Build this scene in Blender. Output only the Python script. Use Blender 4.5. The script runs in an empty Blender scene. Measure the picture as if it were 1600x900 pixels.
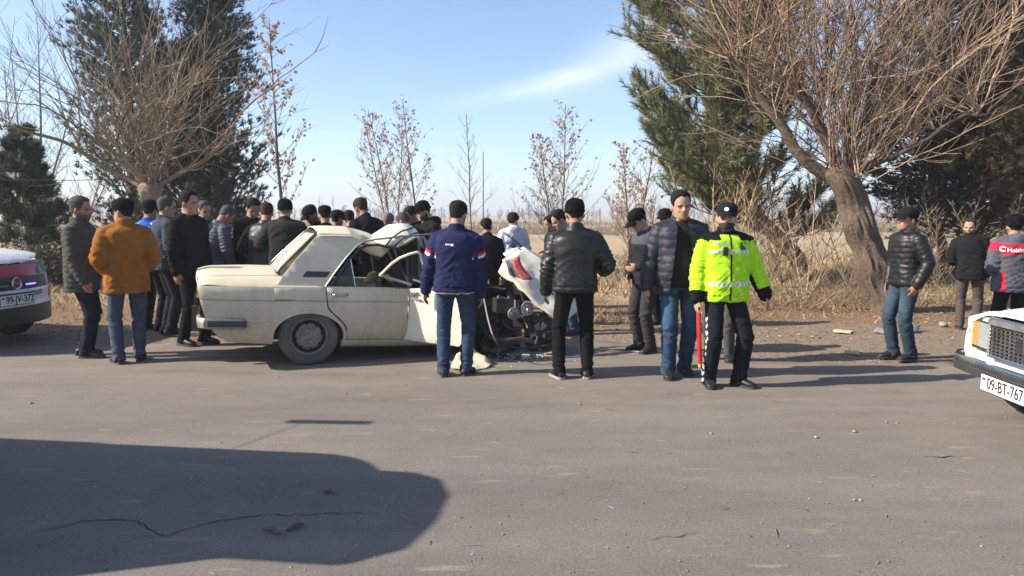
import bpy, bmesh, math, random, time
import numpy as np
from mathutils import Vector, Matrix
from mathutils.bvhtree import BVHTree
T0 = time.time()
scene = bpy.context.scene
COL = scene.collection
R = math.radians

# ------------------------------------------------------------------ camera
CAM_H, FPX, HORIZON = 1.53, 1209.0, 335.0
PITCH = math.atan((450.0 - HORIZON) / FPX)
cam_data = bpy.data.cameras.new('camera')
cam_data.lens = 36.0 * FPX / 1600.0
cam_data.sensor_width = 36.0
cam_data.clip_end = 4000.0
cam = bpy.data.objects.new('camera', cam_data)
cam.location = (0, 0, CAM_H)
cam.rotation_euler = (math.pi / 2 - PITCH, 0, 0)
COL.objects.link(cam)
scene.camera = cam

# ------------------------------------------------------------------ sun and sky
SUN_EL = R(33.0)
SUN_AZ = math.atan2(-0.165, -0.986)          # direction towards the sun: from the left, a little behind the camera
SUN_DIR = Vector((math.cos(SUN_AZ) * math.cos(SUN_EL), math.sin(SUN_AZ) * math.cos(SUN_EL), math.sin(SUN_EL)))
sun_data = bpy.data.lights.new('sun', 'SUN')
sun_data.energy = 5.0
sun_data.angle = R(0.53)
sun_data.color = (1.0, 0.91, 0.79)
sun = bpy.data.objects.new('sun', sun_data)
sun.rotation_euler = SUN_DIR.to_track_quat('Z', 'Y').to_euler()
sun.location = (-20, -5, 20)
COL.objects.link(sun)

world = bpy.data.worlds.new('World')
scene.world = world
world.use_nodes = True
wn, wl = world.node_tree.nodes, world.node_tree.links
wn.clear()
w_out = wn.new('ShaderNodeOutputWorld')
w_bg = wn.new('ShaderNodeBackground')
w_bg.inputs['Strength'].default_value = 0.125
sky = wn.new('ShaderNodeTexSky')
sky.sky_type = 'NISHITA'
sky.sun_disc = False
sky.sun_elevation = SUN_EL
sky.sun_rotation = math.pi / 2 - SUN_AZ
sky.altitude = 60.0
sky.air_density = 0.75
sky.dust_density = 0.95
sky.ozone_density = 2.2
# thin cirrus: streaky noise on the sky plane, everywhere in the sky
tc = wn.new('ShaderNodeTexCoord')
sep = wn.new('ShaderNodeSeparateXYZ')
wl.new(tc.outputs['Generated'], sep.inputs[0])
def wmath(op, a, b=None, c=None):
    n = wn.new('ShaderNodeMath'); n.operation = op
    for i, v in enumerate((a, b, c)):
        if v is None: continue
        if isinstance(v, (int, float)): n.inputs[i].default_value = v
        else: wl.new(v, n.inputs[i])
    return n.outputs[0]
zc = wmath('MAXIMUM', sep.outputs['Z'], 0.03)
zc = wmath('ADD', zc, 0.05)
comb = wn.new('ShaderNodeCombineXYZ')
wl.new(wmath('DIVIDE', sep.outputs['X'], zc), comb.inputs[0])
wl.new(wmath('DIVIDE', sep.outputs['Y'], zc), comb.inputs[1])
mp = wn.new('ShaderNodeMapping')
mp.inputs['Rotation'].default_value = (0, 0, R(-62))
mp.inputs['Scale'].default_value = (0.24, 0.85, 1)
mp.inputs['Location'].default_value = (-0.35, 1.14, 0)
wl.new(comb.outputs[0], mp.inputs[0])
cn = wn.new('ShaderNodeTexNoise')
cn.inputs['Scale'].default_value = 0.8
cn.inputs['Detail'].default_value = 7
cn.inputs['Roughness'].default_value = 0.52
cn.inputs['Distortion'].default_value = 0.35
wl.new(mp.outputs[0], cn.inputs['Vector'])
ramp = wn.new('ShaderNodeValToRGB')
ramp.color_ramp.elements[0].position = 0.52
ramp.color_ramp.elements[1].position = 0.74
ramp.color_ramp.elements[0].color = (0, 0, 0, 1)
ramp.color_ramp.elements[1].color = (1, 1, 1, 1)
wl.new(cn.outputs[0], ramp.inputs[0])
cfac = wmath('MULTIPLY', ramp.outputs[0], 0.12)
# one denser wisp of cirrus low in the north
yy = wmath('MAXIMUM', sep.outputs['Y'], 0.05)
cu, cv = wmath('DIVIDE', sep.outputs['X'], yy), wmath('DIVIDE', sep.outputs['Z'], yy)
comb2 = wn.new('ShaderNodeCombineXYZ'); wl.new(cu, comb2.inputs[0]); wl.new(cv, comb2.inputs[1])
wnz = wn.new('ShaderNodeTexNoise'); wnz.inputs['Scale'].default_value = 9.0; wnz.inputs['Detail'].default_value = 6; wnz.inputs['Distortion'].default_value = .6
wmp = wn.new('ShaderNodeMapping'); wmp.inputs['Scale'].default_value = (.8, 2.6, 1); wmp.inputs['Rotation'].default_value = (0, 0, R(-14)); wl.new(comb2.outputs[0], wmp.inputs[0]); wl.new(wmp.outputs[0], wnz.inputs['Vector'])
def lobe(u0, v0, su, sv, slope, amp):
    du = wmath('SUBTRACT', cu, u0); dv = wmath('SUBTRACT', wmath('SUBTRACT', cv, v0), wmath('MULTIPLY', du, slope))
    q = wmath('ADD', wmath('POWER', wmath('ABSOLUTE', wmath('DIVIDE', du, su)), 2.0), wmath('POWER', wmath('ABSOLUTE', wmath('DIVIDE', dv, sv)), 2.0))
    return wmath('MULTIPLY', wmath('POWER', 2.718, wmath('MULTIPLY', q, -1.0)), amp)
lb = wmath('ADD', lobe(.055, .168, .095, .0125, .22, .40), lobe(.165, .212, .075, .030, .36, .40))
lb = wmath('MULTIPLY', lb, wmath('ADD', wmath('MULTIPLY', wnz.outputs[0], 2.2), -.20))
cfac = wmath('MINIMUM', wmath('ADD', cfac, lb), .9)
mixc = wn.new('ShaderNodeMix'); mixc.data_type = 'RGBA'
wl.new(cfac, mixc.inputs[0])
wl.new(sky.outputs[0], mixc.inputs[6])
mixc.inputs[7].default_value = (5.6, 5.75, 6.0, 1)
wl.new(mixc.outputs[2], w_bg.inputs['Color'])
wl.new(w_bg.outputs[0], w_out.inputs['Surface'])

scene.view_settings.view_transform = 'Standard'
scene.view_settings.look = 'None'
scene.view_settings.exposure = 0.97
scene.view_settings.gamma = 1.0
scene.view_settings.use_curve_mapping = False
scene.cycles.use_denoising = True
scene.cycles.max_bounces = 6
scene.cycles.transparent_max_bounces = 12

# ------------------------------------------------------------------ helpers: geometry of the view
CP, SP = math.cos(PITCH), math.sin(PITCH)
def ray(px, py):
    x = (px - 800.0) / FPX; y = -(py - 450.0) / FPX
    return Vector((x, CP + y * SP, -SP + y * CP))
def G(px, py, z=0.0):
    d = ray(px, py); t = (z - CAM_H) / d.z
    return Vector((d.x * t, d.y * t, z))
def A(px, py, Y):
    d = ray(px, py); t = Y / d.y
    return Vector((d.x * t, Y, CAM_H + d.z * t))

# ------------------------------------------------------------------ helpers: objects
def tag(o, label=None, cat=None, group=None, kind=None):
    if label: o['label'] = label
    if cat: o['category'] = cat
    if group: o['group'] = group
    if kind: o['kind'] = kind
    return o
def empty(name, loc=(0, 0, 0), rz=0.0):
    o = bpy.data.objects.new(name, None)
    o.empty_display_size = 0.2
    o.location = loc; o.rotation_euler = (0, 0, rz)
    COL.objects.link(o)
    return o
def link(name, me, mat=None, parent=None, smooth=None):
    o = bpy.data.objects.new(name, me)
    COL.objects.link(o)
    if mat is not None:
        me.materials.clear(); me.materials.append(mat)
    if parent is not None: o.parent = parent
    if smooth is not None: shade(me, smooth)
    return o
def shade(me, angle):
    n = len(me.polygons)
    if angle <= 0:
        me.polygons.foreach_set('use_smooth', np.zeros(n, dtype=bool)); return
    me.polygons.foreach_set('use_smooth', np.ones(n, dtype=bool))
    if angle < 180: me.set_sharp_from_angle(angle=R(angle))

class MB:
    """collects shapes; build() links them as one mesh object"""
    def __init__(s): s.v = []; s.f = []; s.c = []
    def add(s, V, F, col=None):
        o = len(s.v)
        s.v.extend([tuple(p) for p in V])
        s.f.extend([tuple(i + o for i in f) for f in F])
        if col is not None: s.c.extend([col] * len(V))
        return s
    def box(s, c, h, rot=None, col=None):
        M = rot or Matrix.Identity(3)
        V = [Vector(c) + M @ Vector((x * h[0], y * h[1], z * h[2])) for x in (-1, 1) for y in (-1, 1) for z in (-1, 1)]
        return s.add(V, [(0, 1, 3, 2), (4, 6, 7, 5), (0, 4, 5, 1), (2, 3, 7, 6), (0, 2, 6, 4), (1, 5, 7, 3)], col)
    def loft(s, rings, cap=True, closed=True, col=None):
        n = len(rings[0]); V = [p for r in rings for p in r]; F = []
        for i in range(len(rings) - 1):
            a, b = i * n, (i + 1) * n
            for j in range(n if closed else n - 1):
                k = (j + 1) % n
                F.append((a + j, a + k, b + k, b + j))
        if cap:
            F.append(tuple(range(n - 1, -1, -1)))
            F.append(tuple(range((len(rings) - 1) * n, len(rings) * n)))
        return s.add(V, F, col)
    def tube(s, pts, rad, n=8, ref=None, cap=True, round_ends=False, col=None):
        pts = [Vector(p) for p in pts]
        if isinstance(rad, (int, float)): rad = [rad] * len(pts)
        rad = [(r, r) if isinstance(r, (int, float)) else r for r in rad]
        if round_ends:
            t0 = (pts[0] - pts[1]).normalized(); t1 = (pts[-1] - pts[-2]).normalized()
            r0, r1 = rad[0], rad[-1]
            pts = [pts[0] + t0 * min(r0) * .85, pts[0] + t0 * min(r0) * .5] + pts + [pts[-1] + t1 * min(r1) * .5, pts[-1] + t1 * min(r1) * .85]
            rad = [(r0[0] * .45, r0[1] * .45), (r0[0] * .86, r0[1] * .86)] + rad + [(r1[0] * .86, r1[1] * .86), (r1[0] * .45, r1[1] * .45)]
        rings = []; up = None
        for i, p in enumerate(pts):
            a = pts[max(0, i - 1)]; b = pts[min(len(pts) - 1, i + 1)]
            t = (b - a)
            t = t.normalized() if t.length > 1e-9 else Vector((0, 0, 1))
            if up is None:
                up = Vector(ref) if ref is not None else (Vector((1, 0, 0)) if abs(t.x) < .8 else Vector((0, 1, 0)))
            u = up - t * up.dot(t)
            u = u.normalized() if u.length > 1e-6 else t.orthogonal().normalized()
            if ref is None: up = u
            w = t.cross(u)
            rx, ry = rad[i]
            rings.append([p + u * (math.cos(2 * math.pi * j / n) * rx) + w * (math.sin(2 * math.pi * j / n) * ry) for j in range(n)])
        return s.loft(rings, cap, True, col)
    def ball(s, c, r, n=10, m=7, rot=None, col=None):
        c = Vector(c); r = (r, r, r) if isinstance(r, (int, float)) else r
        M = rot or Matrix.Identity(3); rings = []
        for i in range(m + 1):
            th = math.pi * (i + .04 * (1 if i == 0 else -1 if i == m else 0) * 2) / m
            rings.append([c + M @ Vector((r[0] * math.sin(th) * math.cos(2 * math.pi * j / n), r[1] * math.sin(th) * math.sin(2 * math.pi * j / n), -r[2] * math.cos(th))) for j in range(n)])
        return s.loft(rings, True, True, col)
    def lathe(s, prof, c=(0, 0, 0), axis='Y', n=28, cap=True, col=None):
        """prof: list of (radius, along)"""
        c = Vector(c); rings = []
        for r, a in prof:
            ring = []
            for j in range(n):
                x, y = math.cos(2 * math.pi * j / n) * r, math.sin(2 * math.pi * j / n) * r
                ring.append(c + (Vector((x, a, y)) if axis == 'Y' else Vector((a, x, y)) if axis == 'X' else Vector((x, y, a))))
            rings.append(ring)
        return s.loft(rings, cap, True, col)
    def mesh(s, name):
        me = bpy.data.meshes.new(name)
        me.from_pydata(s.v, [], s.f); me.update()
        if s.c and len(s.c) == len(s.v): set_col(me, np.array(s.c))
        return me
    def build(s, name, mat, parent=None, smooth=40, fix=True):
        me = s.mesh(name)
        if fix:
            bm = bmesh.new(); bm.from_mesh(me)
            bmesh.ops.recalc_face_normals(bm, faces=bm.faces)
            bm.to_mesh(me); bm.free()
        return link(name, me, mat, parent, smooth)
def set_col(me, rgb):
    a = me.color_attributes.get('Col') or me.color_attributes.new('Col', 'FLOAT_COLOR', 'POINT')
    c = np.ones((len(me.vertices), 4), dtype=np.float32); c[:, :3] = rgb
    a.data.foreach_set('color', c.ravel())
def np_mesh(name, V, F, colv=None):
    """F: (n,3) or (n,4) int array"""
    V = np.asarray(V, dtype=np.float32); F = np.asarray(F, dtype=np.int32)
    me = bpy.data.meshes.new(name)
    k = F.shape[1]
    me.vertices.add(len(V)); me.vertices.foreach_set('co', V.ravel())
    me.loops.add(F.size); me.loops.foreach_set('vertex_index', F.ravel())
    me.polygons.add(len(F)); me.polygons.foreach_set('loop_start', np.arange(0, F.size, k, dtype=np.int32))
    me.update(calc_edges=True)
    if colv is not None: set_col(me, colv)
    return me

# ------------------------------------------------------------------ helpers: numpy noise
_rs = np.random.RandomState(11)
_perm = np.concatenate([_rs.permutation(256)] * 4)
_grad = _rs.randn(256, 3); _grad /= np.linalg.norm(_grad, axis=1)[:, None]
def pnoise(P):
    P = np.asarray(P, dtype=float)
    i = np.floor(P).astype(int); f = P - i; u = f * f * f * (f * (f * 6 - 15) + 10); i &= 255
    out = 0
    for dx in (0, 1):
        for dy in (0, 1):
            for dz in (0, 1):
                h = _perm[_perm[_perm[i[:, 0] + dx] + i[:, 1] + dy] + i[:, 2] + dz]
                g = _grad[h]
                d = (g[:, 0] * (f[:, 0] - dx) + g[:, 1] * (f[:, 1] - dy) + g[:, 2] * (f[:, 2] - dz))
                out = out + d * (u[:, 0] if dx else 1 - u[:, 0]) * (u[:, 1] if dy else 1 - u[:, 1]) * (u[:, 2] if dz else 1 - u[:, 2])
    return out * 1.5
def fbm(P, o=3):
    P = np.asarray(P, dtype=float); s = 0; a = 1
    for k in range(o): s = s + a * pnoise(P * 2 ** k + 17.3 * k); a *= .5
    return s
def sstep(a, b, x): t = np.clip((x - a) / (b - a), 0, 1); return t * t * (3 - 2 * t)

# ------------------------------------------------------------------ helpers: materials
_mats = {}
def mat_nodes(name):
    m = bpy.data.materials.new(name); m.use_nodes = True
    nt = m.node_tree
    b = nt.nodes.get('Principled BSDF')
    return m, nt, b
def ncoord(nt, scale=1.0, kind='Object'):
    t = nt.nodes.new('ShaderNodeTexCoord')
    return t.outputs[kind]
def nnoise(nt, vec, scale, detail=4, rough=.55, dist=0.0):
    n = nt.nodes.new('ShaderNodeTexNoise')
    n.inputs['Scale'].default_value = scale; n.inputs['Detail'].default_value = detail
    n.inputs['Roughness'].default_value = rough; n.inputs['Distortion'].default_value = dist
    if vec is not None: nt.links.new(vec, n.inputs['Vector'])
    return n.outputs[0]
def nramp(nt, fac, stops):
    r = nt.nodes.new('ShaderNodeValToRGB'); cr = r.color_ramp
    while len(cr.elements) < len(stops): cr.elements.new(.5)
    for e, (p, c) in zip(cr.elements, stops):
        e.position = p; e.color = (*c, 1) if len(c) == 3 else c
    nt.links.new(fac, r.inputs[0])
    return r.outputs[0]
def nmix(nt, fac, a, b, mode='MIX'):
    m = nt.nodes.new('ShaderNodeMix'); m.data_type = 'RGBA'; m.blend_type = mode
    for idx, v in ((0, fac), (6, a), (7, b)):
        if isinstance(v, (int, float)): m.inputs[idx].default_value = v
        elif isinstance(v, tuple): m.inputs[idx].default_value = (*v, 1)
        else: nt.links.new(v, m.inputs[idx])
    return m.outputs[2]
def nbump(nt, b, h, strength=.3, dist=.01):
    n = nt.nodes.new('ShaderNodeBump')
    n.inputs['Strength'].default_value = strength; n.inputs['Distance'].default_value = dist
    nt.links.new(h, n.inputs['Height']); nt.links.new(n.outputs[0], b.inputs['Normal'])
    return n
def nmath(nt, op, a, b=None):
    n = nt.nodes.new('ShaderNodeMath'); n.operation = op
    for i, v in enumerate((a, b)):
        if v is None: continue
        if isinstance(v, (int, float)): n.inputs[i].default_value = v
        else: nt.links.new(v, n.inputs[i])
    return n.outputs[0]
def simple(name, col, rough=.6, metal=0.0, var=.18, scale=9.0, bump=0.0, bscale=60, coat=0.0, spec=.5):
    """plain procedural material: base colour broken up by noise"""
    key = (name,)
    if key in _mats: return _mats[key]
    m, nt, b = mat_nodes(name)
    co = ncoord(nt)
    n = nnoise(nt, co, scale, 5)
    lo = tuple(c * (1 - var) for c in col); hi = tuple(min(1, c * (1 + var)) for c in col)
    nt.links.new(nramp(nt, n, [(.3, lo), (.7, hi)]), b.inputs['Base Color'])
    b.inputs['Roughness'].default_value = rough; b.inputs['Metallic'].default_value = metal
    b.inputs['Coat Weight'].default_value = coat
    b.inputs['Specular IOR Level'].default_value = spec
    if bump: nbump(nt, b, nnoise(nt, co, bscale, 3), bump, .004)
    _mats[key] = m
    return m
def attr_mat(name, rough=.8, bump=.25, bscale=180, spec=.3, var=.25, vscale=14, sheen=0.0, coat=0.0, sub=0.0, dist=.003, trans=0.0):
    """colour from the mesh's own colour attribute, broken up by noise"""
    m, nt, b = mat_nodes(name)
    at = nt.nodes.new('ShaderNodeAttribute'); at.attribute_name = 'Col'
    co = ncoord(nt)
    n = nnoise(nt, co, vscale, 4)
    k = nramp(nt, n, [(.25, (1 - var,) * 3), (.75, (1 + var * .6,) * 3)])
    nt.links.new(nmix(nt, 1.0, at.outputs['Color'], k, 'MULTIPLY'), b.inputs['Base Color'])
    b.inputs['Roughness'].default_value = rough
    b.inputs['Specular IOR Level'].default_value = spec
    b.inputs['Sheen Weight'].default_value = sheen
    b.inputs['Coat Weight'].default_value = coat
    if sub: b.inputs['Subsurface Weight'].default_value = sub; b.inputs['Subsurface Scale'].default_value = .01
    if bump: nbump(nt, b, nnoise(nt, co, bscale, 3), bump, dist)
    if trans:
        out = nt.nodes['Material Output']
        tr = nt.nodes.new('ShaderNodeBsdfTranslucent')
        nt.links.new(at.outputs['Color'], tr.inputs[0])
        ms = nt.nodes.new('ShaderNodeMixShader'); ms.inputs[0].default_value = trans
        nt.links.new(b.outputs[0], ms.inputs[1]); nt.links.new(tr.outputs[0], ms.inputs[2])
        nt.links.new(ms.outputs[0], out.inputs['Surface'])
    return m
# ================================================================== ground, road, field
ROAD_Z = 0.0
def edge_y(x):
    return 9.25 + 0.25 * math.sin(x * .31 + 1) + .12 * math.sin(x * 1.7) + (0.03 * (x + 4) if x < -4 else 0) - 1.55 * float(sstep(.2, 3.8, x))
def gz_np(X, Y):
    P = np.stack([X * .55, Y * .55, X * 0], 1)
    e = 9.25 + 0.25 * np.sin(X * .31 + 1) - 1.55 * sstep(.2, 3.8, X)
    k = sstep(0.0, 1.2, Y - e)
    near = (.028 * fbm(P, 3) + .012 * fbm(P * 4.3 + 5, 2)) * k
    mid = .16 * (fbm(np.stack([X * .09 + 3, Y * .09, X * 0], 1), 2)) * sstep(15, 40, Y)
    mound = .10 * sstep(12.2, 14.5, Y) * sstep(30, 18, Y)
    return -.02 * (1 - k) + near + mid + mound
def gz(x, y): return float(gz_np(np.array([x], float), np.array([y], float))[0])

def ground_mesh():
    xs = np.concatenate([-np.geomspace(1600, 22, 26), np.arange(-20, 20.01, .22), np.geomspace(22, 1600, 26)])
    ys = np.concatenate([[-60, -30, -12, -2, 4], np.arange(6, 22, .2), np.geomspace(22.3, 60, 40), np.geomspace(64, 1800, 30)])
    X, Y = np.meshgrid(xs, ys); nx = len(xs)
    Z = gz_np(X.ravel(), Y.ravel())
    V = np.stack([X.ravel(), Y.ravel(), Z], 1)
    i = np.arange((len(ys) - 1) * (nx - 1)); r, c = i // (nx - 1), i % (nx - 1)
    a = r * nx + c
    return np_mesh('ground', V, np.stack([a, a + 1, a + nx + 1, a + nx], 1))
def ground_mat():
    m, nt, b = mat_nodes('dry_ground')
    g = nt.nodes.new('ShaderNodeNewGeometry'); pos = g.outputs['Position']
    sx = nt.nodes.new('ShaderNodeSeparateXYZ'); nt.links.new(pos, sx.inputs[0])
    n1 = nnoise(nt, pos, 1.1, 6, .6); n2 = nnoise(nt, pos, 14, 5, .7); n3 = nnoise(nt, pos, .12, 4); n4 = nnoise(nt, pos, 45, 3)
    dirt = nramp(nt, n2, [(.25, (.13, .098, .07)), (.5, (.23, .178, .13)), (.78, (.36, .29, .215))])
    litter = nramp(nt, n4, [(.3, (.09, .055, .032)), (.5, (.22, .14, .08)), (.75, (.36, .26, .16))])
    grass = nramp(nt, n2, [(.2, (.19, .14, .082)), (.5, (.37, .285, .17)), (.8, (.54, .44, .28))])
    field = nramp(nt, n3, [(.3, (.25, .19, .12)), (.5, (.36, .28, .18)), (.7, (.43, .345, .22))])
    yw = nmath(nt, 'ADD', sx.outputs['Y'], nmath(nt, 'MULTIPLY', nmath(nt, 'SUBTRACT', n1, .5), 5.0))
    def band(a, c):
        mr = nt.nodes.new('ShaderNodeMapRange'); mr.inputs['From Min'].default_value = a; mr.inputs['From Max'].default_value = c
        nt.links.new(yw, mr.inputs[0]); return mr.outputs[0]
    c1 = nmix(nt, band(9.8, 11.6), dirt, litter)
    c2 = nmix(nt, band(12.2, 14.2), c1, grass)
    c3 = nmix(nt, band(26, 60), c2, field)
    nt.links.new(c3, b.inputs['Base Color'])
    b.inputs['Roughness'].default_value = .95; b.inputs['Specular IOR Level'].default_value = .15
    nbump(nt, b, nmath(nt, 'ADD', n2, nmath(nt, 'MULTIPLY', n4, .6)), .9, .04)
    return m
ground = link('ground', ground_mesh(), ground_mat(), smooth=180)
tag(ground, kind='structure')

def road_mat():
    m, nt, b = mat_nodes('worn_asphalt')
    g = nt.nodes.new('ShaderNodeNewGeometry'); pos = g.outputs['Position']
    sx = nt.nodes.new('ShaderNodeSeparateXYZ'); nt.links.new(pos, sx.inputs[0])
    mpn = nt.nodes.new('ShaderNodeMapping'); mpn.inputs['Scale'].default_value = (.35, 1.5, 1)
    nt.links.new(pos, mpn.inputs[0])
    big = nnoise(nt, mpn.outputs[0], .9, 5, .6); mid = nnoise(nt, pos, 5, 5, .6)
    fine = nnoise(nt, pos, 62, 4, .75); grit = nnoise(nt, pos, 210, 2, .6)
    vo = nt.nodes.new('ShaderNodeTexVoronoi'); vo.inputs['Scale'].default_value = 120
    nt.links.new(pos, vo.inputs['Vector'])
    base = nramp(nt, big, [(.3, (.118, .106, .096)), (.5, (.146, .130, .116)), (.72, (.176, .157, .138))])
    base = nmix(nt, .55, base, nramp(nt, fine, [(.3, (.5,) * 3), (.5, (1.0,) * 3), (.72, (1.65, 1.6, 1.52))]), 'MULTIPLY')
    base = nmix(nt, .5, base, nramp(nt, mid, [(.3, (.85,) * 3), (.7, (1.15,) * 3)]), 'MULTIPLY')
    stone = nramp(nt, vo.outputs['Distance'], [(.05, (1.45, 1.4, 1.33)), (.2, (1, 1, 1))])
    base = nmix(nt, nramp(nt, nnoise(nt, pos, 31, 2), [(.55, (0,) * 3), (.7, (.8,) * 3)]), base, nmix(nt, 1.0, base, stone, 'MULTIPLY'))
    # dust blown and dragged on from the verge
    def rng(out, a, c, lo=0., hi=1.):
        mr = nt.nodes.new('ShaderNodeMapRange'); mr.inputs['From Min'].default_value = a; mr.inputs['From Max'].default_value = c
        mr.inputs['To Min'].default_value = lo; mr.inputs['To Max'].default_value = hi
        nt.links.new(out, mr.inputs[0]); return mr.outputs[0]
    d1 = rng(sx.outputs['Y'], 4.2, 8.8, 0.05, .85)
    d2 = rng(sx.outputs['X'], 0, 5, 0., .22)
    ds = nmath(nt, 'ADD', d1, d2)
    ds = nmath(nt, 'MULTIPLY', ds, rng(nnoise(nt, mpn.outputs[0], 2.3, 7, .68), .32, .68))
    spots = nramp(nt, nnoise(nt, mpn.outputs[0], 6.5, 4, .55), [(.625, (0,) * 3), (.70, (.8,) * 3)])
    ds = nmath(nt, 'MINIMUM', nmath(nt, 'ADD', ds, spots), .9)
    dust = nramp(nt, fine, [(.3, (.17, .13, .095)), (.7, (.31, .25, .185))])
    nt.links.new(nmix(nt, ds, base, dust), b.inputs['Base Color'])
    b.inputs['Roughness'].default_value = .88; b.inputs['Specular IOR Level'].default_value = .28
    h = nmath(nt, 'ADD', nmath(nt, 'ADD', fine, nmath(nt, 'MULTIPLY', grit, .5)), nmath(nt, 'MULTIPLY', vo.outputs['Distance'], .8))
    nbump(nt, b, h, .32, .0035)
    return m
def build_road():
    xs = np.arange(-60, 60.01, .12)
    rng_ = np.random.RandomState(3)
    e = np.array([edge_y(x) for x in xs]) + .16 * fbm(np.stack([xs * 1.3, xs * 0, xs * 0], 1), 3) + .05 * rng_.randn(len(xs))
    V = []; F = []
    rows = [lambda k: -13.0, lambda k: 3.0, lambda k: e[k] - .5, lambda k: e[k] - .05, lambda k: e[k]]
    zs = [0, 0, 0, -.003, -.03]
    for k, x in enumerate(xs):
        for r, z in zip(rows, zs): V.append((x, r(k), z))
    n = len(rows)
    for k in range(len(xs) - 1):
        for r in range(n - 1):
            a = k * n + r; F.append((a, a + n, a + n + 1, a + 1))
    me = np_mesh('road', V, F)
    return tag(link('road', me, road_mat(), smooth=180), kind='structure')
road = build_road()

def ribbon(name, pts, w, z, mat, parent, seed):
    rg = random.Random(seed); V = []; F = []
    P = []
    for i in range(len(pts) - 1):
        a, b_ = pts[i], pts[i + 1]; n = max(2, int((b_ - a).length / .025))
        for j in range(n): P.append(a.lerp(b_, j / n))
    P.append(pts[-1])
    off = 0
    for i, p in enumerate(P):
        off = off * .86 + rg.uniform(-.016, .016)
        t = (P[min(i + 1, len(P) - 1)] - P[max(i - 1, 0)]).normalized(); nrm = Vector((-t.y, t.x, 0))
        ww = w * rg.uniform(.25, 1.15) * min(1, i / 6 + .1, (len(P) - 1 - i) / 6 + .1)
        c = p + nrm * off
        V += [(c.x + nrm.x * ww, c.y + nrm.y * ww, z), (c.x - nrm.x * ww, c.y - nrm.y * ww, z)]
    for i in range(len(P) - 1): F.append((2 * i, 2 * i + 1, 2 * i + 3, 2 * i + 2))
    me = bpy.data.meshes.new(name); me.from_pydata(V, [], F)
    return link(name, me, mat, parent)
M_crack = simple('crack_tar', (.022, .021, .02), .95)
for i, (pl, w) in enumerate([([(40, 838), (130, 818), (200, 815), (265, 838), (320, 820), (405, 812), (500, 805), (600, 800)], .0042),
              ([(600, 800), (632, 775)], .003), ([(600, 800), (640, 806), (680, 812)], .0026), ([(255, 836), (180, 850)], .004),
              ([(1000, 843), (1060, 838), (1095, 832)], .004)]):
    ribbon('crack', [G(*p) for p in pl], w, .004, M_crack, road, i)
M_seam = simple('seam_tar', (.035, .032, .03), .9)
for i, (x0, x1) in enumerate([(848, 868), (982, 999), (1012, 1022), (1038, 1050), (1168, 1190), (1205, 1216), (1226, 1240), (1272, 1282), (1376, 1388), (1440, 1500), (1330, 1345)]):
    y = 705 + (x0 - 850) * .012
    ribbon('seam_mark', [G(x0, y), G(x1, y + .5)], .012, .004, M_seam, road, 40 + i)
# ================================================================== trees, shrubs, grass, litter
M_bark = attr_mat('bark', .92, .9, 26, .15, .45, 18, dist=.02)
M_twig = attr_mat('twig_bark', .85, 0, 60, .2, .25, 9)
M_leaf = attr_mat('foliage', .7, 0, 60, .25, .30, 3, trans=.18)
M_dryleaf = attr_mat('dry_leaf', .8, 0, 60, .2, .2, 9, trans=.25)

def tubes_np(branches, sides):
    """branches: list of (pts Nx3, radii N, colour) -> V, F(quads), C"""
    Vs, Fs, Cs = [], [], []; o = 0
    ang = np.arange(sides) * 2 * math.pi / sides
    ca, sa = np.cos(ang), np.sin(ang)
    for pts, rad, col in branches:
        pts = np.asarray(pts, float); n = len(pts)
        t = np.gradient(pts, axis=0); t /= np.linalg.norm(t, axis=1)[:, None] + 1e-9
        ref = np.array([1., 0, 0]) if abs(t[0, 0]) < .8 else np.array([0, 1., 0])
        u = ref - t * (t @ ref)[:, None]; u /= np.linalg.norm(u, axis=1)[:, None] + 1e-9
        w = np.cross(t, u)
        rad = np.asarray(rad, float)
        ring = pts[:, None, :] + rad[:, None, None] * (ca[None, :, None] * u[:, None, :] + sa[None, :, None] * w[:, None, :])
        Vs.append(ring.reshape(-1, 3)); Cs.append(np.tile(col, (n * sides, 1)))
        k = np.arange(n - 1)[:, None] * sides; j = np.arange(sides)[None, :]
        a = k + j; b = k + (j + 1) % sides
        Fs.append(np.stack([a, b, b + sides, a + sides], -1).reshape(-1, 4) + o); o += n * sides
    return np.concatenate(Vs), np.concatenate(Fs), np.concatenate(Cs)
def tube_obj(name, branches, sides, mat, parent):
    V, F, C = tubes_np(branches, sides)
    return link(name, np_mesh(name, V, F, C), mat, parent, 180)

def curve(rg, p, d, L, n, wob=.12, up=0.0, droop=0.0):
    """wandering polyline"""
    d = np.array(d, float); d /= np.linalg.norm(d); pts = [np.array(p, float)]
    for i in range(n):
        d = d + rg.normal(0, wob, 3) * .5 + np.array([0, 0, up]) / n - np.array([0, 0, droop]) * (i / n) / n
        d /= np.linalg.norm(d); pts.append(pts[-1] + d * L / n)
    return np.array(pts)
def taper(r0, r1, n): return np.linspace(r0, r1, n)
def perp_dir(rg, d, ang):
    d = d / np.linalg.norm(d); r = rg.normal(0, 1, 3); r -= d * (r @ d); r /= np.linalg.norm(r) + 1e-9
    return d * math.cos(ang) + r * math.sin(ang)

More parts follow.
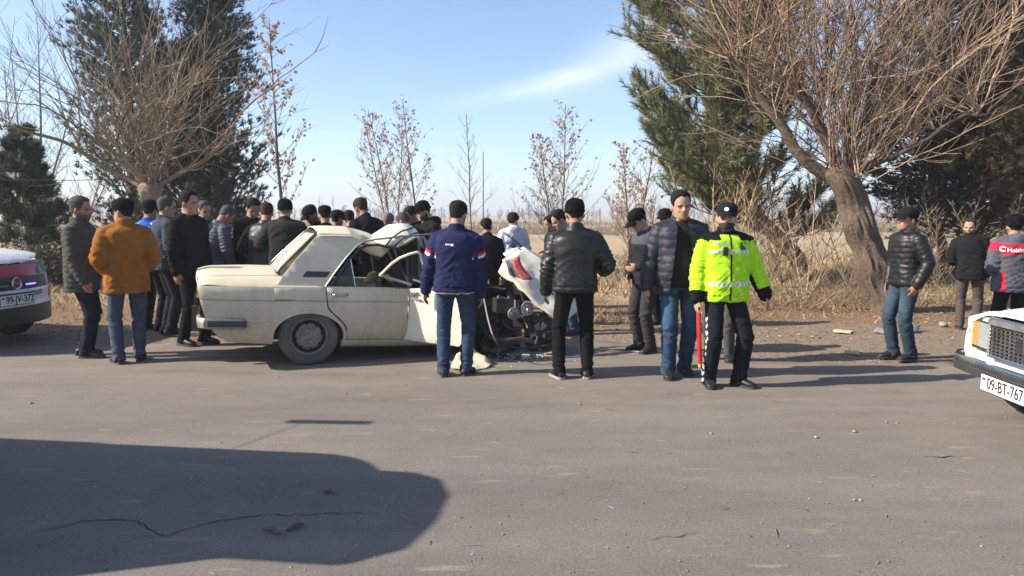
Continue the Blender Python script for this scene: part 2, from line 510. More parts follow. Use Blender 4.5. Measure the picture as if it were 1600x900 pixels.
def quads_at(rg, P, size, col, cvar=.2, fold=True):
    """small folded leaves at points P -> V,F,C (each leaf two quads folded along its rib)"""
    n = len(P)
    a = rg.normal(0, 1, (n, 3)); a /= np.linalg.norm(a, axis=1)[:, None]
    b = rg.normal(0, 1, (n, 3)); b -= a * (a * b).sum(1)[:, None]; b /= np.linalg.norm(b, axis=1)[:, None] + 1e-9
    c = np.cross(a, b)
    s = size * rg.uniform(.6, 1.3, (n, 1))
    tip = P + a * s; m1 = P + a * s * .45 + b * s * .38 + c * s * .14; m2 = P + a * s * .45 - b * s * .38 + c * s * .14
    V = np.stack([P, m1, tip, m2], 1).reshape(-1, 3)
    k = np.arange(n)[:, None] * 4
    F = np.concatenate([k + np.array([0, 1, 2]), k + np.array([0, 2, 3])])
    colr = np.asarray(col)[rg.randint(0, len(col), n)] * rg.uniform(1 - cvar, 1 + cvar, (n, 1))
    return V, F, np.repeat(colr, 4, 0)

def thing(name, label, cat, loc, group=None):
    o = empty(name, loc); tag(o, label, cat, group); return o

DRY = [(.50, .36, .27), (.58, .44, .35), (.40, .28, .21), (.62, .48, .40)]
def sapling(label, px, base_y, Y, top_py, seed, stems=1, spread=.35, leaves=0, leafsize=.075, bark=(.16, .13, .11), twig=(.20, .155, .13), dens=1.0, r0=.035, wide=1.0, name='sapling', group=None, lower=.25):
    rg = np.random.RandomState(seed)
    X = A(px, 400, Y).x; top = A(px, top_py, Y).z
    zb = gz(X, Y) - .05
    t = thing(name, label, 'tree', (X, Y, zb), group)
    trunks, tw, LP = [], [], []
    for s in range(stems):
        a0 = 2 * math.pi * s / max(1, stems) + rg.uniform(0, 2)
        d0 = np.array([math.cos(a0) * spread, math.sin(a0) * spread, 1]) if stems > 1 else np.array([rg.uniform(-.04, .04), 0, 1])
        Ht = (top - zb) * (1 if s == 0 else rg.uniform(.75, .97))
        P = curve(rg, (0, 0, 0), d0, Ht, 14, .05, .25 if stems > 1 else 0.0)
        P *= np.array([1, 1, Ht / P[-1, 2]])
        trunks.append((P, taper(r0 * (1 if s == 0 else .8), .006, 15), bark))
        nb = int(26 * dens)
        for i in range(nb):
            f = lower + (1 - lower - .04) * (i + rg.rand()) / nb
            x = f * 14; k = int(x); base = P[k] + (P[min(k + 1, 14)] - P[k]) * (x - k)
            az = i * 2.4 + rg.uniform(-.5, .5); el = rg.uniform(.55, 1.05)
            L = wide * (1.5 * (1 - f) + .28) * rg.uniform(.6, 1.15) * (Ht / 4.5)
            d = np.array([math.cos(az) * math.cos(el), math.sin(az) * math.cos(el), math.sin(el)])
            B = curve(rg, base, d, L, 7, .10, .35)
            tw.append((B, taper(.011 * (1.1 - f * .6), .003, 8), twig))
            if leaves: LP += [B[j] + rg.normal(0, .03, 3) for j in range(3, 8) for _ in range(leaves) if rg.rand() < .6]
            for q in range(rg.randint(2, 6)):
                j = rg.randint(1, 7)
                B2 = curve(rg, B[j], perp_dir(rg, B[7] - B[0], rg.uniform(.4, .9)) + np.array([0, 0, .25]), L * rg.uniform(.2, .45), 4, .12, .2)
                tw.append((B2, taper(.0055, .0022, 5), twig))
                if leaves: LP += [B2[jj] + rg.normal(0, .035, 3) for jj in (1, 2, 3, 4) for _ in range(leaves) if rg.rand() < .5]
    tube_obj('trunk', trunks, 6, M_bark, t)
    tube_obj('crown', tw, 3, M_twig, t)
    if leaves and LP:
        V, F, C = quads_at(rg, np.array(LP), leafsize, DRY, .25)
        tag(link('leaves', np_mesh('leaves', V, F, C), M_dryleaf, t), kind='stuff')
    return t

def pollard(name, label, base, lean, trunk_h, r0, r1, heads, nshoot, Lr, seed, barkc, shootc, side_limbs=(), twigs=4, flat=.9):
    """gnarled trunk with a knobbly head and a fan of long bare shoots"""
    rg = np.random.RandomState(seed)
    t = thing(name, label, 'tree', base)
    n = 40
    P = np.array([[lean[0] * (i / n) ** 1.05 + .022 * math.sin(i * .44), lean[1] * i / n + .03 * math.sin(i * .6 + 2), -.1 + (trunk_h + .1) * i / n] for i in range(n + 1)])
    sides = 44; rings = []
    for i in range(n + 1):
        f = i / n
        r = r0 * (1 - f) + r1 * f + .28 * r0 * math.exp(-f * 9) + .16 * r1 * math.exp(-((f - .97) / .07) ** 2)
        ring = []
        for j in range(sides):
            a = 2 * math.pi * j / sides
            q = np.array([[math.cos(a) * 2.1, math.sin(a) * 2.1, f * 2.4 + 3]])
            lump = 1 + .22 * float(fbm(q * 1.1, 2)[0]) + .26 * abs(float(pnoise(q * np.array([[3.2, 3.2, 1.6]]))[0])) + .12 * abs(float(pnoise(q * np.array([[6.5, 6.5, 5.0]]))[0]))
            ring.append(Vector((P[i, 0] + math.cos(a) * r * lump, P[i, 1] + math.sin(a) * r * lump, P[i, 2])))
        rings.append(ring)
    top = P[-1]
    rings.append([Vector((top[0] + (p.x - top[0]) * .6, top[1] + (p.y - top[1]) * .6, top[2] + r1 * .5)) for p in rings[-1]])
    mb = MB(); mb.loft(rings, True, True, barkc)
    mb.build('trunk', M_bark, t, 45)
    limbs, shoots = [], []
    hp = [top + np.array([0, 0, r1 * .4])]
    for (dx, dy, dz, r) in side_limbs:
        L = math.sqrt(dx * dx + dy * dy + dz * dz)
        B = curve(rg, top - np.array([0, 0, .1]), (dx, dy, dz), L, 9, .26, .15)
        limbs.append((B, taper(r, r * .45, 10), barkc)); hp += [B[-1], B[-1], B[7], B[5], B[3]]
    for k in range(heads): hp.append(top + np.array([rg.uniform(-1, 1) * r1, rg.uniform(-.7, .7) * r1, rg.uniform(-.35, .5) * r1 * 2]))
    if limbs: tube_obj('limb', limbs, 9, M_bark, t)
    for k in range(nshoot):
        h = hp[rg.randint(len(hp))] + rg.normal(0, r1 * .35, 3)
        az = rg.uniform(0, 2 * math.pi); el = math.acos(rg.uniform(.02, 1) ** flat)
        d = np.array([math.cos(az) * math.sin(el), math.sin(az) * math.sin(el) * .8, math.cos(el) + .1])
        L = rg.uniform(*Lr) * (.6 + .5 * d[2] / np.linalg.norm(d))
        B = curve(rg, h, d, L, 11, rg.uniform(.12, .34), rg.uniform(.0, .7) * math.sin(el), .6 * rg.rand())
        r = (.006 + .022 * rg.rand() ** 2.5) * (L / 3.2) ** .5
        c = np.array(shootc[rg.randint(len(shootc))]) * rg.uniform(.8, 1.2)
        shoots.append((B, taper(r, .0035, 12), c))
        for q in range(rg.randint(max(1, twigs - 2), twigs + 3)):
            j = rg.randint(2, 11)
            B2 = curve(rg, B[j], perp_dir(rg, B[j] - B[j - 1], rg.uniform(.35, .8)), rg.uniform(.3, 1.0) * (L / 3.5), 5, .12, .35)
            shoots.append((B2, taper(r * .42, .0028, 6), c * 1.05))
    tube_obj('crown', shoots, 3, M_twig, t)
    return t

def needles_np(rg, P, D, n, L, w, cols):
    """tufts of needles at points P round directions D"""
    m = len(P)
    P = np.repeat(P, n, 0); D = np.repeat(D, n, 0)
    r = rg.normal(0, 1, (m * n, 3)); r -= D * (r * D).sum(1)[:, None]; r /= np.linalg.norm(r, axis=1)[:, None] + 1e-9
    a = rg.uniform(.15, 1.15, (m * n, 1))
    d = D * np.cos(a) + r * np.sin(a)
    off = D * rg.uniform(-.10, .04, (m * n, 1))
    l = L * rg.uniform(.65, 1.15, (m * n, 1))
    s = np.cross(d, rg.normal(0, 1, (m * n, 3))); s /= np.linalg.norm(s, axis=1)[:, None] + 1e-9
    B = P + off
    V = np.stack([B + s * w, B - s * w, B + d * l], 1).reshape(-1, 3)
    F = np.arange(len(V)).reshape(-1, 3)
    c = np.asarray(cols)[rg.randint(0, len(cols), m)] * rg.uniform(.7, 1.25, (m, 1))
    C = np.repeat(np.repeat(c, n, 0), 3, 0)
    return V, F, C

def pine(label, base, trunk, H, prof, seed, nwhorl, cols, needle=.14, per=6, tuft=26, bark=(.12, .085, .06), name='pine_tree', z0=.8, up=.35, w=.006):
    """prof(f) -> crown radius at height fraction f; trunk(z) -> (x, y) offset"""
    rg = np.random.RandomState(seed)
    t = thing(name, label, 'tree', base)
    zs = np.linspace(-.1, H, 16)
    P = np.array([[*trunk(max(0, z)), z] for z in zs])
    tube_obj('trunk', [(P, taper(.115 * H / 6, .02, 16), bark)], 10, M_bark, t)
    br, TP, TD = [], [], []
    for i in range(nwhorl):
        f = (i + rg.rand() * .6) / nwhorl
        z = z0 + (H - z0) * f
        for k in range(per):
            az = rg.uniform(0, 2 * math.pi)
            Rr = prof(f) * rg.uniform(.55, 1.12)
            d = np.array([math.cos(az), math.sin(az), rg.uniform(0, .55) * up * 2 - .05])
            B = curve(rg, (*trunk(z), z), d, Rr, 7, .10, up * 1.2)
            br.append((B, taper(.022, .006, 8), bark))
            for j in range(2, 8):
                for q in range(3 if j > 3 else 2):
                    dd = perp_dir(rg, B[j] - B[j - 1], rg.uniform(.2, 1.1)) + np.array([0, 0, .35])
                    L = Rr * rg.uniform(.08, .28)
                    B2 = curve(rg, B[j], dd, L + .08, 3, .1, .4)
                    br.append((B2, taper(.008, .004, 4), bark))
                    for jj in (1, 2, 3):
                        TP.append(B2[jj]); e = B2[jj] - B2[jj - 1]; TD.append(e / np.linalg.norm(e))
            e = B[7] - B[6]; TP.append(B[7]); TD.append(e / np.linalg.norm(e))
    tube_obj('branches', br, 3, M_twig, t)
    V, F, C = needles_np(rg, np.array(TP), np.array(TD), tuft, needle, w, cols)
    tag(link('crown', np_mesh('crown', V, F, C), M_leaf, t), kind='stuff')
    return t

def cypress(label, base, H, spires, seed, n, cols, size=.15, name='cypress_tree', droop=0.0):
    """dense scale-leaved crown: spires = list of (x, y, z0, z1, radius(f)); flat upright sprays"""
    rg = np.random.RandomState(seed)
    t = thing(name, label, 'tree', base)
    tr, br, SP_, SD = [], [], [], []
    for (x, y, z0, z1, rf) in spires:
        P = np.array([[x * sstep(0, 1.5, z) + .03 * math.sin(z * 2), y * sstep(0, 1.5, z), z] for z in np.linspace(-.1, z1, 14)])
        tr.append((P, taper(.12, .015, 14), (.13, .09, .065)))
        nb = int(n / 26)
        for i in range(nb):
            f = rg.rand() ** .85; z = z0 + (z1 - z0) * f * .97
            az = rg.uniform(0, 2 * math.pi); rad = rf(f) * (1 + .55 * float(pnoise(np.array([[math.cos(az) * 1.2 + x, math.sin(az) * 1.2 + y, z * 1.15]]))[0])) * rg.uniform(.75, 1.1)
            d = np.array([math.cos(az), math.sin(az), rg.uniform(.25, 1.0) - droop])
            B = curve(rg, (x, y, z), d, rad * 1.25, 7, .10, .35 - droop)
            br.append((B, taper(.018, .004, 8), (.12, .085, .06)))
            for q in range(26):
                j = min(7, 2 + int(rg.rand() ** .7 * 6)); dd = B[j] - B[j - 1]; dd /= np.linalg.norm(dd)
                SP_.append(B[j] + rg.normal(0, .075, 3) + dd * rg.uniform(-.08, .08)); SD.append(perp_dir(rg, dd, rg.uniform(.1, .75)) + np.array([0, 0, .25 - droop]))
    tube_obj('trunk', tr, 8, M_bark, t)
    tube_obj('branches', br, 3, M_twig, t)
    P = np.array(SP_); D = np.array(SD); D /= np.linalg.norm(D, axis=1)[:, None]
    m = len(P); k = 7
    s0 = np.cross(D, rg.normal(0, 1, (m, 3))); s0 /= np.linalg.norm(s0, axis=1)[:, None]
    Vs = []
    for q in range(k):
        a = (q - (k - 1) / 2) * .34 + rg.normal(0, .12, (m, 1))
        l = size * rg.uniform(.55, 1.15, (m, 1)) * (1 - .16 * abs(q - (k - 1) / 2))
        base_ = P + D * (q % 3) * .02
        d = D * np.cos(a) + s0 * np.sin(a); w = np.cross(d, np.cross(D, s0)); w /= np.linalg.norm(w, axis=1)[:, None] + 1e-9
        Vs.append(np.stack([base_ + w * .012, base_ - w * .012, base_ + d * l], 1))
    V = np.stack(Vs, 1).reshape(-1, 3); F = np.arange(len(V)).reshape(-1, 3)
    c = np.asarray(cols)[rg.randint(0, len(cols), m)] * rg.uniform(.65, 1.3, (m, 1))
    C = np.repeat(c, k * 3, 0)
    tag(link('crown', np_mesh('crown', V, F, C), M_leaf, t), kind='stuff')
    return t

# ---- the big conifers on the left
DKG = [(.045, .07, .05), (.065, .09, .06), (.08, .10, .07), (.10, .115, .08), (.06, .085, .07)]
bx = A(285, 400, 17.5)
cypress('tall dark cypress with two spires behind the crowd, left of the road', (bx.x, 17.5, gz(bx.x, 17.5)), 9, [
    (-1.05, 0, .5, 8.2, lambda f: 1.25 * (1 - f) ** .55 * (.55 + .45 * min(1, f * 5)) + .12),
    (.75, .3, .5, 7.6, lambda f: 1.35 * (1 - f) ** .7 * (.6 + .4 * min(1, f * 5)) + .12),
    (.0, .4, .3, 5.2, lambda f: 1.3 * (1 - f) ** .6 + .1)], 21, 7800, DKG, .17)
# ---- bare pollard willow in front of it
b0 = A(252, 400, 14.2)
pollard('pollard_willow', 'bare tan pollard willow with a fan of shoots before the dark cypress', (b0.x, 14.2, gz(b0.x, 14.2)), (-.15, 0), 1.95, .17, .15, 5, 185, (1.6, 3.9), 5,
        (.26, .20, .14), [(.34, .26, .17), (.28, .21, .145), (.38, .30, .20), (.22, .17, .125)],
        side_limbs=[(-1.1, .2, .75, .06), (1.0, .2, .65, .055), (-.5, -.2, 1.0, .05), (.4, -.2, 1.0, .05), (-2.2, 0, 1.5, .05), (-1.3, .2, 1.9, .04)], twigs=5, flat=.8)
# ---- left background
sapling('tall bare grey tree behind the small pine, at the left edge', 45, 400, 22, 20, 31, 4, .22, 0, bark=(.21, .18, .155), twig=(.27, .225, .19), dens=1.5, r0=.07, wide=.9, name='bare_tree', lower=.2)
sapling('low bare bushy tree between the small pine and the cypress', 108, 400, 26, 165, 33, 5, .55, 0, bark=(.25, .20, .16), twig=(.31, .25, .20), dens=1.5, r0=.045, wide=1.2, name='bare_tree', lower=.1)
PINEG = [(.05, .075, .04), (.065, .095, .05), (.08, .11, .06), (.045, .065, .042)]
pb = A(42, 400, 14.6)
pine('small dark pine with a pale trunk behind the ambulance', (pb.x, 14.6, gz(pb.x, 14.6)), lambda z: (.02 * math.sin(z * 2), 0), 3.0,
     lambda f: .80 * (1 - f) ** .7 + .10, 9, 13, PINEG, .13, 5, 24, (.42, .36, .29), z0=.95, up=.15)
def bush(label, px, Y, w, h, seed, cols, n=2600, leaf=.06, name='shrub'):
    rg = np.random.RandomState(seed); X = A(px, 400, Y).x
    t = thing(name, label, 'shrub', (X, Y, gz(X, Y)))
    br, LP = [], []
    for i in range(60):
        az = rg.uniform(0, 6.28); d = np.array([math.cos(az) * w, math.sin(az) * w * .6, h * rg.uniform(.4, 1.1)])
        B = curve(rg, (rg.normal(0, w * .25), rg.normal(0, w * .15), 0), d, np.linalg.norm(d) * rg.uniform(.6, 1), 6, .16, .1)
        br.append((B, taper(.014, .004, 7), (.15, .11, .08)))
        LP += [B[j] + rg.normal(0, .09, 3) for j in range(2, 7) for _ in range(n // 300)]
    tube_obj('stem', br, 3, M_twig, t)
    V, F, C = quads_at(rg, np.array(LP), leaf, cols, .3)
    tag(link('foliage', np_mesh('foliage', V, F, C), M_leaf, t), kind='stuff')
BUSHG = [(.075, .085, .05), (.11, .105, .065), (.06, .065, .042), (.15, .13, .085)]
bush('low dark green shrub under the small pine at the left', 40, 15.6, 1.3, 1.0, 41, BUSHG, 6000, .07)
bush('low olive shrub behind the man in the grey quilted jacket', 100, 16.2, 1.1, .95, 42, BUSHG, 6000, .07)
bush('low dark shrub growing at the foot of the cypress', 172, 16.0, .9, .85, 43, BUSHG, 3600, .07)
# ---- saplings on the field edge
sapling('tall sapling with clusters of pale dry leaves, beside the cypress', 445, 400, 16, 28, 51, 1, 0, 2, .085, r0=.05, wide=.95, dens=1.15, group='leafy saplings', lower=.28)
sapling('three stemmed sapling with dry leaves, left of the mid field', 622, 400, 22, 168, 52, 3, .36, 1, .085, wide=1.25, dens=1.0, group='leafy saplings', lower=.3)
sapling('slim dry leaved sapling just right of the three stemmed one', 654, 400, 21, 160, 58, 1, 0, 1, .085, wide=1.3, dens=.95, group='leafy saplings', lower=.3)
sapling('thin bare sapling standing behind the man in the navy tracksuit', 738, 400, 24, 178, 53, 1, 0, 0, wide=.9, dens=1.1, r0=.03, lower=.3)
sapling('broad sapling with few dry leaves behind the man in the hoodie', 868, 400, 20, 158, 54, 2, .24, 1, .08, wide=1.4, dens=1.5, group='leafy saplings', lower=.15)
sapling('bare slender tree left of the tall pine', 985, 400, 17, 175, 55, 2, .2, 1, .08, wide=1.15, dens=1.2, bark=(.25, .18, .12), twig=(.30, .21, .15), r0=.045, lower=.2)
# ---- right: pine, pollard willow, dark brown conifers
PG2 = [(.13, .165, .07), (.17, .20, .085), (.20, .22, .105), (.11, .14, .07), (.25, .20, .11)]
pr = A(1262, 400, 16.4)
pine('tall bushy green pine behind the traffic policeman', (pr.x, 16.4, gz(pr.x, 16.4)), lambda z: (-2.0 * sstep(0, 2.6, z) - .05 * z, -.05 * z), 9.4,
     lambda f: 2.5 * (1 - f) ** .5 * (.8 + .2 * min(1, f * 3)), 12, 31, PG2, .19, 9, 19, (.17, .11, .075), z0=.9, up=.45, w=.008)
wb = G(1392, 487)
pollard('pollard_willow', 'old leaning pollard willow with cracked trunk and a crown of bare shoots', (wb.x, wb.y, gz(wb.x, wb.y)), (-.82, .1), 2.15, .25, .20, 8, 500, (1.2, 3.9), 8,
        (.115, .085, .063), [(.36, .25, .165), (.30, .205, .14), (.44, .31, .20), (.24, .17, .12)],
        side_limbs=[(-2.1, .2, 1.6, .11), (1.0, .3, 2.0, .09), (.15, -.3, 2.3, .08), (-.7, .1, 2.7, .07), (2.4, .1, 2.1, .06), (.7, -.2, 3.0, .06), (-1.4, -.2, 2.4, .05), (1.7, -.3, 1.2, .05), (-1.0, .2, 3.0, .05)], twigs=7, flat=.5)
BRG = [(.075, .06, .035), (.10, .075, .045), (.06, .055, .035), (.13, .09, .055), (.05, .06, .038)]
c1 = A(1482, 400, 16.8)
cypress('dark brownish conifer behind the man in the shiny black puffer jacket', (c1.x, 16.8, gz(c1.x, 16.8)), 9, [
    (-.35, 0, .9, 8.0, lambda f: 2.1 * (1 - f) ** .75 * (.6 + .4 * min(1, f * 6)) + .1),
    (.9, .4, .7, 6.5, lambda f: 1.6 * (1 - f) ** .75 + .1)], 23, 12500, BRG, .19, droop=.25)
c2 = A(1625, 400, 15.5)
cypress('olive brown conifer at the right edge of the picture', (c2.x, 15.5, gz(c2.x, 15.5)), 6, [
    (0, 0, .9, 4.4, lambda f: 1.35 * (1 - f) ** .6 + .12)], 24, 6000, [(.13, .10, .05), (.16, .12, .06), (.09, .08, .045)], .16, droop=.2)
sapling('thin pale bare tree at the upper right edge', 1590, 400, 19, -60, 61, 3, .18, 0, bark=(.26, .21, .17), twig=(.36, .30, .26), dens=1.5, r0=.06, wide=1.1, name='bare_tree', lower=.25)
sapling('multi stemmed bare shrub tree behind the traffic policeman', 1118, 400, 14.6, 200, 62, 5, .5, 0, bark=(.36, .27, .15), twig=(.38, .28, .16), dens=.9, r0=.03, wide=.8, name='bare_tree', lower=.2)
sapling('spindly bare shrub between the policeman and the leaning willow', 1262, 400, 13.2, 235, 63, 4, .55, 0, bark=(.32, .24, .16), twig=(.36, .27, .18), dens=.75, r0=.02, wide=.75, name='bare_shrub', lower=.05)
for i_, (px_, Y_, top_, st_, lab_) in enumerate([(1195, 14.0, 262, 4, 'tangled bare shrub just right of the policeman, before the pine'), (1225, 15.2, 215, 5, 'taller bare shrub in front of the leaning pine trunk'), (1330, 14.6, 300, 5, 'low bare shrub half behind the leaning willow trunk'), (1470, 14.8, 285, 5, 'bare brown shrub behind the man in the shiny black jacket'), (1565, 14.4, 300, 5, 'bare shrub behind the two men at the right edge'), (1010, 15.5, 260, 4, 'bare shrub behind the capped man in dark grey')]):
    sapling(lab_, px_, 400, Y_, top_, 160 + i_, st_, .55, 0, bark=(.28, .205, .135), twig=(.34, .25, .165), dens=.85, r0=.018, wide=.95, name='bare_shrub', group='bare shrubs on the verge', lower=.05)
def brush(label, px, Y, w, h, seed, n, col):
    rg = np.random.RandomState(seed); X = A(px, 400, Y).x
    br = []
    for i in range(n):
        az = rg.uniform(0, 6.28); el = rg.uniform(.1, 1.2)
        B = curve(rg, (rg.uniform(-w, w), rg.uniform(-.5, .5), -.02), (math.cos(az) * math.cos(el), math.sin(az) * math.cos(el), math.sin(el)), h * rg.uniform(.35, 1.2), 5, .28, -.1)
        br.append((B, taper(rg.uniform(.003, .008), .002, 6), np.array(col) * rg.uniform(.6, 1.3)))
    o = tube_obj('dead_brush', br, 3, M_twig, None)
    o.location = (X, Y, gz(X, Y)); tag(o, label, 'brush', kind='stuff')
brush('tangled dead brush in front of the leaning willow', 1265, 12.6, 1.35, .75, 71, 420, (.30, .21, .14))
brush('dead brush at the root of the leaning willow', 1350, 13.4, .9, .55, 72, 160, (.30, .21, .14))
brush('dry brush under the brown conifer at the right', 1470, 14.2, 1.6, .6, 73, 300, (.34, .26, .15))
brush('dry brush in front of the low shrubs at the left', 95, 14.6, 2.0, .4, 74, 200, (.30, .22, .13))
# ---- far woods and reeds on the horizon
def far_woods():
    rg = np.random.RandomState(77); br = []
    for i in range(750):
        Y = rg.uniform(150, 330); X = rg.uniform(-1.0, 1.0) * Y * .95
        z = -.3
        poplar = rg.rand() < .18
        H = (rg.uniform(3, 6) if not poplar else rg.uniform(5, 9)) * (.75 if abs(X + 20) < 60 else 1)
        col = np.array([(.26, .21, .17), (.30, .25, .20), (.22, .185, .155)][rg.randint(3)])
        br.append((np.array([[X, Y, z], [X + rg.normal(0, .3), Y, z + H]]), np.array([.10, .02]), col))
        for k in range(16 if not poplar else 14):
            f = rg.uniform(.15, .95); az = rg.uniform(0, 6.28); L = H * (.30 if not poplar else .12) * (1.2 - f)
            br.append((np.array([[X, Y, z + H * f], [X + math.cos(az) * L, Y + math.sin(az) * L, z + H * f + L * 1.5]]), np.array([.05, .025]), col))
    o = tube_obj('far_woods', br, 3, M_twig, None)
    tag(o, 'pale brown bare woods on the horizon beyond the field', 'woods', kind='stuff')
far_woods()
def reeds():
    rg = np.random.RandomState(78); n = 16000
    Y = np.concatenate([rg.uniform(60, 75, n // 2), rg.uniform(95, 140, n // 2)]); X = rg.uniform(-.9, .9, n) * Y
    keep = pnoise(np.stack([X * .045, Y * .045, X * 0], 1)) > -.12
    X, Y = X[keep], Y[keep]; m = len(X)
    H = rg.uniform(.25, .8, m) * (1 + .5 * pnoise(np.stack([X * .1, Y * .1, X * 0 + 4], 1)))
    Z = gz_np(X, Y) - .05
    a = np.stack([X - .09, Y, Z], 1); b = np.stack([X + .09, Y, Z], 1); c = np.stack([X + rg.normal(0, .2, m), Y, Z + H], 1)
    V = np.stack([a, b, c], 1).reshape(-1, 3)
    C = np.repeat(np.array([(.46, .36, .235), (.40, .31, .20), (.33, .25, .165)])[rg.randint(0, 3, m)] * rg.uniform(.8, 1.2, (m, 1)), 3, 0)
    o = link('reed_bank', np_mesh('reed_bank', V, np.arange(len(V)).reshape(-1, 3), C), M_dryleaf)
    tag(o, 'dry reeds and scrub in banks across the far field', 'reeds', kind='stuff')
reeds()
for i, (px, Y, top) in enumerate([(755, 34, 240)]):
    X = A(px, 300, Y).x; h = A(px, top, Y).z
    mb = MB(); mb.tube([(0, 0, -.1), (.0, 0, h)], [.030, .022], 8)
    mb.tube([(0, 0, h), (.01, 0, h + .12)], [.012, .008], 6)
    o = mb.build('pole', simple('weathered_pole', (.16, .14, .12), .9), None)
    o.location = (X, Y, gz(X, Y))
    tag(o, 'thin dark pole standing beside the bare sapling in mid field', 'pole')
# ---- dry grass and leaf litter
def grass():
    rg = np.random.RandomState(80); n = 52000
    Y = rg.uniform(10.6, 30, n); Y = 10.8 + (Y - 10.8) * rg.rand(n) ** .35
    X = rg.uniform(-1, 1, n) * (Y * .72 + .5)
    dens = pnoise(np.stack([X * .5, Y * .5, X * 0], 1)) + sstep(11.5, 14.5, Y) * .8 - .35
    k = rg.rand(n) < np.clip(dens + .3, 0.03, 1); X, Y = X[k], Y[k]; m = len(X)
    Z = gz_np(X, Y) - .01
    H = rg.uniform(.04, .17, m) * (1 + sstep(14, 18, Y) * .8); az = rg.uniform(0, 6.28, m); w = .007 + .0006 * Y
    ln = rg.normal(0, .55, (m, 2)) * H[:, None]
    a = np.stack([X - np.cos(az) * w, Y - np.sin(az) * w, Z], 1); b = np.stack([X + np.cos(az) * w, Y + np.sin(az) * w, Z], 1)
    c = np.stack([X + ln[:, 0], Y + ln[:, 1], Z + H], 1)
    V = np.stack([a, b, c], 1).reshape(-1, 3)
    C = np.repeat(np.array([(.44, .33, .19), (.34, .25, .14), (.50, .40, .25), (.25, .175, .10), (.30, .21, .12)])[rg.randint(0, 5, m)] * rg.uniform(.7, 1.2, (m, 1)), 3, 0)
    tag(link('dry_grass', np_mesh('dry_grass', V, np.arange(len(V)).reshape(-1, 3), C), M_dryleaf), 'short dry straw coloured grass on the verge and field', 'grass', kind='stuff')
grass()
def litter():
    rg = np.random.RandomState(81); n = 15000
    Y = 9.1 + 5.4 * rg.rand(n) ** .9; X = rg.uniform(-1, 1, n) * (Y * .70 + .3)
    k = rg.rand(n) < np.clip(pnoise(np.stack([X * .8, Y * .9, X * 0 + 9], 1)) + .55, .08, 1) * sstep(8.8, 10.2, Y); X, Y = X[k], Y[k]
    P = np.stack([X, Y, gz_np(X, Y) + .012], 1)
    V, F, C = quads_at(rg, P, .05, [(.34, .21, .12), (.42, .28, .17), (.24, .15, .09), (.50, .37, .24), (.16, .10, .065)], .3)
    V[:, 2] = P.repeat(4, 0)[:, 2] + (V[:, 2] - P.repeat(4, 0)[:, 2]) * .35
    tag(link('fallen_leaves', np_mesh('fallen_leaves', V, F, C), M_dryleaf), 'brown fallen leaves scattered over the dirt verge', 'leaves', kind='stuff')
litter()
print('trees', round(time.time() - T0, 1))
def text_mesh(body, size, bold=.0, extrude=.0):
    cu = bpy.data.curves.new('t', 'FONT'); cu.body = body; cu.size = size; cu.align_x = 'CENTER'; cu.align_y = 'CENTER'; cu.offset = bold; cu.extrude = extrude; cu.resolution_u = 4
    o = bpy.data.objects.new('t', cu); COL.objects.link(o)
    dg = bpy.context.evaluated_depsgraph_get(); dg.update()
    me = bpy.data.meshes.new_from_object(o.evaluated_get(dg))
    bpy.data.objects.remove(o); bpy.data.curves.remove(cu)
    return me
# ================================================================== vehicles
def paint(name, col, dirt=.25, rough=.35, dirtc=(.30, .25, .18)):
    m, nt, b = mat_nodes(name)
    co = ncoord(nt)
    n = nnoise(nt, co, 2.2, 6, .65); n2 = nnoise(nt, co, 30, 4, .7)
    sx = nt.nodes.new('ShaderNodeSeparateXYZ'); nt.links.new(co, sx.inputs[0])
    mr = nt.nodes.new('ShaderNodeMapRange'); mr.inputs['From Min'].default_value = .75; mr.inputs['From Max'].default_value = .18
    nt.links.new(sx.outputs['Z'], mr.inputs[0])
    f = nmath(nt, 'ADD', nmath(nt, 'MULTIPLY', mr.outputs[0], .55), nmath(nt, 'SUBTRACT', n, .35))
    f = nmath(nt, 'MULTIPLY', nmath(nt, 'MAXIMUM', f, 0.0), dirt * 2.0)
    mpp = nt.nodes.new('ShaderNodeMapping'); mpp.inputs['Scale'].default_value = (9, 9, 1.3); nt.links.new(co, mpp.inputs[0])
    streak = nramp(nt, nnoise(nt, mpp.outputs[0], 1.6, 5, .6), [(.5, (0,) * 3), (.72, (.5,) * 3)])
    f = nmath(nt, 'ADD', f, nmath(nt, 'MULTIPLY', streak, dirt * .8))
    f = nmath(nt, 'MINIMUM', nmath(nt, 'MULTIPLY', f, nmath(nt, 'ADD', n2, .45)), .85)
    rust = nramp(nt, nnoise(nt, co, 11, 6, .75), [(.70, (0,) * 3), (.74, (.9,) * 3)])
    c0 = nmix(nt, nmath(nt, 'MULTIPLY', rust, min(1, dirt * 2.2)), col, (.16, .075, .035))
    nt.links.new(nmix(nt, f, c0, dirtc), b.inputs['Base Color'])
    b.inputs['Roughness'].default_value = rough
    b.inputs['Coat Weight'].default_value = .25 * (1 - dirt)
    rr = nmath(nt, 'ADD', nmath(nt, 'MULTIPLY', f, .5), rough); nt.links.new(rr, b.inputs['Roughness'])
    return m
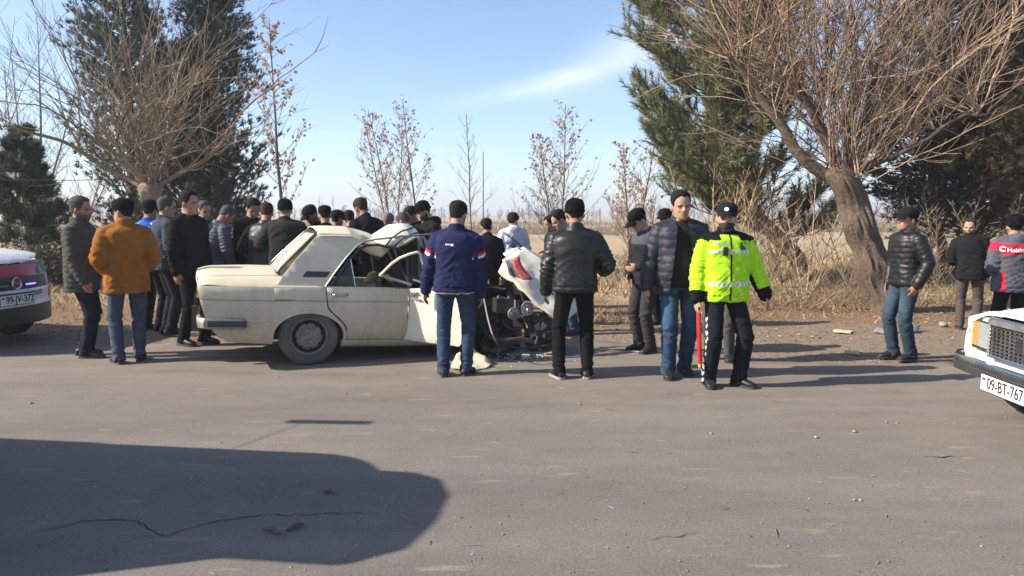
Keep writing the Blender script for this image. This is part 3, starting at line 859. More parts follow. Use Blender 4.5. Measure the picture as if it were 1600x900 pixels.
def glass_mat(name, tint=(.02, .025, .025), dust=.1, dustc=(.55, .52, .47), alpha=.75):
    m, nt, b = mat_nodes(name)
    out = nt.nodes['Material Output']
    co = ncoord(nt)
    tr = nt.nodes.new('ShaderNodeBsdfTransparent'); tr.inputs[0].default_value = (.75, .78, .77, 1)
    b.inputs['Base Color'].default_value = (*tint, 1); b.inputs['Roughness'].default_value = .04
    ms = nt.nodes.new('ShaderNodeMixShader'); ms.inputs[0].default_value = 1 - alpha
    nt.links.new(tr.outputs[0], ms.inputs[2]); nt.links.new(b.outputs[0], ms.inputs[1])
    di = nt.nodes.new('ShaderNodeBsdfDiffuse'); di.inputs[0].default_value = (*dustc, 1)
    ms2 = nt.nodes.new('ShaderNodeMixShader')
    n = nnoise(nt, co, 5, 7, .7, .8)
    nt.links.new(nmath(nt, 'MULTIPLY', nramp(nt, n, [(.3, (.35,) * 3), (.7, (1,) * 3)]), dust), ms2.inputs[0])
    nt.links.new(ms.outputs[0], ms2.inputs[1]); nt.links.new(di.outputs[0], ms2.inputs[2])
    nt.links.new(ms2.outputs[0], out.inputs['Surface'])
    return m
M_cream = paint('cream_paint', (.69, .605, .43), .55, .42, (.36, .31, .235))
M_creamdoor = paint('cream_paint_door', (.74, .69, .56), .16, .38, (.36, .31, .235))
M_white = paint('white_paint', (.82, .82, .81), .10, .25)
M_red = paint('red_paint', (.42, .02, .05), .10, .3)
M_rust = simple('red_primer', (.36, .062, .042), .8, var=.7, scale=26, bump=.5)
M_chrome = simple('chrome', (.62, .62, .60), .22, 1.0, .08)
M_dullchrome = simple('dull_chrome', (.33, .32, .30), .45, .75, .25)
M_blackp = simple('black_plastic', (.035, .035, .036), .5)
M_rubber = simple('dusty_tyre', (.105, .098, .09), .92, var=.3, scale=5, bump=.3)
M_rubberd = simple('dark_tyre', (.028, .027, .027), .85, bump=.3)
M_steelw = simple('grey_wheel_steel', (.20, .19, .172), .6, .3, .25)
M_under = simple('underbody', (.018, .017, .016), .9)
M_engine = simple('oily_metal', (.065, .062, .058), .45, .55, .7, 16, .5, 40)
M_darksheet = simple('dark_sheet', (.020, .019, .018), .62, .2, .7, 12, .4, 30)  # near-black metal for the crushed front
M_interior = simple('dark_upholstery', (.03, .025, .022), .85)
M_lamp = simple('tail_lamp_amber', (.62, .28, .05), .25, var=.2, coat=.5)
M_lampr = simple('tail_lamp_red', (.45, .03, .025), .25, var=.2, coat=.5)
M_amber = simple('amber_lens', (.75, .25, .04), .2, coat=.6)
M_plate = simple('plate_white', (.80, .80, .79), .4, var=.04)
M_platek = simple('plate_black', (.02, .02, .022), .5)
M_gdark = glass_mat('dark_glass', dust=.10, alpha=.55)
M_gdust = glass_mat('dusty_rear_glass', (.10, .11, .11), .62, (.60, .565, .50), .35)
M_lens = glass_mat('lamp_glass', (.5, .52, .55), .12, (.7, .7, .7), .3)

def panel(name, outline, fn, parent, mat, step=.08, thick=.010, cuts_u=(), cuts_v=(), smooth=35, bevel=.004, noise=None):
    """sheet panel: 2-D outline (u, v) cut into a grid, carried into 3-D by fn(u, v), given thickness"""
    bm = bmesh.new()
    vs = [bm.verts.new((u, v, 0)) for u, v in outline]
    f = bm.faces.new(vs)
    bmesh.ops.triangulate(bm, faces=[f])
    us = [u for u, v in outline]; vv = [v for u, v in outline]
    for lo, hi, ax, extra in ((min(us), max(us), 0, cuts_u), (min(vv), max(vv), 1, cuts_v)):
        k = max(1, int(math.ceil((hi - lo) / step)))
        for c in [lo + (hi - lo) * i / k for i in range(1, k)] + list(extra):
            no = (1, 0, 0) if ax == 0 else (0, 1, 0); co = (c, 0, 0) if ax == 0 else (0, c, 0)
            bmesh.ops.bisect_plane(bm, geom=bm.verts[:] + bm.edges[:] + bm.faces[:], plane_co=co, plane_no=no, dist=1e-5)
    bmesh.ops.dissolve_degenerate(bm, edges=bm.edges, dist=1e-5)
    for v in bm.verts: v.co = Vector(fn(v.co.x, v.co.y))
    bmesh.ops.recalc_face_normals(bm, faces=bm.faces)
    me = bpy.data.meshes.new(name); bm.to_mesh(me); bm.free()
    o = link(name, me, mat, parent, smooth)
    if thick:
        s = o.modifiers.new('thickness', 'SOLIDIFY'); s.thickness = thick; s.offset = 0
    if bevel:
        b = o.modifiers.new('edge', 'BEVEL'); b.width = bevel; b.segments = 2; b.limit_method = 'ANGLE'; b.angle_limit = R(50)
    return o
def arc(cx, cz, r, a0, a1, n): return [(cx + r * math.cos(R(a0 + (a1 - a0) * i / n)), cz + r * math.sin(R(a0 + (a1 - a0) * i / n))) for i in range(n + 1)]

def wheel(name, parent, c, side, tyre=M_rubber, rim=M_steelw, r=.297, w=.165, hub=True, yaw=0, tilt=0):
    """side: -1 faces -y. parts: tyre > rim > hub cap"""
    e = empty(name, c, yaw); e.rotation_euler = (tilt, 0, yaw); e.parent = parent
    s = side; mb = MB()
    mb.lathe([(r * .60, -w * .42), (r * .72, -w * .50), (r * .88, -w * .50), (r * .965, -w * .43), (r, -w * .30), (r, w * .30), (r * .965, w * .43), (r * .88, w * .50), (r * .72, w * .50), (r * .60, w * .42), (r * .58, 0), (r * .60, -w * .42)], n=48, cap=False)
    mb.build('tyre', tyre, e, 40)
    mb = MB(); R_ = r * .61
    prof = [(R_ * 1.03, s * w * .50), (R_ * 1.0, s * w * .52), (R_ * .95, s * w * .48), (R_ * .90, s * w * .16), (R_ * .76, s * w * .10), (R_ * .72, s * w * .36), (R_ * .62, s * w * .40), (R_ * .40, s * w * .30), (R_ * .30, s * w * .32), (R_ * .02, s * w * .30), (R_ * .02, s * w * .02), (R_ * .98, s * w * .0)]
    mb.lathe(prof, n=40, cap=False); rm = mb.build('rim', rim, e, 30)
    mb = MB(); mb.lathe([(R_ * .895, s * w * .36), (R_ * .84, s * w * .30), (R_ * .765, s * w * .36)], n=40, cap=False); mb.build('rim_shade_ring', M_under, rm, 30)  # dark ring paints in the shade of the rim's recess
    for i in range(8 if hub else 0):
        a = i * math.pi / 4 + .2; mb = MB(); mb.ball((math.cos(a) * R_ * .70, s * w * .36, math.sin(a) * R_ * .70), (.013, .010, .013), 8, 5); mb.build('vent_slot', M_under, rm)
    mb = MB(); mb.lathe([(R_ * .22, s * w * .30), (R_ * .21, s * w * .42), (R_ * .15, s * w * .46), (R_ * .02, s * w * .47)], n=20, cap=False); mb.build('hub', M_steelw, rm, 30)
    for i in range(4):
        a = i * math.pi / 2 + .4; mb = MB(); mb.tube([(math.cos(a) * R_ * .33, s * w * .30, math.sin(a) * R_ * .33), (math.cos(a) * R_ * .33, s * w * .40, math.sin(a) * R_ * .33)], .010, 6); mb.build('wheel_bolt', M_dullchrome, rm)
    return e
def plate(parent, text, c, U, Vv, n, wd=.52, ht=.118, csize=.088, name='number_plate'):
    """number plate with raised black characters; U to the reader's right"""
    U, Vv, n = Vector(U), Vector(Vv), Vector(n); c = Vector(c)
    M = Matrix((U, Vv, n)).transposed()
    e = empty(name, c); e.rotation_euler = M.to_euler(); e.parent = parent
    mb = MB(); mb.box((0, 0, -.004), (wd / 2 + .008, ht / 2 + .008, .004)); mb.build('plate_frame', M_platek, e, 0)
    mb = MB(); mb.box((0, 0, .001), (wd / 2, ht / 2, .003)); mb.build('plate_face', M_plate, e, 0)
    me = text_mesh(text, csize * 1.36, .0012, .0015)
    xs = [v.co.x for v in me.vertices]; wd0 = max(xs) - min(xs); cx = (max(xs) + min(xs)) / 2; k = (wd * .82) / wd0
    for v in me.vertices: v.co.x = (v.co.x - cx) * k + wd * .065; v.co.z += .0058
    link('plate_number', me, M_platek, e)
    mb = MB(); mb.box((-wd * .435, ht * .24, .0045), (.020, .010, .0012)); mb.build('plate_emblem', simple('plate_blue', (.05, .08, .2), .5), e, 0)
    return e

# ---- common saloon surfaces (x forward from rear axle, y left, z up)
SZ = [.18, .24, .32, .45, .60, .66, .74, .80, .86, .95]; SW = [.70, .745, .785, .802, .806, .804, .795, .778, .745, .66]
def side_w(x, z):
    w = float(np.interp(z, SZ, SW))
    if x < -.45: w -= .045 * ((-.45 - x) / .6) ** 2
    if x > 2.2: w -= .035 * ((x - 2.2) / .8) ** 2
    if .652 < z < .6685: w -= .012
    if .6685 <= z: w += .003
    if x < -.40 and .450 < z < .462: w += .007
    return w
def side_fn(s): return lambda x, z: (x, s * side_w(x, z), z)
def top_z(x, y, z0=.935):
    return z0 - .145 * (abs(y) / .775) ** 4.5 - .012 * (y / .775) ** 2
def sill_arc(cx, r=.36, z=.22, n=14):
    a = math.degrees(math.asin((z - .297) / r))
    return [(x, .297 + (q - .297) * (.70 if q > .297 else 1)) for x, q in arc(cx, .297, r, 180 - a, a, n)]       # from rear side over the top to the front side

# ================================================================== the wrecked cream saloon
def wreck():
    YAW, NOSE = R(20.5), R(2.8)
    WM = Matrix.Translation((-2.06, 7.77, 0)) @ Matrix.Rotation(YAW, 4, 'Z') @ Matrix.Translation((0, .78, .297)) @ Matrix.Rotation(NOSE, 4, 'Y') @ Matrix.Translation((0, 0, -.297))
    root = empty('wrecked_car'); root.matrix_world = WM
    tag(root, 'wrecked cream saloon car with crushed front and crumpled roof', 'car')
    YN = -1        # near side
    # inner dark shell so that no daylight shows through
    mb = MB()
    mb.loft([[Vector((x, y, z)) for y, z in ((-w, z0), (w, z0), (w, z1), (-w, z1))] for x, w, z0, z1 in ((-.95, .66, .34, .78), (-.5, .70, .26, .80), (.5, .72, .24, .62), (1.55, .70, .25, .55), (1.9, .60, .28, .6))])
    mb.build('floor_pan', M_under, root, 0)
    # near rear quarter
    ra = sill_arc(0)
    rq = [(-.985, .50), (-1.035, .66), (-1.055, .79), (.15, .80), (.165, .66), (.17, .60), (.21, .545), (.29, .475), (.355, .40), (.365, .30)]
    q_out = [(-.78, .245), (-.90, .34), (-.965, .43)] + rq + [(.368, .225)] + list(reversed(ra))
    for s, nm in ((-1, 'rear_wing'), (1, 'rear_wing')):
        panel(nm, q_out, side_fn(s), root, M_cream, .07, .012, cuts_v=(.446, .4515, .461, .466, .648, .6525, .660, .668, .673))
    # wheel arch lip
    for s in (-1, 1):
        mb = MB(); pts = [(x, s * (side_w(x, z) + .004), z) for x, z in sill_arc(0, .363, .24, 22)]
        mb.tube(pts, [(.012, .018)] * len(pts), 8, ref=(0, 1, 0)); mb.build('wheel_arch_lip', M_cream, root)
        mb = MB(); inner = [(.34 * math.cos(a), .25 * math.sin(a) + .297) for a in np.linspace(0, math.pi, 14)]
        mb.loft([[Vector((x, s * y, z)) for x, z in inner] for y in (.45, .77)], False, False); mb.add([Vector((x, s * .45, z)) for x, z in inner], [tuple(range(14))]); mb.build('wheel_well', M_under, root, 0)
    # rear door (near): curved round the arch
    door = [(.162, .795), (.175, .66), (.185, .60), (.225, .55), (.305, .48), (.372, .40), (.382, .30), (.386, .262), (1.0, .262), (1.0, .795)]
    for s in (-1, 1):
        d = panel('rear_door', door, side_fn(s), root, M_cream, .07, .012, cuts_v=(.446, .4515, .461, .466, .648, .6525, .660, .668, .673))
        if s < 0:
            mb = MB(); x0, z0 = .30, .725; w = side_w(.3, z0)
            mb.tube([(x0 - .075, -w - .004, z0), (x0 - .06, -w - .026, z0 + .002), (x0 + .045, -w - .028, z0 + .002), (x0 + .075, -w - .004, z0)], [(.011, .013)] * 4, 8, round_ends=True)
            mb.box((x0, -w - .001, z0), (.085, .004, .019)); mb.build('door_handle', M_dullchrome, d)
            mb = MB(); mb.box((.58, -side_w(.6, .803) - .002, .803), (.43, .005, .006)); mb.build('window_strip', M_chrome, d, 0)
    # sills
    for s in (-1, 1):
        mb = MB(); mb.loft([[Vector((x, s * y, z)) for y, z in ((.66, .17), (.715, .18), (.755, .215), (.765, .255), (.70, .258))] for x in (.33, .8, 1.3, 1.62)]); mb.build('sill', M_cream, root, 40)
    # fuel flap
    mb = MB(); f_out = [(-.345, .695), (-.345, .785), (-.15, .785), (-.15, .675), (-.335, .675)]
    panel('fuel_flap', f_out, lambda x, z: (x, -(side_w(x, z) + .006), z), root, M_cream, .08, .008)
    mb = MB(); pts = [(x, -(side_w(x, z) + .002), z) for x, z in ((-.35, .79), (-.35, .69), (-.338, .670), (-.145, .670), (-.145, .79))]
    mb.tube(pts, .0045, 6); mb.build('flap_gap', M_under, root)
    # deck: boot lid and wing tops
    def deck(x, y):
        z = top_z(x, y, .945) - .05 * max(0, (-.55 - x)) ** 1.2 - .035 * max(0, -.98 - x) * 8
        z -= .010 * math.exp(-((x + .55) / .22) ** 2 - ((y + .35) / .2) ** 2)
        return (x, y, z)
    panel('boot_lid', [(-1.075, -.60), (-1.085, 0), (-1.075, .60), (-.29, .60), (-.29, -.60)], deck, root, M_cream, .07, .012)
    for s in (-1, 1):
        panel('wing_top', [(-1.06, s * .607), (.14, s * .607), (.14, s * .776), (-.45, s * .776), (-.75, s * .764), (-1.05, s * .728)], deck, root, M_cream, .05, .012)
    panel('scuttle', [(-.283, -.60), (-.283, .60), (.14, .60), (.14, -.60)], deck, root, M_cream, .1, .012)
    # tail panel, lamps, bumper
    def tail(y, z): return (-1.075 + .20 * ((.88 - z) / .5) ** 1.2 if z < .88 else -1.075, y, z)
    panel('tail_panel', [(-.715, .80), (-.60, .865), (.60, .865), (.715, .80), (.70, .40), (-.70, .40)], tail, root, M_cream, .08, .012)
    for s in (-1, 1):
        lp = empty('tail_lamp', (0, 0, 0)); lp.parent = root
        for (y0, y1, m) in ((.50, .595, M_lampr), (.598, .725, M_lamp)):
            mb = MB()
            rows = []
            for z in (.56, .575, .76, .775):
                xx = tail(0, z)[0]; o = .004 if z in (.56, .775) else .028
                rows.append([Vector((xx + .01, s * y0, z)), Vector((xx - o, s * (y0 + .004), z)), Vector((xx - o, s * (y1 - .012), z)), Vector((xx + .03, s * (y1 + .012), z))])
            mb.loft(rows); mb.build('lens', m, lp, 30)
        mb = MB(); xx = tail(0, .78)[0]; mb.tube([(xx - .012, s * .49, .782), (xx - .012, s * .73, .782), (xx + .03, s * .748, .66), (tail(0, .55)[0] + .01, s * .735, .552), (tail(0, .55)[0] - .01, s * .49, .552)], .008, 6); mb.build('lamp_bezel', M_chrome, lp)
    bp = empty('rear_bumper', (0, 0, 0)); bp.parent = root
    mb = MB(); rings = []
    for (x, y) in ((-.62, -.815), (-.85, -.812), (-.98, -.79), (-1.035, -.72), (-1.055, -.4), (-1.06, 0), (-1.055, .4), (-1.035, .72), (-.98, .79), (-.85, .812), (-.62, .815)):
        o = 0
        nx, ny = (x + .3, y * .35); L = math.hypot(nx, ny); nx, ny = nx / L, ny / L
        rings.append([Vector((x + nx * a, y + ny * a, z)) for a, z in ((-.012, .375), (.014, .385), (.020, .42), (.020, .455), (.010, .478), (-.012, .482))])
    mb.loft(rings); mb.build('bumper_bar', M_dullchrome, bp, 40)
    for s in (-1, 1):
        mb = MB(); mb.loft([[Vector((-1.06 + dx, s * .40 + dy, z)) for dx, dy in ((0, -.035), (-.055, -.03), (-.055, .03), (0, .035))] for z in (.33, .36, .50, .56)]); mb.build('overrider', M_blackp, bp, 30)
        mb = MB(); mb.loft([[Vector((x, s * (.812 + d), z)) for d, z in ((.0, .395), (.022, .40), (.026, .43), (.022, .458), (.0, .462))] for x in (-.60, -.62, -.90, -.96)]); mb.build('bumper_end', M_blackp, bp, 40)
    mb = MB(); mb.box((-1.10, .0, .57), (.006, .27, .06)); mb.build('plate_holder', M_platek, bp, 0)
    # wheels
    for s in (-1, 1): wheel('wheel', root, (0, s * .70, .297), s)
    # ---- greenhouse
    # rear window
    def rw(y, t):        # t 0..1 from deck to roof
        return (-.31 + .405 * t - .03 * math.sin(math.pi * t) - .02 * (1 - (y / .6) ** 2), y, .925 + .42 * t)
    panel('rear_window', [(-.625, .02), (.625, .02), (.60, .25), (.54, .92), (.50, .975), (-.50, .975), (-.54, .92), (-.60, .25)], rw, root, M_gdust, .09, .006, bevel=0, smooth=180)
    mb = MB(); pts = [rw(y, t) for y, t in ((-.64, 0), (-.635, .12), (-.55, .93), (-.50, 1.0), (.50, 1.0), (.55, .93), (.635, .12), (.64, 0), (0, -.01), (-.64, 0))]
    mb.tube([Vector(p) + Vector((-.006, 0, .004)) for p in pts], .012, 7); mb.build('window_seal', M_blackp, root)
    mb.v = []; mb = MB(); mb.tube([Vector(p) + Vector((-.013, 0, .010)) for p in pts], .005, 6); mb.build('seal_trim', M_chrome, root)
    # C pillars
    def cp(s):
        def fn(x, z):
            t = (z - .80) / .55
            return (x, s * (.752 - .165 * t - .02 * t * t), z)
        return fn
    for s in (-1, 1):
        panel('rear_pillar', [(-.33, .80), (.155, .80), (.24, .93), (.36, 1.10), (.47, 1.225), (.56, 1.285), (.62, 1.31), (.55, 1.345), (.10, 1.345), (.04, 1.28), (-.13, 1.08), (-.27, .90)], cp(s), root, M_cream, .07, .012)
        mb = MB(); fn = cp(s)
        mb.add([Vector(fn(x, z)) + Vector((0, s * .010, 0)) for x, z in ((-.075, .90), (.165, .90), (.205, .955), (-.035, .955))], [(0, 1, 2, 3)])
        v = mb.build('vent_trim', M_blackp, root, 0); sm = v.modifiers.new('t', 'SOLIDIFY'); sm.thickness = .008; sm.offset = 0
    # roof: rear half keeps its shape, then kinks and drops
    def roof(x, y):
        z = 1.415 - .055 * (y / .60) ** 2 - .06 * max(0, (.25 - x)) ** 1.3 * 2 - .045 * (abs(y) / .6) ** 6
        if x > .42: z -= .135 * (x - .42) / .5 * (1 - .35 * (y / .6)) 
        if x > .42: z += .022 * math.sin((x - .42) * 11 + y * 4) * min(1, (x - .42) * 4)
        return (x, y, z)
    panel('roof', [(.085, -.595), (.06, 0), (.085, .595), (.95, .60), (1.02, .1), (.93, -.35), (.80, -.598)], roof, root, M_cream, .06, .012, cuts_u=(.40, .42, .44))
    # near gutter rail, torn up at its front end
    mb = MB(); mb.tube([(.15, -.765, .805), (.235, -.735, .93), (.36, -.70, 1.10), (.47, -.675, 1.225), (.55, -.66, 1.277), (.66, -.655, 1.30), (.95, -.66, 1.345), (1.30, -.66, 1.385)], [(.010, .014)] * 8, 7); mb.build('roof_gutter', M_dullchrome, root)
    # rear door frame and glass
    mb = MB(); mb.tube([(.205, -.755, .81), (.285, -.728, .93), (.40, -.695, 1.09), (.50, -.67, 1.195), (.58, -.658, 1.235), (.70, -.655, 1.245), (.95, -.66, 1.20), (1.0, -.70, 1.10), (1.02, -.755, .81)], [(.014, .016)] * 9, 7); mb.build('door_window_frame', M_blackp, root)
    mb = MB(); mb.tube([(.455, -.76, .81), (.405, -.70, 1.09)], [(.010, .012)] * 2, 6); mb.build('quarter_bar', M_chrome, root)
    def sw(x, z): t = (z - .80) / .55; return (x, -(.752 - .165 * t) + .008, z)
    panel('quarter_glass', [(.215, .81), (.445, .81), (.40, 1.07), (.30, .94)], sw, root, M_gdark, .1, .004, bevel=0)
    # dented shelf of torn headlining and the V shaped tear below the roof
    def sheet(name, pts_rows, mat, thick=.008, smooth=28, amp=.012, seed=0, sub=3):
        """crumpled sheet through a coarse grid of points, refined and buckled"""
        rows = len(pts_rows); cols = len(pts_rows[0]); n1, n2 = (rows - 1) * sub + 1, (cols - 1) * sub + 1
        Gd = np.array([[tuple(p) for p in r_] for r_ in pts_rows], float); V = []
        for i in range(n1):
            for j in range(n2):
                a, b = i / sub, j / sub; i0, j0 = min(int(a), rows - 2), min(int(b), cols - 2); fa, fb = a - i0, b - j0
                V.append((Gd[i0, j0] * (1 - fa) + Gd[i0 + 1, j0] * fa) * (1 - fb) + (Gd[i0, j0 + 1] * (1 - fa) + Gd[i0 + 1, j0 + 1] * fa) * fb)
        V = np.array(V); nz = pnoise(V * 7 + seed * 3.7) + .6 * pnoise(V * 15 + seed)
        V += (amp * nz)[:, None] * np.array([.5, -.6, .6])
        F = [(i * n2 + j, i * n2 + j + 1, (i + 1) * n2 + j + 1, (i + 1) * n2 + j) for i in range(n1 - 1) for j in range(n2 - 1)]
        o = link(name, np_mesh(name, V, F), mat, root, smooth)
        if thick: m = o.modifiers.new('t', 'SOLIDIFY'); m.thickness = thick; m.offset = 0
        return o
    # local point at pixel px,py and world depth Yw
    rinv = WM.inverted()
    def L(px, py, Yw): return rinv @ A(px, py, Yw + .12 + .40 * min(1, max(0, (px - 560) / 200)))
    Mh = simple('torn_headlining', (.16, .14, .115), .9)
    sheet('roof_tear', [[L(540, 378, 8.0), L(570, 384, 8.0), L(598, 386, 8.0), L(618, 378, 8.05)], [L(556, 384, 8.1), L(578, 398, 8.05), L(596, 402, 8.0), L(612, 386, 8.1)]], M_cream, .01, amp=.01)
    sheet('hanging_lining', [[L(562, 374, 8.5), L(590, 372, 8.5), L(618, 368, 8.5)], [L(566, 392, 8.45), L(592, 406, 8.4), L(616, 388, 8.45)]], Mh, .006, amp=.02, seed=3)
    # folded front of the roof: three swollen folds
    sheet('roof_fold', [[L(575, 371, 8.2), L(590, 362, 8.6), L(606, 352, 8.9), L(628, 350, 9.2)],
                        [L(588, 378, 8.0), L(606, 362, 8.3), L(625, 350, 8.6), L(645, 353, 9.0)],
                        [L(604, 384, 7.95), L(622, 370, 8.1), L(640, 359, 8.4), L(652, 362, 8.8)],
                        [L(619, 384, 8.0), L(634, 377, 8.05), L(648, 368, 8.3), L(655, 372, 8.6)]], M_creamdoor, .012, amp=.02, seed=5, sub=4)
    for k, (a, b, c, d) in enumerate([((603, 384), (612, 372), (628, 361), (645, 356)), ((617, 384), (628, 374), (641, 367), (653, 363))]):
        mb = MB(); mb.tube([L(*a, 7.93), L(*b, 8.02), L(*c, 8.2), L(*d, 8.5)], .010, 6); mb.build('fold_seam', M_blackp, root)
    mb = MB(); mb.tube([L(619, 386, 7.97), L(634, 379, 8.0), L(649, 370, 8.2), L(656, 372, 8.5)], [.014, .018, .018, .012], 7); mb.build('header_edge', M_cream, root)
    sheet('pillar_plate', [[L(654, 370, 8.35), L(662, 368, 8.45), L(669, 380, 8.5)], [L(652, 384, 8.3), L(661, 388, 8.4), L(668, 386, 8.5)]], simple('grey_underlay', (.30, .29, .26), .7), .008)
    # inside of the folded roof
    sheet('roof_inside', [[L(600, 385, 8.4), L(630, 378, 8.5), L(654, 372, 8.6)], [L(604, 402, 8.4), L(632, 400, 8.5), L(656, 396, 8.6)], [L(612, 436, 8.5), L(640, 436, 8.6), L(664, 436, 8.7)]], M_interior, .006, amp=.03, seed=8)
    # bent pillars and the sprung front door frame
    for pts, r in ([[(603, 387), (616, 412), (628, 440)], .012], [[(614, 384), (622, 410), (636, 440)], .015], [[(654, 370), (655, 395), (654, 440)], .013], [[(660, 372), (668, 405), (676, 440)], .011], [[(634, 412), (643, 403), (648, 399)], .007]):
        mb = MB(); mb.tube([L(*p, 8.15 + .05 * i) for i, p in enumerate(pts)], [(r, r * 1.3)] * len(pts), 7); mb.build('bent_pillar', M_dullchrome if r > .0115 else M_blackp, root)
    fr = [(594, 430), (600, 424), (612, 412), (625, 403), (640, 397), (652, 394), (657, 397), (661, 412), (664, 436)]
    mb = MB(); mb.tube([L(x, y, 7.70 - .0012 * (x - 594)) for x, y in fr], [(.014, .020)] * len(fr), 8, round_ends=True); mb.build('front_door_frame', M_cream, root)
    mb = MB(); mb.tube([L(594, 430, 7.70), L(620, 438, 7.66), L(643, 445, 7.62)], [(.012, .016)] * 3, 7); mb.build('frame_strip', M_dullchrome, root)
    mb = MB(); mb.tube([L(645, 437, 7.62), L(658, 441, 7.58)], [(.010, .012)] * 2, 6); mb.build('frame_strip', M_dullchrome, root)
    # smashed windscreen behind the frame
    sheet('windscreen', [[L(640, 400, 8.4), L(668, 392, 8.5), L(690, 432, 8.3)], [L(636, 440, 8.2), L(664, 446, 8.2), L(700, 452, 8.1)]], M_gdark, .005, amp=.03, seed=11)
    # sprung front door
    hx, hy = 1.01, -.80
    ang = R(42)
    def fd(u, z):      # u along the door from its rear edge
        w = side_w(.9, z) - .80
        wob = .012 * math.sin(u * 9) * math.sin(z * 8)
        return (hx + math.cos(ang) * u + math.sin(ang) * (-w + wob) * -1, hy - math.sin(ang) * u - math.cos(ang) * (w + wob), z)
    d = panel('front_door', [(0, .26), (.02, .80), (.16, .815), (.34, .79), (.68, .755), (.70, .40), (.66, .245), (.3, .25)], fd, root, M_creamdoor, .06, .014)
    mb = MB(); mb.loft([[Vector(fd(u, z)) + Vector((dx, dy, 0)) for u, dx, dy in ((-.004, 0, 0), (.0, .02, .05), (.012, .03, .05), (.012, 0, 0))] for z in (.28, .5, .79)]); mb.build('door_edge', M_cream, d, 20)
    mb = MB()
    for k, (u, z, h) in enumerate([(.05, .735, .02), (.075, .76, .016), (.09, .70, .012)]): mb.box(Vector(fd(u, z)) + Vector((-.008, -.012, 0)), (.03 + .01 * k, .012, h * .6), Matrix.Rotation(.3 * k - .4, 3, 'Y') @ Matrix.Rotation(-ang, 3, 'Z'))
    mb.tube([fd(.06, .79), fd(.08, .76), fd(.05, .73), fd(.09, .69)], .007, 6); mb.build('broken_latch', M_dullchrome, d, 30)
    # seats and trim glimpsed inside
    for s in (-1, 1):
        mb = MB(); mb.loft([[Vector((x, s * .36 + y, z)) for y, z in ((-.24, .45), (.24, .45), (.24, .62), (-.24, .62))] for x in (.95, 1.0, 1.4, 1.45)]); mb.loft([[Vector((1.0 - .012 * k + dx, s * .36 + y, .6 + .06 * k)) for dx, y in ((-.06, -.22), (.06, -.22), (.06, .22), (-.06, .22))] for k in range(9)]); mb.build('seat', M_interior, root, 40)
    mb = MB(); mb.loft([[Vector((x, y, z)) for y, z in ((-.60, .42), (.60, .42), (.60, .60), (-.60, .60))] for x in (.1, .15, .55, .6)]); mb.loft([[Vector((.18 - .02 * k + dx, y, .58 + .06 * k)) for dx, y in ((-.06, -.6), (.06, -.6), (.06, .6), (-.06, .6))] for k in range(6)]); mb.build('rear_seat', M_interior, root, 40)
    # torn cloth / foam seen through the rear door window
    mb = MB(); mb.ball(L(583, 432, 8.4), (.07, .05, .06), 10, 7); mb.ball(L(577, 438, 8.4), (.06, .05, .04), 9, 6); mb.ball(L(590, 437, 8.42), (.05, .04, .05), 9, 6); mb.build('seat_foam', simple('seat_foam', (.34, .29, .20), .95, bump=.6), root)
    # ---- crushed front
    rg = random.Random(4)
    mb = MB(); mb.loft([[Vector((x, y * w, z)) for y, z in ((-1, .22), (-1, .50), (-.7, .66), (.7, .66), (1, .5), (1, .22))] for x, w in ((1.55, .66), (1.8, .60), (2.1, .52), (2.35, .40))]); mb.build('engine_bay', M_darksheet, root, 20)
    eng = empty('engine', (0, 0, 0)); eng.parent = root
    mb = MB(); mb.loft([[Vector((x, y, z)) for y, z in ((-.50, .28), (-.54, .46), (-.46, .62), (-.2, .64), (-.15, .28))] for x in (1.62, 1.68, 2.02, 2.12)]); mb.build('engine_block', M_engine, eng, 25)
    mb = MB()
    for k in range(4): mb.lathe([(.052, -.60), (.055, -.56), (.045, -.54), (.04, -.48)], (1.68 + .12 * k, 0, .50 - .015 * k), n=14)
    mb.build('exhaust_port', M_engine, eng, 30)
    mb = MB(); mb.lathe([(.02, -.64), (.105, -.63), (.115, -.60), (.105, -.57), (.02, -.56)], (2.02, 0, .33), n=22); mb.build('pulley', M_engine, eng, 30)
    mb = MB(); mb.lathe([(.02, -.65), (.05, -.65), (.065, -.62), (.065, -.50)], (1.74, 0, .31), n=16); mb.build('starter_motor', M_engine, eng, 30)
    for k, (px, py, w_, h_) in enumerate([(775, 455, .2, .10), (765, 500, .16, .14), (815, 460, .18, .08), (838, 505, .14, .12), (850, 535, .22, .07), (780, 535, .2, .1), (745, 480, .14, .2), (735, 530, .16, .14), (800, 520, .14, .08), (860, 515, .12, .1)]):
        c = L(px, py, 8.05 + rg.uniform(-.12, .15)); rows = [[c + Vector((w_ * (j - 1), rg.uniform(-.12, .1), h_ * (1 - i) + rg.uniform(-.03, .03))) for j in range(3)] for i in range(3)]
        sheet('crushed_sheet', rows, [M_darksheet, M_engine][k % 2], .008, 24, .03, 20 + k, 3)
    for (px, py, r) in ((803, 490, .062), (824, 482, .072)):
        hl = empty('headlamp', L(px, py, 7.66)); hl.parent = root
        mb = MB(); mb.lathe([(r * .5, .09), (r, .03), (r * 1.06, 0), (r * 1.0, -.012), (r * .9, -.010)], n=24, cap=False); mb.build('lamp_bowl', M_chrome if r > .07 else M_dullchrome, hl, 30)
        mb = MB(); mb.lathe([(r * .92, -.004), (r * .7, -.016), (r * .3, -.024), (.002, -.026)], n=24, cap=False); mb.build('lamp_lens', M_lens, hl, 40)
        mb = MB(); mb.tube([(-r * .7, -.028, r * .6), (0, -.03, -.01), (.02, -.03, -r * .8)], .006, 6); mb.build('broken_wire', M_blackp, hl)
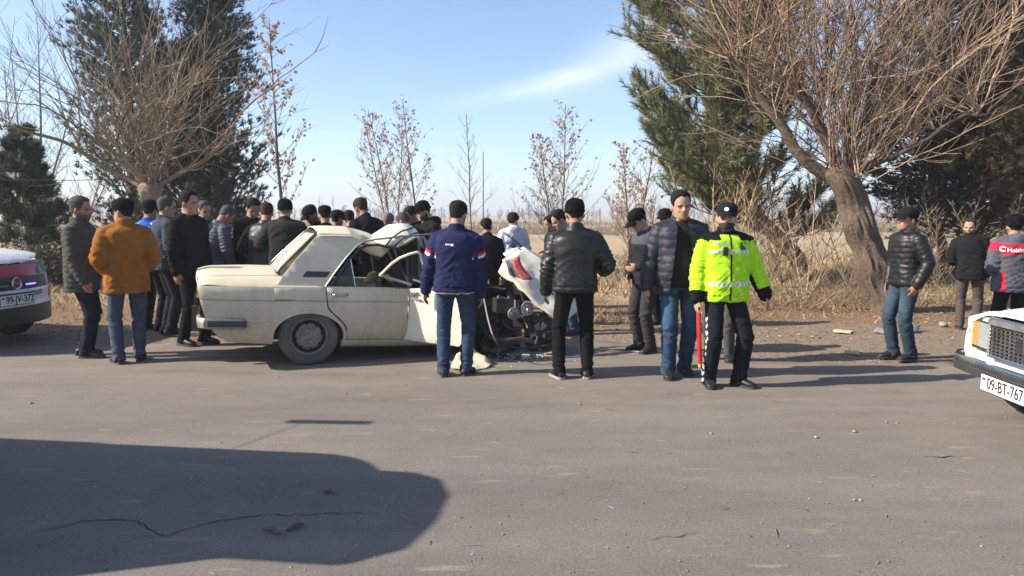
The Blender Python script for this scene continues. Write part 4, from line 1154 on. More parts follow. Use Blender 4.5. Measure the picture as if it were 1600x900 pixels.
    hoses = [[(797, 418), (812, 450), (820, 478), (826, 510)], [(826, 505), (832, 530), (850, 552), (878, 556)], [(760, 470), (778, 462), (800, 470)], [(785, 505), (800, 515), (822, 512)], [(745, 500), (760, 520), (780, 515)], [(835, 490), (848, 505), (845, 530)], [(740, 458), (765, 448), (790, 452)], [(790, 540), (820, 545), (850, 540)]]
    for k, h in enumerate(hoses):
        mb = MB(); mb.tube([L(x, y, 7.85 + .04 * (i % 2)) for i, (x, y) in enumerate(h)], .014 if k < 2 else .011, 7); mb.build('hose', M_blackp, root)
    for k in range(16):
        c = L(rg.uniform(735, 865), rg.uniform(455, 545), rg.uniform(7.9, 8.2)); mb = MB()
        if k % 2: mb.lathe([(.01, -.05), (.03, -.05), (.035, -.03), (.035, .03), (.02, .05)], n=12)
        else: mb.loft([[Vector((x * s_, y * s_, z)) for x, y in ((-.05, -.03), (.05, -.03), (.06, .03), (-.05, .03))] for z, s_ in ((-.04, .8), (-.03, 1), (.03, 1), (.045, .7))])
        o = mb.build('engine_fitting', M_engine, eng, 30); o.location = c; o.rotation_euler = (rg.uniform(-1, 1), rg.uniform(-1, 1), rg.uniform(-1, 1))
    fan = empty('cooling_fan', L(842, 520, 7.75)); fan.parent = eng; fan.rotation_euler = (.2, .4, .5)
    for k in range(5):
        a = k * 2 * math.pi / 5; mb = MB(); u, v = Vector((math.cos(a), 0, math.sin(a))), Vector((-math.sin(a), .35, math.cos(a))); mb.add([u * .03 - v * .015, u * .03 + v * .015, u * .12 + v * .035, u * .125 - v * .03], [(0, 1, 2, 3)]); o = mb.build('fan_blade', M_dullchrome, fan, 0); q = o.modifiers.new('t', 'SOLIDIFY'); q.thickness = .004
    mb = MB(); mb.lathe([(.002, -.03), (.035, -.03), (.04, 0), (.03, .03)], n=14); mb.build('fan_hub', M_engine, fan, 30)
    c = L(786, 476, 7.8); mb = MB(); mb.loft([[c + Vector((x, y, z)) for x, y in ((-.10, -.07), (.10, -.07), (.10, .07), (-.10, .07))] for z in (-.08, -.075, .06, .07)]); mb.build('battery', simple('battery_black', (.02, .02, .021), .5), eng, 20)
    for dx in (-.06, .06): mb = MB(); mb.tube([c + Vector((dx, 0, .07)), c + Vector((dx, 0, .095))], .012, 8); mb.build('battery_post', M_dullchrome, eng)
    c = L(858, 530, 7.75); mb = MB(); mb.tube([c + Vector((math.cos(t) * .05, math.sin(t) * .05, t * .011 - .1)) for t in np.linspace(0, 18, 60)], .008, 6); mb.build('coil_spring', M_engine, root)
    c = L(800, 530, 7.7); mb = MB(); mb.tube([c + Vector((-.25, .05, .02)), c + Vector((-.1, 0, -.02)), c + Vector((.12, .02, .0)), c + Vector((.3, .06, -.05))], [.022, .026, .026, .022], 9); mb.build('exhaust_pipe', simple('rusty_pipe', (.13, .085, .06), .8, .3, .5), root)
    # front wheels pushed back under the wreck
    wheel('wheel', root, L(757, 528, 8.25), -1, M_rubberd, M_darksheet, yaw=R(28), tilt=R(12)); wheel('wheel', root, Vector((2.2, .62, .29)), 1, M_rubberd, M_darksheet, yaw=R(-12))
    # bent bonnet standing on edge
    def bn(lo, hi, y0, k): return [L(lo[0] + (hi[0] - lo[0]) * t, lo[1] + (hi[1] - lo[1]) * t, y0 + .34 * t + k * math.sin(t * 7)) for t in (0, .3, .62, 1)]
    sheet('bonnet', [bn((785, 406), (817, 386), 7.92, .0), bn((794, 430), (842, 400), 7.84, .02), bn((812, 450), (866, 420), 7.78, -.02), bn((840, 477), (888, 443), 7.74, .02), bn((860, 494), (900, 462), 7.72, -.02), bn((878, 507), (908, 482), 7.70, .0)], M_creamdoor, .012, 24, .028, 31, 4)
    sheet('bonnet_flap', [[L(786, 396, 8.1), L(800, 389, 8.15), L(812, 386, 8.2)], [L(790, 402, 8.08), L(803, 397, 8.1), L(812, 394, 8.15)]], M_creamdoor, .008, 25, .01, 33)
    sheet('inner_wing', [[L(778, 425, 7.95), L(784, 412, 7.98), L(792, 404, 8.0)], [L(792, 438, 7.9), L(806, 432, 7.9), L(810, 415, 7.95)], [L(812, 446, 7.85), L(822, 442, 7.85), L(818, 428, 7.9)]], M_cream, .008, 25, .02, 34)
    sheet('primer_strip', [[L(800, 406, 7.80), L(812, 399, 7.86)], [L(803, 418, 7.73), L(814, 409, 7.80)], [L(809, 430, 7.69), L(821, 424, 7.74)], [L(816, 438, 7.66), L(832, 437, 7.68)]], M_rust, .006, 25, .014, 35)
    # far front wing and fallen wing piece
    sheet('far_wing', [[Vector((1.5, .72, .30)), Vector((1.6, .76, .8))], [Vector((1.9, .68, .3)), Vector((1.95, .7, .72))], [Vector((2.25, .55, .3)), Vector((2.2, .55, .6))]], M_cream, .01, 26, .04, 41)
    return root
wreck_root = wreck()
# ================================================================== people
M_skin = attr_mat('skin', .62, .25, 140, .22, .16, 35, sub=.04)
M_cloth = attr_mat('woven_cloth', .9, .35, 420, .08, .22, 16)
M_denim = attr_mat('denim', .88, .4, 500, .08, .34, 11)
M_leather = attr_mat('black_leather', .46, .35, 70, .4, .2, 20)
M_nylon = attr_mat('glossy_nylon', .58, .3, 60, .3, .2, 20)
M_knit = attr_mat('knitted_wool', .95, .6, 260, .05, .25, 40)
M_hair = attr_mat('hair', .8, .6, 150, .12, .35, 60, dist=.004)
M_shoe = attr_mat('shoe_leather', .5, .3, 90, .4, .3, 25)
M_sole = simple('rubber_sole', (.035, .034, .033), .8)
M_solew = simple('white_rubber_sole', (.26, .25, .24), .7)

JOBS, LATE = [], []
def remesh_later(name, mb, voxel, post, mat, parent, smooth_it=3): JOBS.append((name, mb, voxel, post, mat, parent, smooth_it))
def run_jobs():
    tmp = []
    for (name, mb, voxel, post, mat, parent, it) in JOBS:
        me = mb.mesh('tmp'); bm = bmesh.new(); bm.from_mesh(me)
        bmesh.ops.recalc_face_normals(bm, faces=bm.faces); bm.to_mesh(me); bm.free()
        o = bpy.data.objects.new('tmp', me); COL.objects.link(o)
        m = o.modifiers.new('r', 'REMESH'); m.mode = 'VOXEL'; m.voxel_size = voxel
        tmp.append(o)
    dg = bpy.context.evaluated_depsgraph_get(); dg.update()
    made = []
    for o, (name, mb, voxel, post, mat, parent, it) in zip(tmp, JOBS):
        me = bpy.data.meshes.new_from_object(o.evaluated_get(dg)); me.name = name
        made.append(me)
    for o in tmp:
        me = o.data; bpy.data.objects.remove(o); bpy.data.meshes.remove(me)
    done = []
    for me, (name, mb, voxel, post, mat, parent, it) in zip(made, JOBS):
        n = len(me.vertices)
        V = np.empty(n * 3, np.float32); me.vertices.foreach_get('co', V); V = V.reshape(-1, 3).astype(float)
        E = np.empty(len(me.edges) * 2, np.int32); me.edges.foreach_get('vertices', E); E = E.reshape(-1, 2)
        def smooth(V, k, lam=.5):
            deg = np.bincount(E.ravel(), minlength=n)[:, None].clip(1)
            for _ in range(k):
                S = np.stack([np.bincount(E[:, 0], V[E[:, 1], c], n) + np.bincount(E[:, 1], V[E[:, 0], c], n) for c in range(3)], 1)
                V = V + lam * (S / deg - V)
            return V
        V = smooth(V, it)
        me.vertices.foreach_set('co', V.ravel().astype(np.float32)); me.update()
        N = np.empty(n * 3, np.float32); me.vertex_normals.foreach_get('vector', N); N = N.reshape(-1, 3).astype(float)
        V2, C, kill = post(V, N)
        me.vertices.foreach_set('co', V2.ravel().astype(np.float32)); me.update()
        set_col(me, C)
        if kill is not None and kill.any():
            bm = bmesh.new(); bm.from_mesh(me); bm.verts.ensure_lookup_table()
            bmesh.ops.delete(bm, geom=[bm.verts[i] for i in np.nonzero(kill)[0]], context='VERTS')
            bm.to_mesh(me); bm.free()
        done.append(link(name, me, mat, parent, 180))
    # thin out the flat stretches of the meshes, keep the creased ones
    for o in done:
        m = o.modifiers.new('thin', 'DECIMATE'); m.ratio = 1.0 if o.parent.get('printed') and not o.name.startswith('body') else {'body': .30, 'jacket': .44}.get(o.name.split('.')[0], .42)
    dg = bpy.context.evaluated_depsgraph_get(); dg.update()
    for o in done:
        me = bpy.data.meshes.new_from_object(o.evaluated_get(dg)); old = o.data; me.name = o.name.split('.')[0]
        o.modifiers.clear(); o.data = me; bpy.data.meshes.remove(old)

TO = [-.40, -.25, -.14, -.08, 0, .10, .20, .35, .43, .47, .50, .53, .56, .60]
TRX = [.200, .188, .172, .172, .170, .162, .156, .168, .172, .160, .132, .098, .072, .062]
TRY = [.150, .14, .122, .122, .124, .118, .114, .124, .120, .112, .098, .082, .070, .062]
HEADZ = [0.0, .02, .045, .07, .10, .125, .16, .19, .215, .232, .239]
HEADW = [.030, .048, .058, .064, .070, .073, .075, .071, .056, .030, .006]
HEADF = [.080, .090, .090, .088, .085, .090, .086, .072, .046, .014, -.008]
HEADB = [.025, -.02, -.06, -.082, -.095, -.101, -.104, -.098, -.076, -.042, -.018]
def head_ring(z, grow=0.0, n=28, zoff=0.0, e=2.25):
    """points (side, front, up) of the head's outline at height z above the chin"""
    w = np.interp(z, HEADZ, HEADW) + grow; f = np.interp(z, HEADZ, HEADF) + grow; b = np.interp(z, HEADZ, HEADB) - grow
    c, h = (f + b) / 2, (f - b) / 2; out = []
    for j in range(n):
        a = 2 * math.pi * j / n; s, q = math.sin(a), math.cos(a)
        x = math.copysign(abs(s) ** (2 / e), s) * w; y = math.copysign(abs(q) ** (2 / e), q) * h + c
        if q > 0: x *= 1 - .10 * q * q
        out.append((x, y, z + zoff, a))
    return out

ARMS = {
    'down': ((.17, .05, -1), (.06, -.20, -1)),
    'loose': ((.30, .06, -1), (.20, -.22, -1)),
    'out': ((.42, .02, -1), (.34, -.25, -1)),
    'pocket': ((.36, .22, -1), (-.16, -.38, -.95)),
    'jpocket': ((.34, .40, -1), (-.30, -.75, -.50)),
    'front': ((.22, .10, -1), (-.55, -.85, -.15)),
    'frontlow': ((.25, .05, -1), (-.50, -.65, -.65)),
    'back': ((.28, .45, -1), (-.55, .30, -.75)),
    'wide': ((.55, .22, -1), (-.10, -.95, -.30)),
    'baton': ((.24, .05, -1), (.10, -.20, -1)),
}
def seg_dist(P, a, b):
    ab = b - a; t = ((P - a) @ ab) / (ab @ ab); tc = np.clip(t, 0, 1)
    return np.linalg.norm(P - (a + tc[:, None] * ab), axis=1), t
SKIN = [(.38, .225, .15), (.34, .195, .13), (.41, .25, .172), (.31, .175, .115)]
HAIRC = {'black': (.012, .011, .011), 'brown': (.035, .024, .017), 'grey': (.17, .165, .16), 'pepper': (.07, .066, .062), 'white': (.36, .35, .34)}

class Person:
    def __init__(s, label, hx, top, Y=None, fy=None, yaw=0, lean=0, side=0, head=(0, 0, 0), armL='down', armR='down', feet=((.11, 0, 12), (-.11, 0, -12)),
                 jacket='cloth', jc=(.012, .012, .014), hem=-.10, ease=.022, quilt=0, trousers=(.015, .015, .018), tmat='cloth', twide=1.0, hat=None, hatc=(.006, .006, .007), hair='black',
                 hairlen=.014, beard=0.0, skin=None, hi=False, bulk=1.0, belly=0.0, pattern=None, open_front=0.0, hood=False, collar=.035, sneakers=False, twist=0, group='men gathered round the wrecked car', seed=0, footx=None, shirt=(.02, .02, .022), hoodc=None, shoec=(.02, .018, .017)):
        s.__dict__.update(locals()); del s.__dict__['s']
        s.skin = skin or SKIN[seed % 4]
        if Y is None: s.Y = G(800, fy).y
        s.build()
    def build(s):
        rg = np.random.RandomState(100 + s.seed)
        # ---- skeleton at height 1.75 (local: faces -y, its left is +x)
        lean, side, tw = R(s.lean), R(s.side), R(s.twist)
        hipz = .935; L1, L2 = .435, .415
        feet = [np.array([f[0], f[1], .075]) for f in s.feet]
        hipsx = (.088, -.088)
        for f, hx in zip(feet, hipsx):
            d2 = (L1 + L2 - .003) ** 2 - (f[0] - hx) ** 2 - f[1] ** 2
            hipz = min(hipz, .075 + math.sqrt(d2))
        ds = .02; o = -.42; spine = {}
        offs = np.arange(-.42, .64, ds)
        def ang(o): return lean * float(sstep(-.05, .32, o)), side * float(sstep(-.1, .3, o)), tw * float(sstep(0, .4, o))
        pts = []; frames = []
        p = np.array([0., 0., hipz])
        zero = int(round(.42 / ds))
        P_up = []; cur = p.copy()
        for k in range(zero, len(offs)):
            a, b, t = ang(offs[k]); T = np.array([math.sin(b) * math.cos(a), -math.sin(a), math.cos(a) * math.cos(b)])
            P_up.append(cur.copy()); cur = cur + T * ds
        P_dn = [np.array([0, 0, hipz + offs[k]]) for k in range(zero)]
        PT = np.array(P_dn + P_up)
        def spt(o): return np.array([np.interp(o, offs, PT[:, c]) for c in range(3)])
        def sfr(o):
            a, b, t = ang(o); T = np.array([math.sin(b) * math.cos(a), -math.sin(a), math.cos(a) * math.cos(b)])
            X = np.array([math.cos(t), math.sin(t), 0]); X = X - T * (X @ T); X /= np.linalg.norm(X)
            F = np.cross(X, T) * 1.0      # x cross up = -(y)?  (1,0,0)x(0,0,1) = (0,-1,0): forward
            return X, F, T
        s.spt, s.sfr = spt, sfr
        joints = {}
        Xs, Fs, Ts = sfr(.48)
        arms = []
        for sg, pose in ((1, s.armL), (-1, s.armR)):
            u, f = ARMS[pose] if isinstance(pose, str) else pose
            def loc(v): v = np.array(v, float); v = Xs * v[0] * sg - Fs * v[1] + np.array([0, 0, 1.]) * v[2]; return v / np.linalg.norm(v)
            sh = spt(.452) + Xs * sg * .182 * (.9 + .1 * s.bulk)
            el = sh + loc(u) * .285; wr = el + loc(f) * .255
            arms.append((sg, sh, el, wr))
        legs = []
        for i, (f, hx) in enumerate(zip(feet, hipsx)):
            hip = np.array([hx, 0, hipz - .02]); d = np.linalg.norm(f - hip); d = min(d, L1 + L2 - .002)
            yawf = R(s.feet[i][2]); fw = np.array([math.sin(yawf), -math.cos(yawf), 0])
            c = (L1 * L1 - L2 * L2 + d * d) / (2 * d); h = math.sqrt(max(0, L1 * L1 - c * c))
            ax = (f - hip) / np.linalg.norm(f - hip); pf = fw - ax * (fw @ ax); pf /= np.linalg.norm(pf)
            legs.append((hip, hip + ax * c + pf * h, f, fw))
        # ---- head frame
        hy, hp, hr = (R(v) for v in s.head)
        Tn = sfr(.55)[2]
        nb = spt(.545)
        fwd = np.array([math.sin(hy) * math.cos(hp), -math.cos(hy) * math.cos(hp), -math.sin(hp)])
        X0 = np.array([math.cos(hy), math.sin(hy), 0]); up = np.cross(fwd, X0) * -1.0
        if up[2] < 0: up = -up
        X0, up = X0 * math.cos(hr) + up * math.sin(hr), up * math.cos(hr) - X0 * math.sin(hr)
        ho = nb + Tn * .012 + sfr(.5)[1] * .022 + np.array([0, 0, .004])
        if hp > .2: ho = ho + up * .02
        HB = 1.07
        def H(x, y, z): return ho + X0 * x * HB + fwd * y * HB + up * z * HB
        s.H = H
        topz = max(H(0, -.01, .239)[2], H(0, -.1, .2)[2]) + (.018 if s.hat else .008)
        # ---- scale and place
        zt = A(s.hx, s.top, s.Y).z
        k = zt / topz; s.k = k
        yaw = R(s.yaw)
        hc = H(0, 0, .12) * k
        wx = math.cos(yaw) * hc[0] - math.sin(yaw) * hc[1]; wy = math.sin(yaw) * hc[0] + math.cos(yaw) * hc[1]
        Yb = s.Y
        if s.footx is not None: Xb = G(s.footx, s.fy).x
        else: Xb = A(s.hx, 450, Yb + wy).x - wx
        root = empty('person', (Xb, Yb, max(0.0, gz(Xb, Yb)) if Yb > 9.4 else 0.0), yaw)
        root.scale = (k, k, k)
        tag(root, s.label, 'person', s.group)
        s.root = root
        if s.pattern: root['printed'] = True
        vox_b = .0080 if s.hi else .0125; vox_c = .0098 if s.hi else .0145
        B = s.bulk
        # ---- body: head, neck, trunk, arms, hands as one surface
        mb = MB()
        rings = []
        for z in (-.004,) + tuple(HEADZ[:]) :
            zz = max(z, 0); g = -.012 if z < 0 else 0
            rings.append([Vector(H(x, y, z)) for x, y, zq, a in head_ring(zz, g, 24)])
        mb.loft(rings)
        mb.loft([[Vector(H(x, y, z)) for x, y, z in q] for q in (      # nose
            [(-.009, .080, .122), (.009, .080, .122), (0, .094, .122), (0, .095, .121)],
            [(-.012, .080, .100), (.012, .080, .100), (.004, .106, .100), (-.004, .106, .100)],
            [(-.018, .080, .083), (.018, .080, .083), (.008, .117, .084), (-.008, .117, .084)],
            [(-.019, .080, .073), (.019, .080, .073), (.009, .112, .074), (-.009, .112, .074)],
            [(-.010, .078, .068), (.010, .078, .068), (.004, .090, .069), (-.004, .090, .069)])])
        MH = Matrix([[X0[i], fwd[i], up[i]] for i in range(3)])
        for sg in (1, -1):
            mb.ball(H(sg * .079, -.012, .092), (.011, .021, .033), 8, 6, MH @ Matrix.Rotation(sg * .35, 3, 'Z'))
            mb.ball(H(sg * .036, .066, .078), (.020, .016, .016), 8, 5, MH)      # cheek
            mb.ball(H(sg * .030, .082, .128), (.022, .010, .008), 8, 5, MH)      # brow
        mb.ball(H(0, .086, .050), (.022, .009, .006), 8, 5, MH); mb.ball(H(0, .084, .040), (.019, .010, .006), 8, 5, MH)
        mb.ball(H(0, .080, .010), (.018, .013, .012), 8, 5, MH)
        mb.tube([nb - Tn * .06, nb, H(0, -.022, .035), H(0, -.02, .09)], [.066, .060, .057, .055], 12)
        ts = [(-.08, .8), (.05, .8), (.2, .8), (.35, .82), (.45, .82), (.50, .8), (.54, .85), (.58, .9)]
        def torso_ring(o, fx, add=0.0, n=24, belly=0.0):
            X, F, T = sfr(o); c = spt(o); rx = np.interp(o, TO, TRX) * fx * (B if o < .5 else 1) + add; ry = np.interp(o, TO, TRY) * fx * (B if o < .5 else 1) + add
            out = []
            for j in range(n):
                a = 2 * math.pi * j / n; cx, sx = math.cos(a), math.sin(a)
                e = 2.5
                u = math.copysign(abs(cx) ** (2 / e), cx) * rx; v = math.copysign(abs(sx) ** (2 / e), sx) * ry
                if v > 0: v += belly * math.exp(-((o - .12) / .14) ** 2) * max(0, sx)
                out.append(Vector(c + X * u + F * v))
            return out
        mb.loft([torso_ring(o, f) for o, f in ts])
        hands = []
        for sg, sh, el, wr in arms:
            mb.tube([spt(.46) + Xs * sg * .10, sh, (sh + el) / 2, el, el * .6 + wr * .4, wr], [.058, .055, .046, .039, .038, .026], 10, round_ends=True)
            d = (wr - el) / np.linalg.norm(wr - el)
            pn = -Xs * sg * .85 + -Fs * .15; pn = pn - d * (pn @ d); pn /= np.linalg.norm(pn)
            w = np.cross(d, pn) * sg; w = w if (w @ (Fs + np.array([0, 0, .2]))) > 0 else -w
            hb = wr - d * .01
            mb.tube([hb, hb + d * .035, hb + d * .075, hb + d * .098], [(.024, .019), (.036, .016), (.041, .014), (.038, .011)], 12, ref=w)
            for q, (ow, L, r) in enumerate([(.030, .074, .0088), (.010, .083, .0092), (-.011, .077, .0088), (-.030, .060, .0080)]):
                p0 = hb + d * .085 + w * ow; P = [p0 - d * .02]; dirv = d.copy(); P.append(p0)
                for cu, fr in ((.22, .45), (.5, .32), (.45, .23)):
                    cu = cu * (1.0 if s.hi else .8); dirv = dirv * math.cos(cu) + pn * math.sin(cu); P.append(P[-1] + dirv * L * fr)
                mb.tube(P, [r, r, r * .96, r * .9, r * .78], 7, ref=w, round_ends=True)
            tb = hb + d * .025 + w * .022
            dv = d * .75 + w * .62 + pn * .25; dv /= np.linalg.norm(dv)
            dv2 = d * .95 + w * .2 + pn * .35; dv2 /= np.linalg.norm(dv2)
            mb.tube([tb, tb + dv * .035, tb + dv * .035 + dv2 * .030, tb + dv * .035 + dv2 * .055], [.013, .0115, .0100, .0085], 7, round_ends=True)
            hands.append((hb, d, pn, w))
        s.hands = hands; s.arms = arms
        skin = np.array(s.skin); hairc = np.array(HAIRC[s.hair])
        def post_body(V, N):
            rel = V - ho; x, y, z = rel @ X0, rel @ fwd, rel @ up
            C = np.tile(skin, (len(V), 1))
            onhead = (z > -.02) & (z < .26) & (abs(x) < .12) & (y > -.13) & (y < .14)
            face = onhead & (y > .035)
            V = V.copy()
            for sg in (1, -1):        # eye sockets
                dd = ((x - sg * .032) / .017) ** 2 + ((z - .108) / .011) ** 2
                m = face * np.exp(-dd); V -= (fwd[None] * (m * .0065)[:, None])
                eye = face & (((x - sg * .032) / .0125) ** 2 + ((z - .108) / .0045) ** 2 < 1)
                C[eye] = (.03, .022, .018)
                br = face & (abs(x - sg * .033) < .022) & (abs(z - .127 + .1 * abs(x - sg * .03)) < .0055)
                C[br] = np.minimum(hairc, .06) * .9 + .008
            lips = face & (abs(x) < .024) & (abs(z - .045) < .0075); C[lips] = skin * np.array([.82, .6, .58])
            cheek = face & (abs(x) > .02) & (z > .06) & (z < .095); C[cheek] *= np.array([1.06, .95, .93])
            ear = onhead & (abs(x) > .074); C[ear] *= np.array([1.05, .86, .82])
            if s.beard > 0:
                j = onhead & (y > -.02) & (z < .075 - .02 * (abs(x) < .03)) & ~lips & ~((abs(x) < .02) & (z > .060))
                j = j | (onhead & (abs(z - .060) < .006) & (abs(x) < .028) & (y > .07))
                wgt = np.minimum(1, s.beard * 1.25) * (1 - sstep(.06, .085, z)); C[j] = C[j] * (1 - wgt[j][:, None]) + (hairc * .9 + .012) * wgt[j][:, None]
            hb_ = np.zeros(len(V), bool)
            for (hb, d, pn, w) in hands: hb_ |= np.linalg.norm(V - (hb + d * .07), axis=1) < .14
            C[hb_] *= np.array([1.02, .9, .86])
            return V, C, None
        remesh_later('body', mb, vox_b, post_body, M_skin, root, 2)
        # ---- hair
        if s.hair != 'bald':
            mb = MB(); rings = []; n = 36
            zs = np.linspace(.02, .239, 20)
            for z in zs:
                ring = []
                for x, y, zz, a in head_ring(z, 0.0, n):
                    aa = abs((a + math.pi) % (2 * math.pi) - math.pi)
                    hl = np.interp(aa, [0, .55, .9, 1.2, 1.45, 1.75, 2.3, 3.15], [.192, .200, .178, .122, .088, .100, .062, .042])
                    hl += .005 * math.sin(a * 7 + s.seed) + .004 * math.sin(a * 17 + 2 * s.seed)
                    g = -.012 + (s.hairlen * (.22 + .78 * float(sstep(.10, .20, z))) + .012) * float(sstep(hl - .010, hl + .010, z))
                    nn = .006 * float(pnoise(np.array([[x * 75 + s.seed, y * 30, z * 60]]))[0]) * float(sstep(.10, .2, z))
                    sc = g + nn; c0 = -.008; d = math.hypot(x, y - c0)
                    ring.append(Vector(H(x + x / (d + 1e-6) * sc, y + (y - c0) / (d + 1e-6) * sc, z + max(0, g) * (z - .1) / .14 * .9)))
                rings.append(ring)
            mb.loft(rings, True, True, tuple(hairc))
            mb.build('hair', M_hair, root, 180)
        if s.hat: s.make_hat(H, X0, fwd, up)
        # ---- jacket
        ez = s.ease; mb = MB()
        hem = s.hem; os_ = [hem, hem + .03] + [o for o in (-.25, -.14, -.05, .05, .15, .25, .35, .42, .46, .485, .505) if o > hem + .05]
        rr = [torso_ring(o, 1.0, ez * (1.0 if i else .8), 28, s.belly) for i, o in enumerate(os_)]
        c_ = spt(.545); X, F, T = sfr(.54)
        rr.append(torso_ring(.535, .95, ez * .4, 28)); 
        mb.loft(rr)
        if s.collar > 0:
            cr = []
            for dz, r in ((-.05, .096), (.0, .086), (s.collar, .080)):
                q = c_ + T * dz - F * .006
                cr.append([Vector(q + X * math.cos(a) * r + F * math.sin(a) * (r * .98) + T * (-.022 * math.sin(a) if dz > 0 else 0)) for a in np.linspace(0, 2 * math.pi, 24, endpoint=False)])
            mb.loft(cr)
        if s.hood:
            mb.ball(spt(.525) - sfr(.5)[1] * .115, (.105, .055, .075), 12, 8, Matrix([[sfr(.5)[q][i] for q in (0, 1, 2)] for i in range(3)]))
        vest = s.jacket == 'vest'
        for sg, sh, el, wr in arms:
            d = (wr - el) / np.linalg.norm(wr - el); e2 = ez * .95
            end = wr + d * .004
            mb.tube([spt(.515) + Xs * sg * .045, spt(.478) + Xs * sg * .12, sh, sh * .7 + el * .3, sh * .35 + el * .65, el, el * .65 + wr * .35, el * .25 + wr * .75, end],
                    [.050 + e2 * .3, .060 + e2 * .6, .062 + e2 * .9, .060 + e2, .053 + e2, .049 + e2, .047 + e2, .041 + e2 * .9, .035 + e2 * .8], 14, round_ends=True)
        segs = [('t', spt(hem), spt(.25)), ('t', spt(.25), spt(.5))] + [(('L' if sg > 0 else 'R') + q, a, b) for sg, sh, el, wr in arms for q, a, b in (('u', sh, el), ('f', el, wr))]
        def post_jacket(V, N):
            D = []; TT = []
            for nm, a, b in segs:
                d, t = seg_dist(V, a, b); D.append(d - (.17 if nm == 't' else .06)); TT.append(t)
            D = np.array(D)
            # torso coordinates
            D[0] = D[1] = np.minimum(D[0], D[1])
            sid = D.argmin(0)
            rel = V - spt(.0); 
            oz = np.empty(len(V)); tx = np.empty(len(V)); tf = np.empty(len(V))
            zs_ = PT; idx = ((V[:, None, :] - PT[None]) ** 2).sum(-1).argmin(1); oz = offs[idx] 
            Xf = np.array([sfr(o)[0] for o in offs])[idx]; Ff = np.array([sfr(o)[1] for o in offs])[idx]
            q = V - PT[idx]; tx = (q * Xf).sum(1); tf = (q * Ff).sum(1)
            oz = oz + (q * np.array([sfr(o)[2] for o in offs])[idx]).sum(1)
            isarm = sid >= 2
            al = np.zeros(len(V)); w1 = np.zeros(len(V))
            disp = np.zeros(len(V))
            sd = s.seed * 7.3
            if s.quilt:
                per = s.quilt
                ph = oz / per
                qa = .55 if s.jacket == 'leather' else .85
                ph = ph + .16 * pnoise(np.stack([tx * 9 + sd, tf * 9, oz * 5], 1))
                disp += np.where(isarm, 0, qa * .0105 * (np.abs(np.sin(math.pi * ph)) ** .6 - .6))
            # folds on the trunk
            n1 = pnoise(np.stack([tx * 6 + sd, tf * 6, oz * 10 + 6 * np.abs(tx)], 1)); n2 = pnoise(np.stack([tx * 11 + sd, tf * 11, oz * 20 - tx * 12], 1))
            fold = 1.1 * (.45 - np.abs(n1) ** .6) + .7 * (.4 - np.abs(n2) ** .6) * (.5 + np.exp(-((oz - .02) / .12) ** 2))
            amp = (.009 if s.jacket == 'leather' else .015) if not s.quilt else .009
            disp += np.where(isarm, 0, amp * fold * (1 - .55 * sstep(.36, .5, oz)))
            armdat = {}
            for i, (nm, a, b) in enumerate(segs):
                if i < 2: continue
                m = sid == i
                L = np.linalg.norm(b - a); ax = (b - a) / L; rel_ = V[m] - a; t = rel_ @ ax; pr = rel_ - t[:, None] * ax
                along = t + (.285 if nm.endswith('f') else 0)
                al[m] = along
                if s.quilt: disp[m] += (.55 if s.jacket == 'leather' else .85) * .010 * (np.abs(np.sin(math.pi * (along / s.quilt + .18 * pnoise(np.stack([along * 5 + sd, pr[:, 0] * 14, pr[:, 1] * 14], 1))))) ** .6 - .6)
                fo = pnoise(np.stack([along * 24 + sd + i, pr[:, 0] * 9, pr[:, 1] * 9 + along * 6], 1))
                elb = np.exp(-((along - .285) / .11) ** 2) + .55 + .5 * np.exp(-((along - .52) / .05) ** 2)
                disp[m] += (.015 if not s.quilt else .009) * elb * 1.2 * (.42 - np.abs(fo) ** .6)
            shirtm = np.zeros(len(V), bool); kill = None
            if not s.quilt:
                disp -= .007 * np.exp(-((oz - (hem + .055)) / .008) ** 2) * ~isarm
                disp -= .006 * np.exp(-((al - .495) / .008) ** 2) * isarm
            V2 = V + N * disp[:, None]
            jc = np.array(s.jc, float); jc = jc * (.65 if jc.max() < .05 else 1); C = np.tile(jc, (len(V), 1)); C *= (1 + .10 * fbm(V * 6 + s.seed, 2))[:, None]
            ctx = dict(V=V, N=N, sid=sid, oz=oz, tx=tx, tf=tf, arm=isarm, al=al, segs=segs, Xs=Xs, Fs=Fs)
            if s.pattern: C = s.pattern(C, ctx)
            if s.open_front:
                wop = s.open_front * (.35 + .65 * sstep(.52, -.05, oz)) + .02
                kill = (~isarm) & (tf > .02) & (np.abs(tx + .01) < wop) & (np.abs(N @ Fs) > .15) & (oz < .56)
            s.jV = V2
            return V2, C, kill
        jm = {'cloth': M_cloth, 'leather': M_leather, 'nylon': M_nylon, 'knit': M_knit}[s.jacket]
        remesh_later('jacket', mb, vox_c, post_jacket, jm, root, 3)
        if s.open_front:
            mbs = MB(); mbs.loft([torso_ring(o, 1.0, .006, 24, s.belly) for o in (-.07, 0, .05, .12, .2, .35, .45, .50, .53)])
            sc = []
            for dz, r in ((-.05, .085), (.0, .074), (.02, .069)):
                q = c_ + T * dz
                sc.append([Vector(q + X * math.cos(a) * r + F * math.sin(a) * r - T * (.02 * math.sin(a) if dz > 0 else 0)) for a in np.linspace(0, 2 * math.pi, 20, endpoint=False)])
            mbs.loft(sc)
            def post_shirt(V, N):
                f = pnoise(np.stack([V[:, 0] * 8, V[:, 1] * 8, V[:, 2] * 12], 1))
                return V + N * (.005 * f)[:, None], np.tile(np.array(s.shirt), (len(V), 1)), None
            remesh_later('shirt', mbs, .014, post_shirt, M_cloth, root, 3)
        # ---- trousers
        mb = MB()
        mb.loft([torso_ring(o, 1.0, a, 24) for o, a in ((-.10, -.03), (-.07, .0), (0, .008), (.06, .006), (.10, .0))])
        lseg = []
